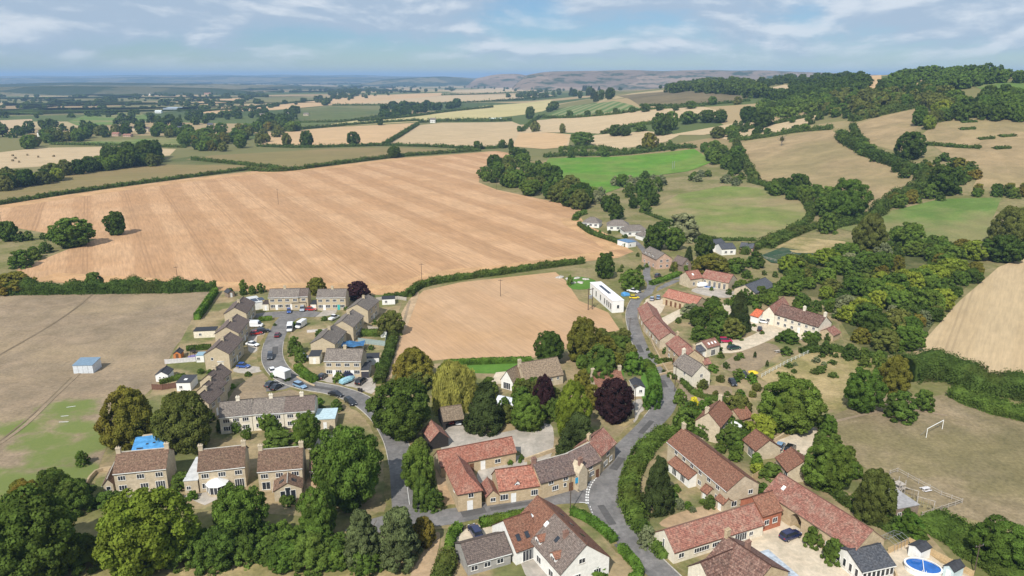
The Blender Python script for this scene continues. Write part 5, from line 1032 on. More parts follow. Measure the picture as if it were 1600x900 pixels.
_p = at(1221, 228); _o = empty('dead_tree', _p, 1, 'thin pale dying tree standing alone on the hill pasture', 'tree'); link('trunk', trunk_mesh('trunk', 9, True), _o, mat=plain('pale dead bark', (.20, .17, .14), .9), scale=(13, 13, 12)); link('crown', crown('bush', 2, 1), _o, (0, 0, 5), mat=LEAF['olive'], scale=(4, 4, 4))
# belts and woods
ADJ = dict(oak='dark green', ash='mid green', lime='bright yellow-green', olive='grey-green', chest='brown tinged', bush='low rounded', sallow='silvery', wild='shaggy', yew='blackish', hedge='bright clipped')
def wood(poly, n, kinds, hm, label, group, wr=(.8, 1.15), individual=True, seed=1, sp=.27, wmul=1.0):
    r = random.Random(seed); xs_ = [p[0] for p in poly]; ys_ = [p[1] for p in poly]; got = []; tries = 0
    while len(got) < n and tries < n * 60:
        tries += 1; x = r.uniform(min(xs_), max(xs_)); y = r.uniform(min(ys_), max(ys_))
        if not bool(inside(poly, np.array(x), np.array(y))): continue
        p = at(x, y); h = r.uniform(*hm); k = r.choice(kinds); w = h * r.uniform(*wr) * wmul
        if any((p - q).length < (w + v) * sp for q, v in got): continue
        got.append((p, w))
        if individual:
            lb = ADJ[k] + ' ' + label; lb = lb.replace('dark green dark', 'dark').replace('dark green tall dark', 'tall dark').replace('pale green tree', 'tree').replace('silver grey sallow', 'sallow')
            if SPEC[k] == 'bush': lb = lb.replace(' tree ', ' bush ').replace('bushy bush', 'bush').replace('broad tree', 'broad bush')
            plant(p, w, h, k, lb, ADJ[k] + ' ' + group)
        else: LOWTREES.append((p, w, h, k))
wood([(752, 262), (800, 240), (840, 248), (850, 268), (895, 292), (930, 305), (915, 330), (860, 315), (775, 297), (750, 285)], 56, ['oak', 'ash', 'bush', 'oak', 'olive', 'ash'], (8, 14), 'tree in the belt beside the great stubble field', 'trees of the belt beside the stubble', (.85, 1.2), seed=3, sp=.19)
wood([(930, 305), (960, 288), (1020, 280), (1030, 310), (1010, 340), (960, 345), (915, 330)], 18, ['ash', 'oak', 'bush', 'sallow'], (7, 13), 'tree in the thicket above the bungalows', 'trees above the bungalows', seed=4)
wood([(960, 292), (1000, 284), (1035, 286), (1020, 310), (975, 312)], 9, ['sallow'], (6, 8), 'silver grey sallow bush below the green meadow', 'sallow bushes by the meadow', (1.1, 1.5), seed=5)
wood([(1070, 278), (1120, 262), (1170, 282), (1150, 294), (1085, 296)], 9, ['sallow', 'sallow', 'bush'], (5, 7), 'silver grey sallow bush above the dry pasture', 'sallow bushes by the pasture', (1.1, 1.6), seed=6)
wood([(1085, 240), (1110, 228), (1160, 250), (1180, 285), (1150, 280), (1120, 262)], 14, ['ash', 'oak', 'bush'], (8, 13), 'hedgerow tree on the bank above the green meadow', 'trees on the meadow bank', seed=7)
wood([(870, 236), (960, 240), (1060, 228), (1070, 236), (960, 246), (880, 248)], 16, ['bush', 'oak', 'ash'], (5, 9), 'bushy tree on the top hedge of the green meadow', 'trees on the meadow top hedge', seed=8)
wood([(1228, 420), (1280, 405), (1330, 392), (1400, 375), (1470, 385), (1530, 400), (1520, 440), (1480, 478), (1450, 520), (1420, 550), (1360, 555), (1330, 520), (1300, 500), (1290, 470), (1240, 455)], 125, ['ash', 'lime', 'olive', 'bush', 'chest', 'ash', 'wild', 'sallow', 'ash', 'oak', 'bush'], (4, 9.5), 'tree in the dense wild thicket beside the pale stubble', 'trees of the thicket beside the pale stubble', (.9, 1.35), seed=9, sp=.21)
wood([(1170, 280), (1220, 290), (1290, 310), (1330, 345), (1290, 365), (1262, 340), (1240, 315), (1190, 298)], 20, ['ash', 'oak', 'bush'], (6, 11), 'tree on the hedge line above the part-dry pasture', 'trees above the part-dry pasture', seed=10)
wood([(1310, 205), (1330, 215), (1400, 258), (1440, 280), (1430, 290), (1395, 268), (1330, 238), (1308, 216)], 24, ['ash', 'wild', 'oak'], (5, 9), 'hedge tree running down the hillside between pastures', 'hedge trees down the hillside', seed=11)
wood([(1440, 262), (1480, 250), (1530, 262), (1520, 285), (1490, 305), (1450, 300)], 34, ['wild', 'bush', 'ash', 'chest'], (3.5, 7), 'scrub bush in the gorse patch on the hillside', 'scrub on the hillside', (1.0, 1.4), seed=12)
wood([(1380, 318), (1440, 300), (1520, 298), (1660, 305), (1660, 318), (1520, 308), (1440, 318), (1390, 332)], 26, ['wild', 'bush', 'ash', 'chest'], (5, 9), 'bushy hedgerow tree along the top of the upland pasture', 'trees along the upland pasture', seed=13)
wood([(1430, 185), (1470, 165), (1480, 190), (1450, 210), (1430, 205)], 9, ['ash', 'lime', 'olive'], (11, 16), 'pale green tree in the clump at the hill pasture corner', 'pale trees at the pasture corner', seed=14)
wood([(1500, 168), (1540, 150), (1660, 152), (1660, 195), (1560, 190), (1520, 186), (1480, 182)], 30, ['oak', 'ash', 'oak'], (12, 17), 'dark tree in the hanging wood on the right hillside', 'trees of the hanging wood', seed=15)
wood([(1290, 150), (1340, 140), (1420, 135), (1480, 140), (1500, 165), (1440, 165), (1350, 185), (1290, 178)], 40, ['ash', 'oak', 'ash', 'olive'], (10, 15), 'tree in the wooded cleft on the hillside', 'trees of the hillside cleft', seed=16)
wood([(1130, 200), (1200, 186), (1300, 168), (1330, 180), (1310, 200), (1240, 208), (1200, 213), (1140, 222)], 30, ['ash', 'wild', 'oak'], (5, 9), 'hedge tree between the strip fields below the hill', 'hedge trees of the strip fields', seed=17)
wood([(1180, 168), (1230, 160), (1290, 148), (1300, 165), (1210, 185), (1180, 190)], 22, ['ash', 'oak'], (10, 15), 'broad tree at the foot of the dark hill wood', 'trees at the foot of the hill wood', seed=18)
wood([(880, 158), (890, 145), (930, 140), (962, 146), (966, 158), (925, 160)], 18, ['oak', 'yew'], (20, 27), 'dark tree of the square copse above the striped field', 'trees of the square copse', (.6, .85), seed=19)
wood([(90, 378), (150, 374), (60, 410), (20, 420)], 8, ['wild', 'bush'], (4, 6), 'hedge bush along the left green field', 'bushes along the left green field', seed=20)
wood([(20, 372), (80, 372), (80, 378), (20, 380)], 5, ['wild'], (3, 5), 'grey-green hedge bush behind the left green field', 'bushes behind the left green field', seed=21)
wood([(0, 288), (60, 283), (110, 268), (170, 262), (250, 250), (258, 258), (140, 270), (80, 286), (0, 302)], 34, ['lime', 'ash', 'oak', 'olive'], (9, 15), 'tree in the belt below the pale left stubble', 'trees of the left belt', seed=22)
wood([(160, 258), (200, 246), (252, 246), (250, 256), (190, 264)], 12, ['oak'], (17, 22), 'tall dark tree at the end of the left belt', 'tall dark trees of the left belt', (.7, .9), seed=23)
wood([(0, 238), (60, 228), (80, 210), (160, 208), (320, 208), (420, 196), (460, 192), (470, 204), (420, 226), (330, 240), (280, 232), (300, 214), (150, 218), (70, 230), (0, 240)], 90, ['oak', 'ash', 'ash', 'olive', 'chest'], (10, 17), 'tree among the houses of the distant village', 'trees of the distant village', seed=24)
wood([(80, 872), (160, 880), (330, 874), (430, 862), (560, 888), (600, 898), (420, 886), (240, 880), (60, 885)], 14, ['bush', 'ash', 'bush'], (4, 7), 'undergrowth shrub along the lower hedge bank', 'undergrowth along the lower bank', (1.0, 1.4), seed=25)
wood([(300, 850), (340, 838), (440, 825), (520, 840), (560, 875), (520, 888), (420, 880), (330, 874)], 22, ['ash', 'bush', 'olive', 'bush', 'lime'], (2.5, 5), 'leafy shrub in the overgrown bank below the houses', 'shrubs of the overgrown bank', (1.0, 1.3), seed=26)
wood([(0, 770), (60, 765), (110, 775), (140, 800), (100, 810), (0, 800)], 6, ['oak', 'chest', 'bush'], (5, 8), 'tree at the bottom corner of the parched field', 'trees at the parched field corner', seed=27)
wood([(780, 660), (840, 600), (870, 640), (860, 668), (800, 675)], 9, ['bush', 'ash', 'olive'], (4, 7), 'garden shrub between the yard and the copper tree', 'shrubs above the concrete yard', seed=28)
wood([(920, 560), (960, 540), (985, 575), (940, 585), (905, 620), (930, 660), (900, 640)], 10, ['ash', 'bush', 'olive'], (4, 8), 'garden shrub around the red roofed cottage under the beech', 'shrubs around the beech cottage', seed=29)
wood([(1040, 660), (1080, 655), (1130, 690), (1160, 705), (1200, 690), (1150, 660), (1100, 690), (1060, 665)], 12, ['bush', 'hedge', 'bush'], (1.5, 3), 'low garden shrub between the chimneyed house and brown roofs', 'garden shrubs by the chimneyed house', (1.0, 1.5), seed=30)
wood([(1240, 470), (1300, 468), (1310, 500), (1300, 545), (1330, 560), (1290, 555), (1250, 540)], 12, ['bush', 'wild', 'ash'], (2.5, 5), 'shrub in the long farmhouse garden', 'shrubs of the farmhouse garden', seed=31)
wood([(1155, 455), (1230, 455), (1230, 470), (1165, 478)], 9, ['bush', 'ash'], (3, 5), 'shrub between the slate barn and the farm', 'shrubs by the slate barn', seed=32)
wood([(1320, 560), (1400, 600), (1420, 560), (1360, 545)], 5, ['bush'], (3, 4.5), 'bush on the rough meadow above the playing field', 'bushes on the rough meadow', seed=33)
wood([(1385, 830), (1420, 800), (1460, 830), (1480, 850), (1430, 850)], 6, ['bush', 'wild'], (2, 3), 'low bush behind the white summerhouse', 'bushes behind the summerhouse', seed=34)
wood([(300, 610), (335, 630), (350, 660), (420, 668), (460, 690), (380, 690), (330, 680)], 9, ['bush', 'ash'], (2.5, 5), 'garden shrub along the back of the grey terrace', 'shrubs behind the grey terrace', seed=35)
wood([(345, 466), (370, 452), (410, 452), (410, 458), (372, 462)], 6, ['bush'], (2.5, 4), 'shrub along the top of the estate gardens', 'shrubs above the estate', seed=36)
wood([(1060, 440), (1090, 425), (1200, 470), (1130, 480), (1090, 470)], 5, ['bush'], (1.5, 3), 'little shrub in the barn garden', 'shrubs of the barn garden', seed=37)
wood([(1185, 425), (1240, 418), (1250, 432), (1195, 440)], 7, ['bush', 'wild'], (2, 3.5), 'scrub clump below the netted plot', 'scrub below the netted plot', seed=38)
wood([(420, 497), (640, 470), (590, 560), (600, 600), (520, 640), (380, 640), (300, 600), (320, 520)], 26, ['bush', 'wild', 'hedge'], (.8, 1.8), 'tiny garden shrub on the estate', 'garden shrubs on the estate', (1.0, 1.6), seed=41)
wood([(1020, 560), (1060, 590), (1160, 600), (1180, 560), (1140, 545), (1210, 520), (1180, 470), (1110, 470), (1060, 500)], 26, ['bush', 'hedge', 'wild'], (.9, 2.2), 'tiny shrub in the upper lane gardens', 'garden shrubs by the upper lane', (1.0, 1.6), seed=42)
wood([(1060, 770), (1150, 790), (1130, 800), (1050, 800), (1040, 740)], 12, ['bush', 'hedge', 'wild', 'sallow'], (.9, 2.0), 'tiny shrub in the long terrace garden', 'garden shrubs of the long terrace', (1.0, 1.6), seed=43)
wood([(1380, 820), (1350, 800), (1280, 760), (1300, 760), (1400, 815)], 12, ['bush', 'hedge', 'wild'], (1.0, 2.2), 'tiny shrub behind the arched barn', 'garden shrubs behind the arched barn', (1.0, 1.6), seed=44)
wood([(740, 725), (760, 720), (800, 712), (822, 715), (820, 722), (770, 730)], 9, ['bush', 'hedge'], (.8, 1.5), 'potted shrub in the barn courtyard', 'courtyard shrubs', (1.0, 1.3), seed=45)
wood([(160, 790), (300, 790), (470, 800), (480, 780), (300, 775), (170, 775)], 14, ['bush', 'wild', 'hedge'], (.9, 2.0), 'tiny shrub in the detached house gardens', 'garden shrubs of the detached houses', (1.0, 1.5), seed=46)
wood([(1085, 508), (1108, 482), (1150, 482), (1165, 520), (1112, 536)], 14, ['ash', 'bush', 'oak', 'olive'], (3.5, 7), 'garden tree between the barns and the rust red extension', 'garden trees by the barns', seed=61)
wood([(1150, 470), (1170, 462), (1235, 468), (1200, 480), (1165, 485)], 9, ['bush', 'ash', 'oak'], (3, 5.5), 'garden tree behind the farmhouse wing', 'garden trees behind the farmhouse wing', seed=62)
wood([(905, 545), (975, 530), (990, 560), (955, 582), (925, 640), (905, 600)], 14, ['ash', 'bush', 'olive', 'chest'], (3.5, 7), 'garden tree between the stubble corner and the copper beech', 'garden trees by the copper beech', seed=63)
wood([(1060, 655), (1090, 640), (1170, 640), (1180, 665), (1150, 700), (1200, 715), (1190, 745), (1120, 705)], 20, ['bush', 'ash', 'hedge', 'lime'], (2, 4.5), 'garden bush among the brown roofed outbuildings', 'garden bushes among the outbuildings', seed=64)
wood([(1005, 545), (1020, 545), (1050, 585), (1090, 605), (1060, 612), (1035, 580)], 10, ['bush', 'hedge', 'wild'], (.8, 1.8), 'low plant in the stepped cottage gardens', 'plants of the stepped gardens', (1, 1.5), seed=65)
wood([(1040, 425), (1060, 412), (1110, 412), (1170, 425), (1180, 440), (1150, 432), (1060, 425)], 14, ['bush', 'ash', 'olive', 'wild'], (2, 4.5), 'bush between the pink house and the barn conversion', 'bushes by the barn conversion', seed=66)
wood([(905, 352), (1000, 368), (1010, 376), (960, 372), (915, 362)], 12, ['bush', 'wild', 'hedge'], (1.2, 2.4), 'garden bush in front of the bungalows', 'garden bushes by the bungalows', seed=67)
wood([(660, 700), (690, 790), (672, 800), (640, 720)], 6, ['bush', 'ash'], (2.5, 5), 'bush along the verge beside the hipped red house', 'bushes along the estate verge', seed=68)
wood([(1280, 665), (1300, 690), (1330, 730), (1345, 760), (1300, 745), (1275, 700)], 8, ['bush', 'ash', 'olive'], (3, 5.5), 'bush along the near side of the playing field', 'bushes along the playing field', seed=69)
wood([(700, 570), (770, 600), (800, 640), (720, 650), (690, 600)], 8, ['ash', 'bush', 'olive'], (3, 6), 'bush around the weeping willow', 'bushes around the willow', seed=70)
wood([(1100, 560), (1130, 575), (1175, 585), (1190, 600), (1180, 640), (1130, 632), (1080, 625), (1060, 600)], 22, ['bush', 'hedge', 'wild', 'olive'], (1.0, 2.8), 'garden bush between the cottage lawn and the great spreading tree', 'garden bushes below the lawn', (1, 1.5), seed=81)
wood([(1180, 600), (1240, 560), (1320, 548), (1330, 570), (1290, 600), (1240, 585)], 16, ['wild', 'bush', 'sallow'], (.8, 1.8), 'low scrub on the rough meadow grass', 'low scrub of the rough meadow', (1.2, 2), seed=82)
wood([(1240, 480), (1300, 470), (1318, 500), (1300, 512)], 10, ['bush', 'hedge', 'wild'], (1, 2), 'low bush in the walled garden behind the farmhouse', 'bushes behind the farmhouse', (1, 1.5), seed=83)
wood([(950, 400), (1000, 400), (1050, 412), (1000, 425), (960, 428)], 12, ['bush', 'wild'], (1, 2.2), 'low bush on the plot around the pink house', 'bushes by the pink house', (1, 1.5), seed=84)
# woods and trees too far to pick apart: leaf masses, one object per wood
def far_mass(name, poly, n, kinds, hm, seed, wr=(.8, 1.2), pre=None):
    LOWTREES.clear()
    if pre: pre()
    else: wood(poly, n, kinds, hm, '', '', wr, False, seed)
    VV = []; QQ = []; base = 0
    for (p, w, h, k) in LOWTREES:
        me = crown('round' if random.random() < .7 else 'bush', 2, random.randint(0, 2)); nv = len(me.vertices)
        key = me.name
        if key not in _vc:
            a = np.empty(nv * 3, np.float32); me.vertices.foreach_get('co', a); a = a.reshape(-1, 3); nq = (nv - 42) // 4
            _vc[key] = (a, nq, np.array([list(f.vertices) for f in me.polygons[nq:]]))
        a, nq, tri = _vc[key]
        keepq = np.arange(nq)[::(4 if len(LOWTREES) < 200 else 9)]; q = a[:nq * 4].reshape(nq, 4, 3)[keepq].copy(); cc = q.mean(1, keepdims=True); q = cc + (q - cc) * (1.7 if len(LOWTREES) < 200 else 2.4)
        ang = random.uniform(0, 6.28); cs, sn = math.cos(ang), math.sin(ang); M = np.array([[cs * w, -sn * w, 0], [sn * w, cs * w, 0], [0, 0, h]])
        VV.append(q.reshape(-1, 3) @ M.T + np.array(p)); QQ.append(np.arange(len(keepq) * 4).reshape(-1, 4) + base); base += len(keepq) * 4
        core = a[nq * 4:]; c4 = np.concatenate([tri, tri[:, 2:]], 1)
        VV.append((core * 1.12) @ M.T + np.array(p)); T3.append((tri + base)); base += len(core)
    me = bpy.data.meshes.new(name); V = np.concatenate(VV); Q = np.concatenate(QQ); T = np.concatenate(T3); T3.clear()
    me.vertices.add(len(V)); me.vertices.foreach_set('co', V.astype(np.float32).ravel()); lp = np.concatenate([Q.ravel(), T.ravel()]); me.loops.add(len(lp)); me.loops.foreach_set('vertex_index', lp.astype(np.int32))
    tot = np.concatenate([np.full(len(Q), 4), np.full(len(T), 3)]); me.polygons.add(len(tot)); me.polygons.foreach_set('loop_total', tot.astype(np.int32)); me.polygons.foreach_set('loop_start', np.concatenate([[0], np.cumsum(tot)[:-1]]).astype(np.int32)); me.update(calc_edges=True)
    return me
_vc = {}; T3 = []
def mass(label, poly, n, kinds, hm, seed, mat='oak', name='woodland'):
    me = far_mass(name, poly, n, kinds, hm, seed); tag(link(name, me, mat=LEAF[mat]), label, 'woodland', kind='stuff')
mass('distant rounded wood on the rise beyond the cloud-shaded field', [(1040, 146), (1050, 138), (1085, 130), (1140, 132), (1185, 142), (1195, 155), (1160, 152), (1100, 145)], 130, ['oak'], (15, 20), 51)
mass('dark wood on the steep hillside below the skyline', [(1180, 152), (1232, 148), (1238, 138), (1300, 130), (1350, 126), (1356, 138), (1345, 150), (1290, 156), (1225, 160)], 150, ['oak'], (10, 15), 52)
mass('green wood along the hilltop skyline', [(1376, 144), (1378, 124), (1420, 121), (1450, 116), (1530, 118), (1600, 122), (1660, 118), (1660, 128), (1560, 131), (1510, 140), (1440, 140)], 120, ['ash'], (7, 14), 53, 'ash')
mass('mixed wood filling the hillside cleft', [(1290, 180), (1300, 152), (1360, 146), (1440, 148), (1500, 150), (1520, 166), (1480, 184), (1440, 166), (1350, 188)], 80, ['ash'], (7, 14), 71, 'olive')
mass('dark hanging wood above the right hill pasture', [(1474, 190), (1500, 166), (1590, 158), (1660, 162), (1660, 190), (1560, 188)], 56, ['oak'], (9, 14), 72)
mass('wood at the foot of the dark hillside', [(1175, 190), (1185, 170), (1240, 160), (1295, 156), (1290, 172), (1215, 186)], 60, ['ash'], (8, 12), 73, 'ash')
mass('line of trees along the far hill crest', [(1180, 128), (1260, 120), (1340, 113), (1356, 113), (1350, 122), (1280, 128), (1200, 136)], 70, ['oak'], (9, 14), 54)
mass('skyline trees on the right hand ridge', [(1395, 116), (1440, 110), (1520, 108), (1600, 110), (1600, 113), (1440, 116)], 34, ['oak'], (9, 14), 55)
def lines(rows, dens, hm, seed):
    r = random.Random(seed)
    for row in rows:
        pts = [at(*p) for p in row]
        for a, b in zip(pts, pts[1:]):
            n = max(1, int((b - a).length * dens)); bunch = [r.random() for _ in range(6)]
            for k in range(n):
                u = r.random() if r.random() < .5 else min(1, max(0, r.choice(bunch) + r.gauss(0, .04))); q = a.lerp(b, u); q = Vector((q.x + r.gauss(0, 5), q.y + r.gauss(0, 8), 0)); q.z = float(zf(q.x, q.y)); h = r.uniform(*hm) * (1.6 if r.random() < .2 else 1); LOWTREES.append((q, h * r.uniform(.9, 1.7), h, 'oak'))
def plain_rows(seed, y0, y1, n, x0, x1):
    r = random.Random(seed); out = []
    for k in range(n):
        y = y0 + (y1 - y0) * (k / n) ** 1.25; x = x0
        while x < x1:
            L = r.uniform(60, 200); out.append([(x, y + r.uniform(-1, 1)), (min(x1, x + L), y + r.uniform(-1.2, 1.2))]); x += L + r.uniform(0, 40)
            if r.random() < .5: out.append([(x, y), (x + r.uniform(-10, 25), y + (y1 - y0) / n * 1.1)])
    return out
def mass_lines(label, rows, dens, hm, seed):
    me = far_mass('woodland', None, 0, None, hm, seed, pre=lambda: lines(rows, dens, hm, seed)); tag(link('woodland', me, mat=LEAF['oak']), label, 'woodland', kind='stuff')
mass_lines('hedgerow trees across the left plain', plain_rows(5, 146, 188, 11, -20, 410), .042, (5, 10), 56)
mass_lines('far hedgerow trees of the blue-green plain', plain_rows(6, 128, 146, 11, -20, 640), .015, (7, 12), 57)
mass('far hedgerow trees beyond the stubble strips', [(420, 164), (560, 146), (680, 138), (900, 130), (1000, 138), (900, 142), (700, 143), (600, 150), (430, 172)], 120, ['oak'], (9, 16), 58)
mass('wooded strip beside the yellow stubble', [(590, 182), (600, 168), (615, 166), (640, 168), (720, 164), (715, 170), (650, 178), (600, 188)], 46, ['oak'], (12, 20), 59)
mass('dark trees beside the dark green field', [(400, 200), (410, 190), (450, 176), (470, 170), (458, 195), (430, 206)], 26, ['oak'], (12, 18), 60)
mass('dark wood on the left horizon plain', [(500, 151), (520, 142), (585, 138), (590, 143), (560, 148)], 44, ['oak'], (14, 20), 61)
mass('far trees beside the copse', [(780, 152), (800, 146), (880, 142), (880, 150), (830, 158)], 26, ['oak'], (12, 18), 62)
mass('field trees along the left middle lanes', [(0, 200), (100, 196), (240, 186), (330, 178), (420, 172), (430, 180), (330, 192), (240, 206), (80, 212), (0, 220)], 80, ['oak', 'ash'], (9, 15), 63)
mass('hedge trees at the foot of the far pink hill', [(880, 134), (930, 130), (1040, 130), (1060, 138), (960, 142)], 90, ['oak'], (10, 15), 64)
# ---------------------------------------------------------------- hedges
def hedge(px, h, w, kind, label, group=None, dens=1.0, wild=0., name='hedge', leaf=None):
    pts = smooth([at(*p) for p in px], 4, False); seg = np.array([0] + list(np.cumsum([(b - a).length for a, b in zip(pts, pts[1:])]))); L = seg[-1]
    A = np.array([tuple(p) for p in pts]); mid = A[len(A) // 2]; dist = mid[1]
    lf = leaf or max(.24, dist * .0011)
    n = int(min(11000, L * (w + 2 * h) / (lf * lf) * 1.7 * dens)); r = RNG
    s = r.uniform(0, L, n); C0 = np.stack([np.interp(s, seg, A[:, k]) for k in range(3)], 1)
    C1 = np.stack([np.interp(np.clip(s + 1, 0, L), seg, A[:, k]) for k in range(3)], 1) - np.stack([np.interp(np.clip(s - 1, 0, L), seg, A[:, k]) for k in range(3)], 1)
    C1[:, 2] = 0; C1 /= np.linalg.norm(C1, axis=1)[:, None] + 1e-9; Nn = np.stack([-C1[:, 1], C1[:, 0], 0 * s], 1)
    ph = r.uniform(0, 6, 6); env = lambda s: 1 + wild * (.35 * np.sin(s * .55 / max(h, 2) * 3 + ph[0]) + .3 * np.sin(s * 1.31 / max(h, 2) * 3 + ph[1]) + .25 * np.sin(s * .21 / max(h, 2) * 3 + ph[2])) + (.04 * np.sin(s * 2.1 + ph[3]))
    e = env(s); th = r.uniform(-.25, math.pi + .25, n); ex = .45 if wild < .2 else .8
    cx = np.sign(np.cos(th)) * np.abs(np.cos(th)) ** ex * w / 2 * (.85 + .15 * e) * (1 + wild * (.3 * np.sin(s * .9 + ph[4]) + .3 * np.sin(s * .37 + ph[5]))); cz = np.maximum(0.02, np.abs(np.sin(th)) ** ex * h * e * np.where(np.sin(th) < 0, .05, 1)); low = r.random(n) < .35; cz = np.where(low, r.uniform(0, 1, n) * h * e * .9, cz); cx = np.where(low, np.sign(cx) * w / 2 * r.uniform(.9, 1.02, n), cx)
    P = C0 + Nn * cx[:, None]; P[:, 2] += cz; P += r.normal(size=P.shape) * lf * .35 * (1 + 2 * wild)
    N = Nn * (np.cos(th) * 1.0)[:, None]; N[:, 2] += np.maximum(.1, np.sin(th)); N += r.normal(size=N.shape) * .45; N /= np.linalg.norm(N, axis=1)[:, None]
    V = leaf_quads(P, N, lf * 1.25, .85); nq = n
    m = MB(); K = max(2, int(L / max(1.2, dist * .006))); ss = np.linspace(0, L, K); prev = None; ring = []
    kw = .86 - .5 * wild
    for q in ss:
        c = np.array([np.interp(q, seg, A[:, k]) for k in range(3)]); t = np.array([np.interp(min(q + 1, L), seg, A[:, k]) - np.interp(max(q - 1, 0), seg, A[:, k]) for k in range(3)]); t[2] = 0; t /= np.linalg.norm(t) + 1e-9; nn = np.array([-t[1], t[0], 0]); ee = float(env(np.array(q)))
        ring.append([c + nn * a * w * .5 + np.array([0, 0, b * h * ee]) for a, b in ((kw, -.02), (kw, .72), (kw * .6, .9), (-kw * .6, .9), (-kw, .72), (-kw, -.02))])
    core = []; cv = [p for rg in ring for p in rg]
    for i in range(K - 1):
        for k in range(5): core.append((i * 6 + k, i * 6 + k + 1, i * 6 + 7 + k, i * 6 + 6 + k))
    core.append((0, 1, 2, 3)); core.append((0, 3, 4, 5)); o_ = (K - 1) * 6; core.append((o_, o_ + 1, o_ + 2, o_ + 3)); core.append((o_, o_ + 3, o_ + 4, o_ + 5))
    allV = np.concatenate([V, np.array(cv)]); Q = np.concatenate([np.arange(nq * 4).reshape(-1, 4), np.array(core) + nq * 4])
    me = setmesh(bpy.data.meshes.new(name), allV, Q)
    return tag(link(name, me, mat=LEAF[kind]), label, 'hedge', group)
hedge([(337, 458), (322, 480), (308, 500)], 2.4, 2.2, 'hedge', 'bright green clipped hedge beside the top estate garden')
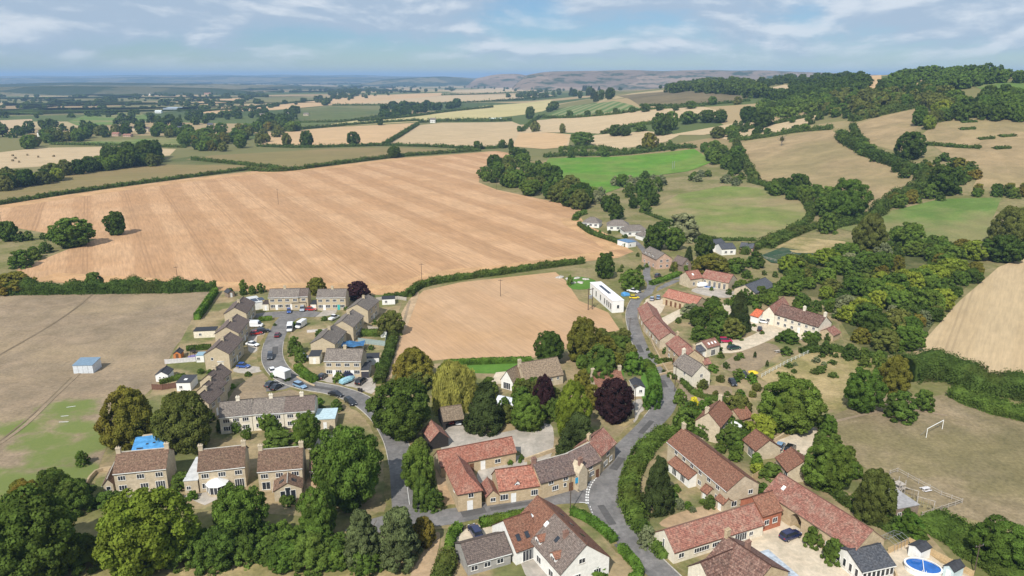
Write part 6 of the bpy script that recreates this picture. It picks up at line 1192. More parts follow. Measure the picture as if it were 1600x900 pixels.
for px, h, w, k, lab, wd in [
 ([(0, 460), (60, 459), (120, 458), (200, 457), (280, 456), (338, 453)], 5.2, 4.5, 'wild', 'tall shaggy field hedge between stubble and parched field', .45),
 ([(640, 464), (655, 450), (700, 440), (780, 429), (850, 419), (912, 411)], 2.8, 2.6, 'wild', 'trimmed dark hedge running between the two stubble fields', .3),
 ([(-40, 325), (0, 320), (100, 304), (200, 290), (300, 277), (385, 266)], 2.8, 3, 'wild', 'dark hedge along the top left of the great stubble field', .4),
 ([(385, 266), (440, 268), (520, 258), (617, 246), (680, 241), (750, 236)], 3.4, 3.4, 'wild', 'dark hedge along the top of the great stubble field', .4),
 ([(402, 229), (470, 231), (560, 229), (600, 228), (680, 230), (745, 233), (800, 230)], 3.2, 3, 'wild', 'hedge behind the olive pasture', .5),
 ([(600, 228), (626, 212), (653, 195)], 4, 4, 'wild', 'hedge separating tan stubble from pale crossed stubble', .5),
 ([(430, 206), (520, 198), (600, 192), (655, 189)], 4, 4, 'wild', 'hedge along the top of the tan stubble', .4),
 ([(655, 192), (700, 190), (800, 189)], 5, 4, 'wild', 'hedge beside the white farm cottage', .5),
 ([(560, 190), (640, 183), (700, 175), (770, 168)], 4, 4, 'wild', 'hedge along the lower edge of the wooded strip', .4),
 ([(300, 250), (400, 260), (440, 264)], 3, 3, 'wild', 'low hedge at the foot of the olive pasture', .4),
 ([(0, 316), (0, 316.5), (0, 317)], 2, 2, 'wild', '', 0),
 ([(850, 246), (900, 243), (960, 243), (1060, 232), (1085, 232)], 4, 5, 'wild', 'thick hedge along the top of the green meadow', .5),
 ([(880, 234), (930, 233), (965, 238)], 4, 4, 'wild', 'hedge below the straw field by the meadow', .4),
 ([(1140, 222), (1200, 214), (1250, 206), (1300, 202)], 4, 5, 'wild', 'hedge along the top of the dry hill pasture', .5),
 ([(1150, 226), (1160, 250), (1180, 284)], 5, 6, 'wild', 'hedge down the left side of the dry hill pasture', .6),
 ([(1444, 278), (1440, 296), (1395, 316), (1372, 332)], 6, 8, 'wild', 'thick hedge under the dry hill pasture', .6),
 ([(1340, 240), (1352, 228), (1340, 216), (1332, 198)], 4, 5, 'wild', 'hedge at the left of the hillside triangle', .6),
 ([(1300, 356), (1340, 348), (1380, 334)], 4, 5, 'wild', 'hedge at the left end of the upland pasture', .6),
 ([(1010, 334), (1040, 346), (1070, 358), (1110, 374), (1180, 376)], 1.4, 2, 'wild', 'low hedge along the bottom of the part-dry pasture', .5),
 ([(1120, 213), (1180, 200), (1240, 188), (1290, 176)], 4, 4, 'wild', 'hedge between two strip fields under the hill', .5),
 ([(1312, 214), (1330, 228), (1380, 252), (1410, 262), (1445, 276)], 6, 9, 'wild', 'bushy hedge running down between the hill pastures', .5),
 ([(1330, 190), (1380, 178), (1440, 165)], 7, 14, 'wild', 'bank of bushes above the hillside triangle', .5),
 ([(1450, 226), (1490, 230), (1532, 232)], 2.2, 5, 'wild', 'long bramble patch on the right hill pasture', .4),
 ([(1170, 284), (1240, 304), (1265, 330), (1258, 350), (1200, 380), (1160, 398)], 3.6, 4, 'wild', 'hedge curving round the part-dry pasture', .5),
 ([(1200, 388), (1260, 360), (1300, 352)], 3, 4, 'wild', 'hedge above the netted plot', .4),
 ([(1408, 590), (1440, 584), (1480, 588), (1530, 606), (1600, 618), (1660, 628)], 6.5, 11, 'wild', 'broad brown-green hedge between pale stubble and playing field', .35),
 ([(1492, 616), (1540, 636), (1600, 652), (1660, 664)], 2.6, 7, 'bush', 'bramble bank along the playing field edge', .4),
 ([(1250, 552), (1300, 548), (1340, 556), (1385, 560)], 2, 2, 'wild', 'low hedge at the top of the rough meadow', .3),
 ([(815, 206), (838, 187), (850, 182)], 4, 4, 'wild', 'hedge at the left end of the straw field', .5),
 ([(850, 184), (900, 184), (960, 179), (1000, 173), (1100, 166)], 3, 4, 'wild', 'hedge along the bottom of the striped field', .4),
 ([(940, 210), (1000, 196), (1080, 188), (1130, 176)], 4, 5, 'wild', 'hedge along the lower side of the straw field', .5),
 ([(1000, 166), (1060, 166), (1130, 162), (1172, 158)], 3, 4, 'wild', 'hedge along the bottom of the cloud-shaded field', .4),
 ([(80, 226), (180, 228), (290, 231)], 3, 3, 'wild', 'hedge between pale stubble and village pasture', .3),
 ([(300, 176), (420, 165), (560, 150)], 3, 5, 'wild', 'hedge along a far tan stubble strip', .4),
 ([(520, 165), (640, 164), (760, 159), (870, 151)], 3, 5, 'wild', 'hedge along a far pale stubble strip', .4),
 ([(690, 149), (760, 147), (870, 142)], 3, 5, 'wild', 'hedge under the farthest pale stubble', .4),
 ([(448, 192), (540, 190), (600, 181)], 3, 5, 'wild', 'hedge along the dark green field', .4)]:
    if lab: hedge(px, h, w, k, lab, wild=wd)
for px, h, w, k, lab, wd in [
 ([(750, 822), (790, 814), (825, 807), (838, 803)], 1.7, 1.7, 'hedge', 'bright green clipped hedge in front of the white house drive', 0),
 ([(893, 803), (918, 814), (942, 831), (960, 848)], 1.6, 1.5, 'hedge', 'bright green clipped hedge curving along the main road', 0),
 ([(970, 860), (988, 880), (997, 893), (996, 905), (985, 912)], 1.6, 1.5, 'hedge', 'bright green clipped hedge below the garden steps', 0),
 ([(718, 828), (708, 838), (702, 860), (700, 880)], 1.8, 1.6, 'hedge', 'clipped hedge at the corner of the earth track', .1),
 ([(700, 880), (690, 905), (680, 930)], 2.6, 3.2, 'wild', 'overgrown hedge beside the earth track', .4),
 ([(1050, 676), (1022, 692), (1000, 718), (985, 752), (983, 785), (990, 808), (997, 820)], 2.4, 4.0, 'bush', 'long leafy bank hedge round the main road bend', .5),
 ([(996, 822), (1008, 837), (1022, 852), (1040, 874)], 1.6, 2.8, 'bush', 'lower grassy bank hedge between the road kerb and the low red barn', .5),
 ([(465, 578), (480, 592), (492, 598)], 2.2, 2.4, 'hedge', 'thick bright green hedge on the estate road corner', 0),
 ([(1005, 570), (1015, 580), (1022, 600), (1025, 625)], 2.2, 3.2, 'hedge', 'green hedge on the inside of the lane bend', .1),
 ([(1250, 720), (1275, 745), (1300, 770), (1340, 800), (1400, 835), (1420, 850)], 1.5, 2, 'wild', 'overgrown garden border behind the arched barn', .4),
 ([(700, 571), (760, 568), (830, 566)], 1.8, 1.6, 'hedge', 'clipped hedge along the lawn below the sandy stubble', 0),
 ([(292, 548), (330, 545)], 1.6, 1.6, 'bush', 'dark clipped hedge in an estate back garden', 0),
 ([(1017, 446), (1040, 438), (1062, 430)], 1.8, 2.4, 'hedge', 'green hedge along the lane below the pink house', .1),
 ([(905, 352), (925, 366), (960, 378), (980, 386)], 2.2, 2.6, 'wild', 'dark hedge between the stubble and the bungalows', .2),
 ([(898, 345), (903, 338), (915, 334)], 2.6, 3, 'bush', 'green hedge at the end of the bungalow row', .2),
 ([(1145, 452), (1172, 445), (1185, 440)], 1.6, 1.6, 'wild', 'hedge along the farm track', .2),
 ([(405, 502), (425, 500)], 1.5, 1.6, 'hedge', 'small green hedge in front of an estate drive', 0),
 ([(565, 524), (598, 524)], 2, 3, 'bush', 'dark green hedge in an estate back garden', .1),
 ([(592, 600), (606, 560), (615, 530)], 2.4, 3, 'wild', 'weedy hedge between the estate and the earth track', .4),
 ([(600, 466), (630, 464), (650, 452)], 2, 3, 'wild', 'low brambles at the top corner of the estate', .3),
 ([(1060, 585), (1080, 612), (1100, 622), (1135, 628)], 1.3, 1.6, 'bush', 'dark hedge at the bottom of the cottage garden', .2),
 ([(250, 600), (290, 590)], 1.4, 1.4, 'bush', 'dark low hedge by the white garden shed', .2),
 ([(1110, 640), (1140, 640)], 1.6, 2, 'bush', 'hedge behind the chimneyed house', .2),
 ([(1270, 478), (1290, 474), (1310, 470)], 1.3, 1.3, 'bush', 'arched dark garden hedge behind the farmhouse', 0),
 ([(40, 772), (100, 768), (150, 765)], .8, 1, 'wild', 'low weedy border at the foot of the parched field', .3),
 ([(1450, 812), (1500, 840), (1560, 880), (1600, 905)], 1.6, 9, 'bush', 'wide bramble bank below the playing field', .3)]:
    hedge(px, h, w, k, lab, wild=wd)
def patch(px, lab):      # low bramble patches on the hill
    hedge(px, 1.4, 6, 'wild', lab, 'bramble patches on the hill', wild=.3, name='bramble_patch')
for x, y in [(1514, 191), (1512, 202), (1541, 217), (1574, 213), (1565, 232)]: patch([(x - 12, y + 1), (x, y), (x + 12, y - .5)], 'low dark bramble patch on the right hill pasture')
# ---------------------------------------------------------------- vehicles
TYRE = plain('tyre rubber', (.02, .02, .02), .9, 0, .2); RIM = plain('alloy rim', (.5, .5, .52), .3, .7, .1); LAMP = plain('lamp lens', (.75, .78, .8), .1, 0, .05, 1, .6); TAIL = plain('tail lamp', (.4, .02, .02), .2, 0, .1)
def paint(n, c):
    if 'paint ' + n in _m: return _m['paint ' + n]
    m, t, b = newmat('paint ' + n); b.inputs['Base Color'].default_value = (*c, 1); b.inputs['Roughness'].default_value = .25; b.inputs['Coat Weight'].default_value = .6; b.inputs['Specular IOR Level'].default_value = .5; _m['paint ' + n] = m; return m
PAINT = {n: paint(n, c) for n, c in dict(white=(.78, .79, .80), black=(.012, .013, .016), navy=(.015, .022, .075), blue=(.03, .09, .32), silver=(.36, .40, .46), skyblue=(.20, .32, .46), red=(.42, .025, .02), maroon=(.13, .012, .02), pink=(.40, .02, .08), grey=(.10, .11, .12), darkgrey=(.045, .05, .058), green=(.02, .06, .05), yellow=(.75, .58, .03)).items()}
def loft(secs):
    """body from cross sections (x, half width, z0, z1, roof half width)"""
    m = MB(); rings = []
    for x, w, z0, z1, wt in secs:
        zm = z0 + (z1 - z0) * .45; rings.append([(x, -w * .92, z0), (x, -w, z0 + .12), (x, -w, zm), (x, -wt, z1 - .05), (x, -wt * .8, z1), (x, wt * .8, z1), (x, wt, z1 - .05), (x, w, zm), (x, w, z0 + .12), (x, w * .92, z0)])
    n = len(rings[0])
    for a, b in zip(rings, rings[1:]):
        for k in range(n): m.face([a[k], b[k], b[(k + 1) % n], a[(k + 1) % n]])
    m.face(rings[0]); m.face(rings[-1][::-1]); return m
CARS = {}
def car_parts(kind):
    if kind in CARS: return CARS[kind]
    L, Wd, hb, hr, c0, c1, r0, r1 = dict(hatch=(4.0, .86, .88, 1.46, -1.85, .95, -1.45, .15), saloon=(4.5, .89, .88, 1.43, -1.6, 1.15, -1.0, .25), suv=(4.6, .93, 1.05, 1.70, -2.15, 1.2, -1.85, .35), estate=(4.7, .9, .9, 1.48, -2.2, 1.1, -1.85, .25), van=(5.3, 1.0, 1.25, 2.25, -2.55, 2.0, -2.5, 1.2), pickup=(5.1, .93, 1.0, 1.75, -.7, 1.3, -.5, .5))[kind]
    h = L / 2
    body = loft([(-h, Wd * .86, .42, hb - .12, Wd * .8), (-h + .12, Wd * .95, .3, hb, Wd * .88), (-h + .9, Wd, .24, hb + .02, Wd * .93), (0, Wd, .22, hb + .03, Wd * .94), (h - 1.1, Wd, .24, hb - .02, Wd * .9), (h - .25, Wd * .93, .3, hb - .2, Wd * .8), (h, Wd * .78, .4, hb - .36, Wd * .66)])
    g = MB(); a = [(c0, -Wd * .9, hb), (c1, -Wd * .9, hb - .02), (c1, Wd * .9, hb - .02), (c0, Wd * .9, hb), (r0, -Wd * .74, hr - .03), (r1, -Wd * .74, hr - .03), (r1, Wd * .74, hr - .03), (r0, Wd * .74, hr - .03)]; g.hexa(a)
    rf = MB(); rf.hexa([(r0 - .03, -Wd * .76, hr - .05), (r1 + .03, -Wd * .76, hr - .05), (r1 + .03, Wd * .76, hr - .05), (r0 - .03, Wd * .76, hr - .05), (r0 + .1, -Wd * .66, hr + .02), (r1 - .1, -Wd * .66, hr + .02), (r1 - .1, Wd * .66, hr + .02), (r0 + .1, Wd * .66, hr + .02)])
    if kind == 'van':
        rf = loft([(-h + .02, Wd * .95, hb - .1, hr, Wd * .86), (-h + .3, Wd * .98, hb - .1, hr + .04, Wd * .9), (1.1, Wd * .98, hb - .1, hr + .02, Wd * .9), (1.35, Wd * .96, hb - .1, hr - .25, Wd * .86)]); g = MB().hexa([(1.2, -Wd * .93, hb - .1), (2.15, -Wd * .9, hb - .1), (2.15, Wd * .9, hb - .1), (1.2, Wd * .93, hb - .1), (1.2, -Wd * .86, hr - .2), (1.5, -Wd * .8, hr - .3), (1.5, Wd * .8, hr - .3), (1.2, Wd * .86, hr - .2)])
    if kind == 'pickup': pass
    wh = MB().tube([(0, -.1, 0), (0, .1, 0)], .33 if kind != 'van' else .36, n=14); ri = MB().tube([(0, -.115, 0), (0, .115, 0)], .19, n=10)
    hl = MB().box(-.05, .06, -.16, .16, -.07, .07)
    CARS[kind] = dict(L=L, W=Wd, hb=hb, body=body.mesh('body'), glass=g.mesh('glasshouse'), roof=rf.mesh('roof_panel'), wheel=wh.mesh('wheel'), rim=ri.mesh('rim'), lamp=hl.mesh('headlight')); return CARS[kind]
def car(px, py, dx, dy, kind, col, label, group=None):
    p = at(px, py); q = at(px + dx, py + dy); rz = math.atan2(q.y - p.y, q.x - p.x); c = car_parts(kind)
    p.z += .14; root = empty({'van': 'van', 'pickup': 'pickup_truck'}.get(kind, 'car'), p, rz, label, {'van': 'van', 'pickup': 'pickup'}.get(kind, 'car'), group)
    link('body', c['body'], root, mat=PAINT[col]); link('glasshouse', c['glass'], root, mat=GLASS); link('roof_panel', c['roof'], root, mat=PAINT[col]); h = c['L'] / 2
    for sx_ in (-h * .62, h * .64):
        for sy in (-1, 1):
            w = link('wheel', c['wheel'], root, (sx_, sy * (c['W'] - .1), .33), mat=TYRE); link('rim', c['rim'], w, mat=RIM)
    for sy in (-1, 1): link('headlight', c['lamp'], root, (h - .12, sy * c['W'] * .58, c['hb'] - .33), mat=LAMP); link('tail_light', c['lamp'], root, (-h + .02, sy * c['W'] * .68, c['hb'] - .22), mat=TAIL)
    return root
for a in [(453.3, 516, -2, 8, 'van', 'white', 'white panel van parked at the cul-de-sac kerb'), (470.5, 511, -8, 5, 'van', 'white', 'white van with open side parked askew in the cul-de-sac'), (433.8, 526, 3, -6, 'hatch', 'maroon', 'dark maroon car driving in the estate road'), (422.5, 560, -1, 8, 'suv', 'darkgrey', 'dark grey tall car coming down the estate road'), (451.7, 488.5, 0, 5, 'hatch', 'blue', 'dark blue car on the drive of the top estate pair'), (472.5, 485.5, -1, 5, 'suv', 'silver', 'silver car on the drive of the brown tiled extension'), (486.5, 485.5, 6, 0, 'hatch', 'red', 'red car parked beside the turquoise door house'), (522, 499, 6, -3, 'pickup', 'white', 'white pickup beside the middle estate gable'), (411, 520, 7, -1, 'suv', 'black', 'black car on the drive of the middle stepped house'), (401, 523, 7, -1, 'hatch', 'red', 'red car half hidden beside a black car'), (395, 540.5, 7, 1, 'saloon', 'white', 'white car parked alone on a stepped house drive'), (399, 511, 7, 0, 'van', 'white', 'white van backed against the stepped houses'), (380.7, 574.5, 8, .5, 'hatch', 'blue', 'bright blue hatchback beside the stepped terrace'), (425, 581, -4, -6, 'hatch', 'white', 'small white car parked in front of the box lorry'), (423.5, 603, 7, -4, 'saloon', 'darkgrey', 'dark grey car in the estate parking bay'), (432.5, 607.5, 7, -4, 'saloon', 'black', 'black car in the estate parking bay'), (469, 605.5, 8, 3, 'estate', 'skyblue', 'pale blue car driving along the estate bend'), (525, 619, 8, 2, 'saloon', 'black', 'black saloon leading on the estate bend'), (547.5, 631, 7, 5, 'estate', 'black', 'black estate car beside the olive kerb shrub'), (505, 590.5, 6, -4, 'hatch', 'darkgrey', 'dark hatchback on the drive behind the thick hedge'), (546, 588, 7, -1, 'hatch', 'navy', 'navy car behind the blue-sheeted boat trailer'), (564, 599, 6, -5, 'suv', 'black', 'black tall car on the drive by the grey garage'), (475, 560, 7, 1, 'hatch', 'silver', 'silver car half hidden by the estate shrubs'), (705.7, 660, -1, 6, 'hatch', 'red', 'red car parked in the open cart shed'), (717, 661, -1, 6, 'hatch', 'white', 'white car parked in front of the cart shed'), (742.5, 835, -5, -8, 'suv', 'navy', 'dark navy car on the drive of the white house'), (1234.7, 841, 8, -3, 'suv', 'navy', 'dark navy car in the gravel courtyard'), (1144.5, 601, 5, 6, 'hatch', 'black', 'black car on the cottage garden drive'), (1133, 535, 8, 0, 'suv', 'pink', 'crimson car beside the rust red extension'), (1146.7, 546, 8, -1, 'estate', 'green', 'dark green car half hidden in the driveway border'), (1161.7, 589, 6, 4, 'hatch', 'darkgrey', 'dark car under the garden wall by the lawn'), (1218.7, 700, 4, -6, 'hatch', 'skyblue', 'blue car on the pale gravel drive'), (1234, 705, 4, -5, 'suv', 'black', 'black car beside the blue car on the gravel drive'), (1207, 707, 7, -2, 'hatch', 'green', 'dark green car half hidden behind the outbuilding'), (1193, 505, 7, 1, 'saloon', 'white', 'white car in front of the farmhouse garage'), (1187, 516.5, 1, -5, 'hatch', 'black', 'black car facing the farmhouse garage'), (989, 457, 5, 1, 'pickup', 'white', 'white pickup beside the white modern house'), (998, 456, 1, 5, 'hatch', 'black', 'black car beside the white modern house'), (991, 467, 7, 0, 'hatch', 'yellow', 'yellow car at the roadside by the modern house'), (1018.7, 469, 1, -5, 'hatch', 'silver', 'silver-blue car on the left of the barn yard pair'), (1028.5, 467, 1, -5, 'hatch', 'skyblue', 'pale blue car on the right of the barn yard pair'), (1027.7, 433, 7, -4, 'suv', 'darkgrey', 'dark car on the lane below the pink house')]: car(*a)
# box lorry
p = at(440, 592); q = at(430, 588.5); rz = math.atan2(q.y - p.y, q.x - p.x); p.z = .12
t_ = empty('box_lorry', p, rz, 'white box lorry parked on the estate bend', 'lorry'); MB().box(-3.0, 1.3, -1.1, 1.1, .85, 3.2).build('cargo_box', PAINT['white'], t_)
cb = loft([(1.4, 1.0, .5, 2.25, .88), (2.3, 1.0, .45, 2.2, .85), (2.9, .98, .45, 1.35, .9), (3.3, .9, .5, 1.2, .85)]).build('cab', PAINT['white'], t_); MB().hexa([(2.32, -.9, 1.38), (2.95, -.86, 1.36), (2.95, .86, 1.36), (2.32, .9, 1.38), (2.3, -.78, 2.14), (2.36, -.76, 2.16), (2.36, .76, 2.16), (2.3, .78, 2.14)]).build('windscreen', GLASS, cb); MB().box(-3, 3.1, -.45, .45, .45, .84).build('chassis', DARKT, t_)
MB().box(-3.04, -3.0, -1.0, 1.0, .95, 3.05).build('rear_door', METALG, t_)
for x in (-2.0, 2.3):
    for s in (-1, 1): w = link('wheel', car_parts('van')['wheel'], t_, (x, s * .95, .36), mat=TYRE); link('rim', car_parts('van')['rim'], w, mat=RIM)
# sheeted boat trailer on the drive
p = at(543, 598); b_ = empty('sheeted_boat', p, .9, 'boat trailer under a pale blue cover on the estate drive', 'boat'); loft([(-2.4, .9, .5, 1.5, .6), (-1, 1.05, .5, 1.8, .5), (1, .95, .5, 1.75, .4), (2.6, .2, .7, 1.3, .1)]).build('cover', plain('pale blue cover', (.30, .52, .60), .6, 0, .3, 2), b_)
for s in (-1, 1): link('wheel', car_parts('hatch')['wheel'], b_, (0, s * .9, .33), mat=TYRE)
# ---------------------------------------------------------------- poles, goal, garden things
POLE = plain('tarred pole', (.10, .075, .055), .9, 0, .3, 3)
def pole(px, py, h, label, arm=True, mat=POLE, r=.11, stay=False):
    p = at(px, py); o = empty('utility_pole', p, random.uniform(-.5, .5), label, 'pole'); MB().tube([(0, 0, -.1), (0, 0, h)], r, r * .7, 8).build('shaft', mat, o)
    if arm:
        a = MB().box(-.9, .9, -.06, .06, h - .5, h - .38).build('crossarm', mat, o)
        for x in (-.8, 0, .8): MB().tube([(x, 0, h - .38), (x, 0, h - .15)], .05, n=6).build('insulator', METALG, a)
for a in [(435, 319.5, 10.5, 'wooden power pole standing in the great stubble field'), (782, 463, 7, 'short power pole in the sandy stubble field'), (1054, 612, 8, 'power pole on the verge of the cottage garden'), (991, 654, 9.5, 'tall power pole beside the copper beech'), (891, 800, 8.5, 'dark power pole at the road junction'), (659, 438, 7.5, 'power pole at the end of the dividing hedge'), (983, 532, 8, 'power pole beside the lane above the garden'), (946, 434, 8, 'power pole in front of the dark tree'), (776, 297, 9, 'power pole at the edge of the tree belt'), (278, 441, 7, 'power pole at the top hedge of the parched field'), (3, 352, 8, 'power pole at the far left of the stubble'), (1522, 896, 6, 'grey pole in the bramble bank')]: pole(*a)
p = at(922, 484); o = empty('transformer_pole', p, .5, 'twin wooden transformer pole on the building plot', 'pole')
for x in (-.9, .9): MB().tube([(x, 0, 0), (x, 0, 8.5)], .17, .13, 8).build('shaft', POLE, o)
MB().box(-1.4, 1.4, -.1, .1, 7.9, 8.1).build('crossarm', POLE, o); MB().box(-.6, .6, -.4, .4, 4.5, 5.6).build('transformer', METALG, o)
p = at(1052, 264); o = empty('twin_posts', p, 0, 'pair of pale posts standing in the green meadow', 'posts')
for x in (-.8, .8): MB().tube([(x, 0, 0), (x, 0, 7)], .16, n=6).build('post', METALG, o)
# football goal
a, b = at(1447, 684), at(1472, 670.5); L = (b - a).length; o = empty('football_goal', a, math.atan2(b.y - a.y, b.x - a.x), 'white football goal on the worn playing field', 'goal')
for x in (0, L): MB().tube([(x, 0, 0), (x, 0, 2.44)], .08, n=8).build('post', WHITE, o); MB().tube([(x, 0, 2.4), (x, 1.4, .05)], .04, n=6).build('stay', METALG, o)
MB().tube([(-.06, 0, 2.44), (L + .06, 0, 2.44)], .08, n=8).build('crossbar', WHITE, o)
def fence(px, h, label, mat, step=1.9, rails=0, name='fence', panel=True, pm=None):
    pts = [at(*p) for p in px]; o = empty(name, pts[0], 0, label, 'fence'); o0 = pts[0]
    for a, b in zip(pts, pts[1:]):
        n = max(1, round((b - a).length / step)); d_ = (b - a) / n; ang = math.atan2(d_.y, d_.x); ln = d_.length
        pmesh = MB().box(.05, ln - .05, -.03, .03, .06, h).mesh('panel'); qm = MB().box(-.06, .06, -.06, .06, 0, h + .1).mesh('post'); rm = [MB().box(.0, ln, -.025, .025, h * (k + 1) / (rails + .2) - .06, h * (k + 1) / (rails + .2) + .05).mesh('rail') for k in range(rails)]
        for k in range(n + 1):
            c = a + d_ * k - o0; link('post', qm, o, c, ang, mat)
            if k < n:
                if panel: link('panel', pmesh, o, c, ang, pm or mat)
                for r_ in rm: link('rail', r_, o, c, ang, mat)
FENCEW = plain('bleached fence', (.42, .38, .33), .9, 0, .3, 3); FENCEB = plain('brown fence', (.16, .085, .06), .9, 0, .3, 3); FENCEG = plain('grey-green fence', (.28, .35, .34), .8, 0, .2, 3); GLASSP = plain('pale fence panel', (.62, .60, .60), .7, 0, .15)
for a in [([(258, 569), (306, 565)], 1.5, 'pale panelled fence behind the orange shed', GLASSP), ([(238, 609), (254, 609.5), (284, 605)], 1.7, 'brown garden fence below the white garden shed', FENCEB), ([(560, 536), (602, 541)], 1.8, 'grey-green panel fence in the estate corner garden', FENCEG), ([(602, 541), (606, 520)], 1.8, 'grey-green panel fence along the earth track', FENCEG), ([(575, 516), (602, 520)], 1.6, 'weathered fence behind the middle estate gable', FENCEW), ([(922, 563), (962, 564)], 1.6, 'dark brown fence beside the garden shed', FENCEB), ([(990, 618), (1006, 618)], 1.3, 'dark brown fence below the garden studio', FENCEB), ([(1387, 866), (1420, 850), (1470, 876), (1520, 903)], 1.4, 'honey coloured fence round the pool terrace', plain('honey fence', (.52, .38, .21), .8, 0, .2, 3)), ([(1175, 752), (1200, 738)], 1.6, 'golden timber fence behind the long terrace', plain('honey fence')), ([(588, 470), (622, 468), (635, 470)], 1.4, 'pale fence at the top of the estate', FENCEW), ([(480, 520), (510, 518)], 1.0, 'low pale wall-like fence by the vans', GLASSP)]: fence(*a)
for a in [([(1390, 742), (1402, 738), (1470, 775), (1503, 787)], 1.1, 'post and rail fence along the top of the play area', FENCEW), ([(1503, 787), (1470, 798), (1440, 808)], 1.1, 'post and rail fence on the near side of the play area', FENCEW), ([(1190, 590), (1230, 568), (1280, 545)], 1.2, 'pale post fence between lawn and rough meadow', plain('pale posts', (.6, .62, .58), .8, 0, .1)), ([(1192, 404), (1230, 414), (1260, 420)], 1.3, 'post fence below the netted plot', FENCEW), ([(640, 440), (645, 446)], 1.0, '', FENCEW)]:
    if a[2]: fence(*a, step=2.4, rails=2, panel=False, name='rail_fence')
# walls
def wall(px, h, w, label, mat=STONE): o = kerb(smooth([at(*p) for p in px], 3, False), 'stone_wall', h, w, mat); del o['kind']; tag(o, label, 'wall')
for a in [([(1010, 510), (1020, 540), (1035, 570), (1048, 592)], .9, .4, 'low stone wall along the cottage gardens on the lane'), ([(1020, 575), (1050, 568)], .7, .3, 'upper cross wall of the cottage gardens'), ([(1028, 588), (1054, 581)], .7, .3, 'lower cross wall of the cottage gardens'), ([(1280, 755), (1310, 775), (1345, 800)], 1.3, .45, 'old stone garden wall behind the arched barn'), ([(690, 694), (672, 688)], 1.2, .4, 'stone wall beside the open garage'), ([(820, 722), (840, 715), (868, 705)], 1.0, .4, 'stone wall below the concrete yard'), ([(1196, 694), (1212, 690), (1224, 682)], 1.0, .4, 'stone wall beside the gravel drive'), ([(464, 590), (482, 600), (492, 604)], .5, .3, 'low pale wall under the thick estate hedge'), ([(978, 760), (984, 728), (1000, 700)], .9, .5, 'pale stone wall hidden behind the bank hedge'), ([(130, 768), (150, 740), (185, 733)], .9, .4, 'field wall at the corner of the parched field'), ([(1400, 905), (1384, 868)], 1.0, .3, 'wall beside the garden room terrace')]: wall(*a)
# oval pool
c = at(1441, 893); po = empty('swimming_pool', c, R(-25), 'oval above-ground swimming pool with blue water', 'swimming pool'); ell = [(2.9 * math.cos(k * math.pi / 12), 2.1 * math.sin(k * math.pi / 12)) for k in range(24)]
m = MB()
for i in range(24):
    (x0, y0), (x1, y1) = ell[i], ell[(i + 1) % 24]; m.face([(x0, y0, 0), (x1, y1, 0), (x1, y1, 1.2), (x0, y0, 1.2)]); m.face([(x0 * 1.06, y0 * 1.08, 1.2), (x1 * 1.06, y1 * 1.08, 1.2), (x1 * .95, y1 * .94, 1.23), (x0 * .95, y0 * .94, 1.23)]); m.face([(x0 * 1.06, y0 * 1.08, 1.2), (x1 * 1.06, y1 * 1.08, 1.2), (x1 * 1.06, y1 * 1.08, 1.1), (x0 * 1.06, y0 * 1.08, 1.1)])
m.build('pool_wall', WHITE, po); m = MB().face([(x * .96, y * .96, 1.05) for x, y in ell]); m.build('water', plain('pool water', (.02, .13, .45), .06, 0, .25, .8, .6), po); MB().box(-.06, .06, -2.05, 2.05, 1.24, 1.3).build('brace', WHITE, po)
ld = MB(); [ld.tube([(x, -2.5, 0), (x, -2.15, 1.7), (x, -1.8, 1.1)], .04, n=6) for x in (-.3, .3)]; ld.build('ladder', WHITE, po)
c = at(1118, 449); po = empty('swimming_pool', c, R(-10), 'sunken blue swimming pool beside the barn conversion', 'swimming pool'); MB().box(-5, 5, -2, 2, -.2, .18).build('coping', CREAMP, po); MB().box(-4.6, 4.6, -1.6, 1.6, -.1, .2).build('water', plain('pool water'), po)
p = at(1098, 448); loft([(-2.8, 1.0, .5, 1.5, .7), (-1, 1.2, .4, 2.0, .8), (1, 1.1, .4, 1.9, .7), (2.8, .3, .8, 1.4, .2)]).build('covered_boat', WHITE, loc=p, rz=.4); tag(bpy.data.objects['covered_boat'], 'white covered boat beside the sunken pool', 'boat')
# conservatories
def conservatory(px, py, rad, h, label, rz=0, ks=8):
    c = at(px, py); o = empty('conservatory', c, rz, label, 'conservatory'); P = [(rad * math.cos(2 * math.pi * (k + .5) / ks), rad * math.sin(2 * math.pi * (k + .5) / ks)) for k in range(ks)]
    MB().prism(P, 0, .6).build('base_wall', STONE2, o)
    for i in range(ks):
        a, b = P[i], P[(i + 1) % ks]; g = MB().face([(*a, .6), (*b, .6), (*b, h), (*a, h)]).build('glass_panel', GLASS, o); f = MB()
        for q in (a, ((a[0] + b[0]) / 2, (a[1] + b[1]) / 2)): f.box(q[0] - .06, q[0] + .06, q[1] - .06, q[1] + .06, .6, h)
        f.build('mullion', WHITE, o); m = MB(); ex = 1.1; roof_planes(m, [[(a[0] * ex, a[1] * ex, h), (b[0] * ex, b[1] * ex, h), (0, 0, h + 1.1)]], .06); m.build('roof_panel', WHITE, o)
conservatory(341, 769, 2.1, 2.3, 'octagonal white conservatory on the detached house front'); conservatory(1144, 676, 2.0, 2.2, 'white ribbed glass porch roof in the round bush garden')
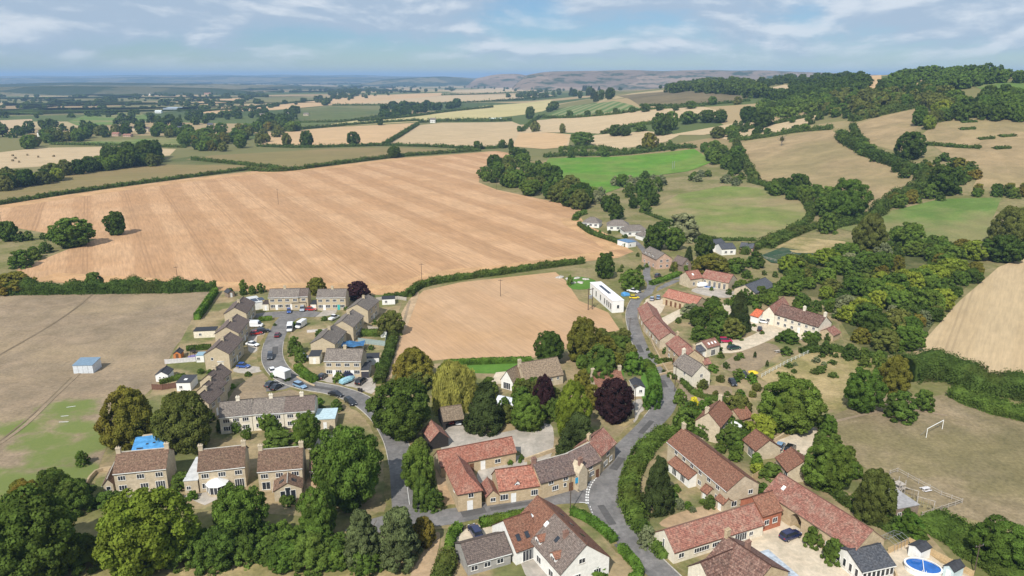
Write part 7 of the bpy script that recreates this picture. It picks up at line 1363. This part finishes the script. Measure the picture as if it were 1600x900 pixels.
# field and garden odds
p = at(1403, 770); o = empty('climbing_tower', p, .4, 'timber climbing tower in the play area', 'climbing frame')
for x in (-.8, .8):
    for y in (-.8, .8): MB().box(x - .07, x + .07, y - .07, y + .07, 0, 3.2).build('post', FENCEW, o)
for z in (1.2, 2.2): MB().box(-.9, .9, -.9, .9, z, z + .1).build('platform', FENCEW, o)
MB().hexa([(.9, -.35, 1.3), (3.2, -.35, .2), (3.2, .35, .2), (.9, .35, 1.3), (.9, -.35, 1.4), (3.2, -.35, .3), (3.2, .35, .3), (.9, .35, 1.4)]).build('slide', FENCEW, o)
for (x, y), lab in [((1420, 780), 'timber swing frame beside the climbing tower'), ((1445, 796), 'timber swing frame at the near end of the play area')]:
    p = at(x, y); o = empty('swing_frame', p, R(-35), lab, 'swing')
    for u in (-1.5, 1.5):
        for v in (-.9, .9): MB().tube([(u, v, 0), (u, 0, 2.4)], .07, n=6).build('leg', FENCEW, o)
    MB().tube([(-1.6, 0, 2.4), (1.6, 0, 2.4)], .07, n=6).build('beam', FENCEW, o)
    for u in (-.6, .6): s = MB().box(u - .25, u + .25, -.1, .1, .5, .55).build('seat', DARKT, o); [MB().tube([(u + e, 0, .55), (u + e, 0, 2.4)], .02, n=4).build('chain', METALG, s) for e in (-.2, .2)]
def bench(x, y, rz, lab, name='picnic_table', mat=None):
    o = empty(name, at(x, y), rz, lab, 'table'); mat = mat or GLASSP; MB().box(-.9, .9, -.4, .4, .7, .76).build('table_top', mat, o)
    for s in (-1, 1): MB().box(-.9, .9, s * .7 - .14, s * .7 + .14, .42, .47).build('bench_seat', mat, o); MB().box(s * .6 - .05, s * .6 + .05, -.75, .75, .36, .42).build('bearer', mat, o); MB().box(s * .6 - .05, s * .6 + .05, -.3, .3, 0, .7).build('leg', mat, o)
bench(1446, 767, .3, 'white picnic table on the play area grass'); bench(1460, 828, -.5, 'grey bench table on the bramble bank edge', mat=FENCEW); bench(1235, 527, .2, 'garden table below the long farmhouse', mat=FENCEW); bench(1215, 551, .3, 'garden table on the pale terrace beside the lawn', mat=FENCEW); bench(497, 756, .2, 'terracotta garden table on the dormer cottage patio', mat=plain('terracotta', (.45, .2, .1), .8, 0, .2))
# fruit cage
p = at(1396, 852); o = empty('fruit_cage', p, R(28), 'metal hooped fruit cage behind the barn gable', 'fruit cage')
for k in range(5): MB().tube([(-2 + k, -1.6, 0), (-2 + k, -1.5, 1.7), (-2 + k, 0, 2.1), (-2 + k, 1.5, 1.7), (-2 + k, 1.6, 0)], .035, n=5).build('hoop', METALG, o)
for y, z in ((-1.5, 1.7), (0, 2.1), (1.5, 1.7)): MB().tube([(-2, y, z), (2, y, z)], .03, n=5).build('rail', METALG, o)
# netted plot poles
p = at(1236, 404); o = empty('net_frame', p, 0, 'pole frame holding the net over the dark plot', 'net frame'); MB().tube([(0, 0, 0), (0, 0, 3.2)], .08, n=6).build('mast', FENCEW, o); [MB().tube([(0, 0, 3), (x, y, .2)], .03, n=4).build('stay', FENCEW, o) for x, y in ((7, 5), (-7, 5), (7, -5), (-7, -5))]
# wheelie bins, parasol, trampoline, tarpaulin, oil tank, polytunnel
def bin_(x, y, col, lab): o = empty('wheelie_bin', at(x, y), random.random() * 3, lab, 'bin'); b = MB().hexa([(-.25, -.27, .06), (.25, -.27, .06), (.25, .27, .06), (-.25, .27, .06), (-.29, -.34, 1.0), (.29, -.34, 1.0), (.29, .34, 1.0), (-.29, .34, 1.0)]); b.build('bin_body', col, o); MB().box(-.31, .31, -.37, .4, 1.0, 1.07).build('lid', col, o); [MB().tube([(s * .27, .3, .1), (s * .2, .3, .1)], .1, n=10).build('wheel', TYRE, o) for s in (-1, 1)]
for a in [(561, 612, DARKT, 'black wheelie bin at the estate kerb end'), (565, 613, DARKT, 'black wheelie bin beside another on the drive'), (722, 829, DARKT, 'black bin at the white house gateway')]: bin_(*a)
p = at(1176, 591); o = empty('yellow_parasol', p, 0, 'yellow garden parasol beside the pale post fence', 'parasol'); MB().tube([(0, 0, 0), (0, 0, 2.3)], .04, n=6).build('pole', METALG, o); m = MB(); [m.face([(1.5 * math.cos(k * .785), 1.5 * math.sin(k * .785), 1.9), (1.5 * math.cos((k + 1) * .785), 1.5 * math.sin((k + 1) * .785), 1.9), (0, 0, 2.45)]) for k in range(8)]; m.build('canopy', plain('yellow canvas', (.70, .50, .03), .8, 0, .1), o)
def trampoline(x, y, r, mat, lab): o = empty('trampoline', at(x, y), 0, lab, 'trampoline'); P = [(r * math.cos(k * math.pi / 8), r * math.sin(k * math.pi / 8)) for k in range(16)]; MB().prism(P, .8, .86).build('mat', mat, o); [MB().tube([(P[k][0], P[k][1], 0), (P[k][0], P[k][1], 2.3)], .04, n=5).build('pole', DARKT, o) for k in range(0, 16, 2)]
trampoline(302, 561, 1.6, plain('purple mat', (.20, .16, .34), .7, 0, .2), 'round trampoline beside the orange shed'); trampoline(302, 552, 0.9, DARKT, 'dark small trampoline frame behind the orange shed')
m = MB(); P = 7; [[m.face([(x, y, 2 + .25 * math.sin(x * 1.3 + y)), (x + 1, y, 2 + .25 * math.sin(x * 1.3 + 1.3 + y)), (x + 1, y + 1, 2 + .25 * math.sin(x * 1.3 + 2.3 + y)), (x, y + 1, 2 + .25 * math.sin(x * 1.3 + 1 + y))]) for x in range(7)] for y in range(5)]
p = at(533, 551); o = empty('tarpaulin_shelter', p, .05, 'dark blue tarpaulin shelter behind the broad beige gable', 'shelter'); m.build('tarpaulin', plain('dark blue tarp', (.04, .14, .30), .5, 0, .4, .8), o); [MB().tube([(x, y, 0), (x, y, 2)], .05, n=5).build('post', METALG, o) for x in (0, 7) for y in (0, 5)]
p = at(977, 462); o = empty('tarpaulin_stack', p, .4, 'stack under a bright blue cover beside the modern house', 'stack'); loft([(-1.4, 1.0, 0, 1.2, .9), (0, 1.1, 0, 1.5, .9), (1.4, 1.0, 0, 1.1, .9)]).build('cover', BLUEM, o)
p = at(797, 632); o = empty('polytunnel', p, R(-25), 'white polytunnel behind the yew tree', 'polytunnel'); m = MB(); arc = [(1.6 * math.cos(math.pi * k / 8), 2.0 * math.sin(math.pi * k / 8)) for k in range(9)]; [m.face([(-3.5, arc[k][0], arc[k][1]), (3.5, arc[k][0], arc[k][1]), (3.5, arc[k + 1][0], arc[k + 1][1]), (-3.5, arc[k + 1][0], arc[k + 1][1])]) for k in range(8)]; m.build('cover', plain('polythene', (.62, .66, .70), .3, 0, .1), o); [MB().tube([(x, a[0] * 1.01, a[1] * 1.01) for a in arc], .04, n=5).build('hoop', METALG, o) for x in (-3.5, 0, 3.5)]
# garden saplings on the dry lawn, hay bales on the far stubble
for (x, y), lab in [((1179, 560), 'thin dark sapling in the middle of the dry lawn'), ((1198, 574), 'thin dark sapling near the fence of the dry lawn')]:
    o = empty('sapling', at(x, y), 0, lab, 'sapling'); MB().tube([(0, 0, 0), (.05, 0, 1.2), (0, .05, 2.2)], .05, .02, 5).build('trunk', BARK, o); link('crown', crown('bush', 2, 0), o, (0, 0, .5), mat=LEAF['yew'], scale=(.9, .9, 1.7))
for x, y in [(20, 244), (24, 248), (43, 243), (60, 246), (84, 245), (20, 252), (30, 254)]:
    o = empty('hay_bale', at(x, y), random.random() * 3, 'round hay bale lying on the pale left stubble', 'bale', 'hay bales on the stubble'); m = MB().tube([(-.9, 0, .95), (.9, 0, .95)], 1.1, n=14); m.build('roll', plain('old hay', (.17, .13, .07), .95, 0, .3, 3), o); MB().tube([(-.5, 0, .95), (.5, 0, .95)], 1.12, n=14).build('net_wrap', plain('bale wrap', (.20, .16, .09), .9, 0, .2), o)
# pub-like blue sign bracket on the street house and picnic clutter stay small
oo, LL, an = frame((892, 741), (899.5, 739), 4.1); o = empty('wall_sign', oo + Vector((0, 0, 0)), an, 'blue hanging sign on the purple tiled street house', 'sign'); MB().box(.6, 1.5, -.9, -.82, 2.2, 3.5).build('sign_board', plain('sign blue', (.04, .32, .55), .5, 0, .1), o); MB().box(1.0, 1.08, -.9, .05, 3.5, 3.58).build('bracket', DARKT, o)
# gravel spoil on the building plot
for k in range(7):
    x, y = 872 + k * 7 + random.uniform(-2, 2), 436 + random.uniform(-3, 8); V, Fc = lump(2, 70 + k, .4); me = bpy.data.meshes.new('rubble_heap'); V = V * np.array([1.6, 1.2, .6]); me.from_pydata(V.tolist(), [], Fc.tolist()); tag(link('rubble_heap', me, None, at(x, y), k, plain('pale rubble', (.45, .42, .38), .95, 0, .4, 2)), 'heap of pale rubble on the building plot by the modern house', 'rubble heap', 'rubble heaps on the building plot')
# ---------------------------------------------------------------- air
hb = MB().box(-30500, 30500, -3100, 30500, -3, 190).mesh('haze'); hm = bpy.data.materials.new('haze'); hm.use_nodes = True; t = hm.node_tree; t.nodes.remove(t.nodes['Principled BSDF'])
pv = node(t, 'ShaderNodeVolumePrincipled'); pv.inputs['Color'].default_value = (.42, .66, 1.0, 1); pv.inputs['Density'].default_value = 1.0e-4; pv.inputs['Anisotropy'].default_value = 0.0; t.links.new(pv.outputs[0], t.nodes['Material Output'].inputs['Volume'])
tag(link('haze', hb, mat=hm), kind='stuff')
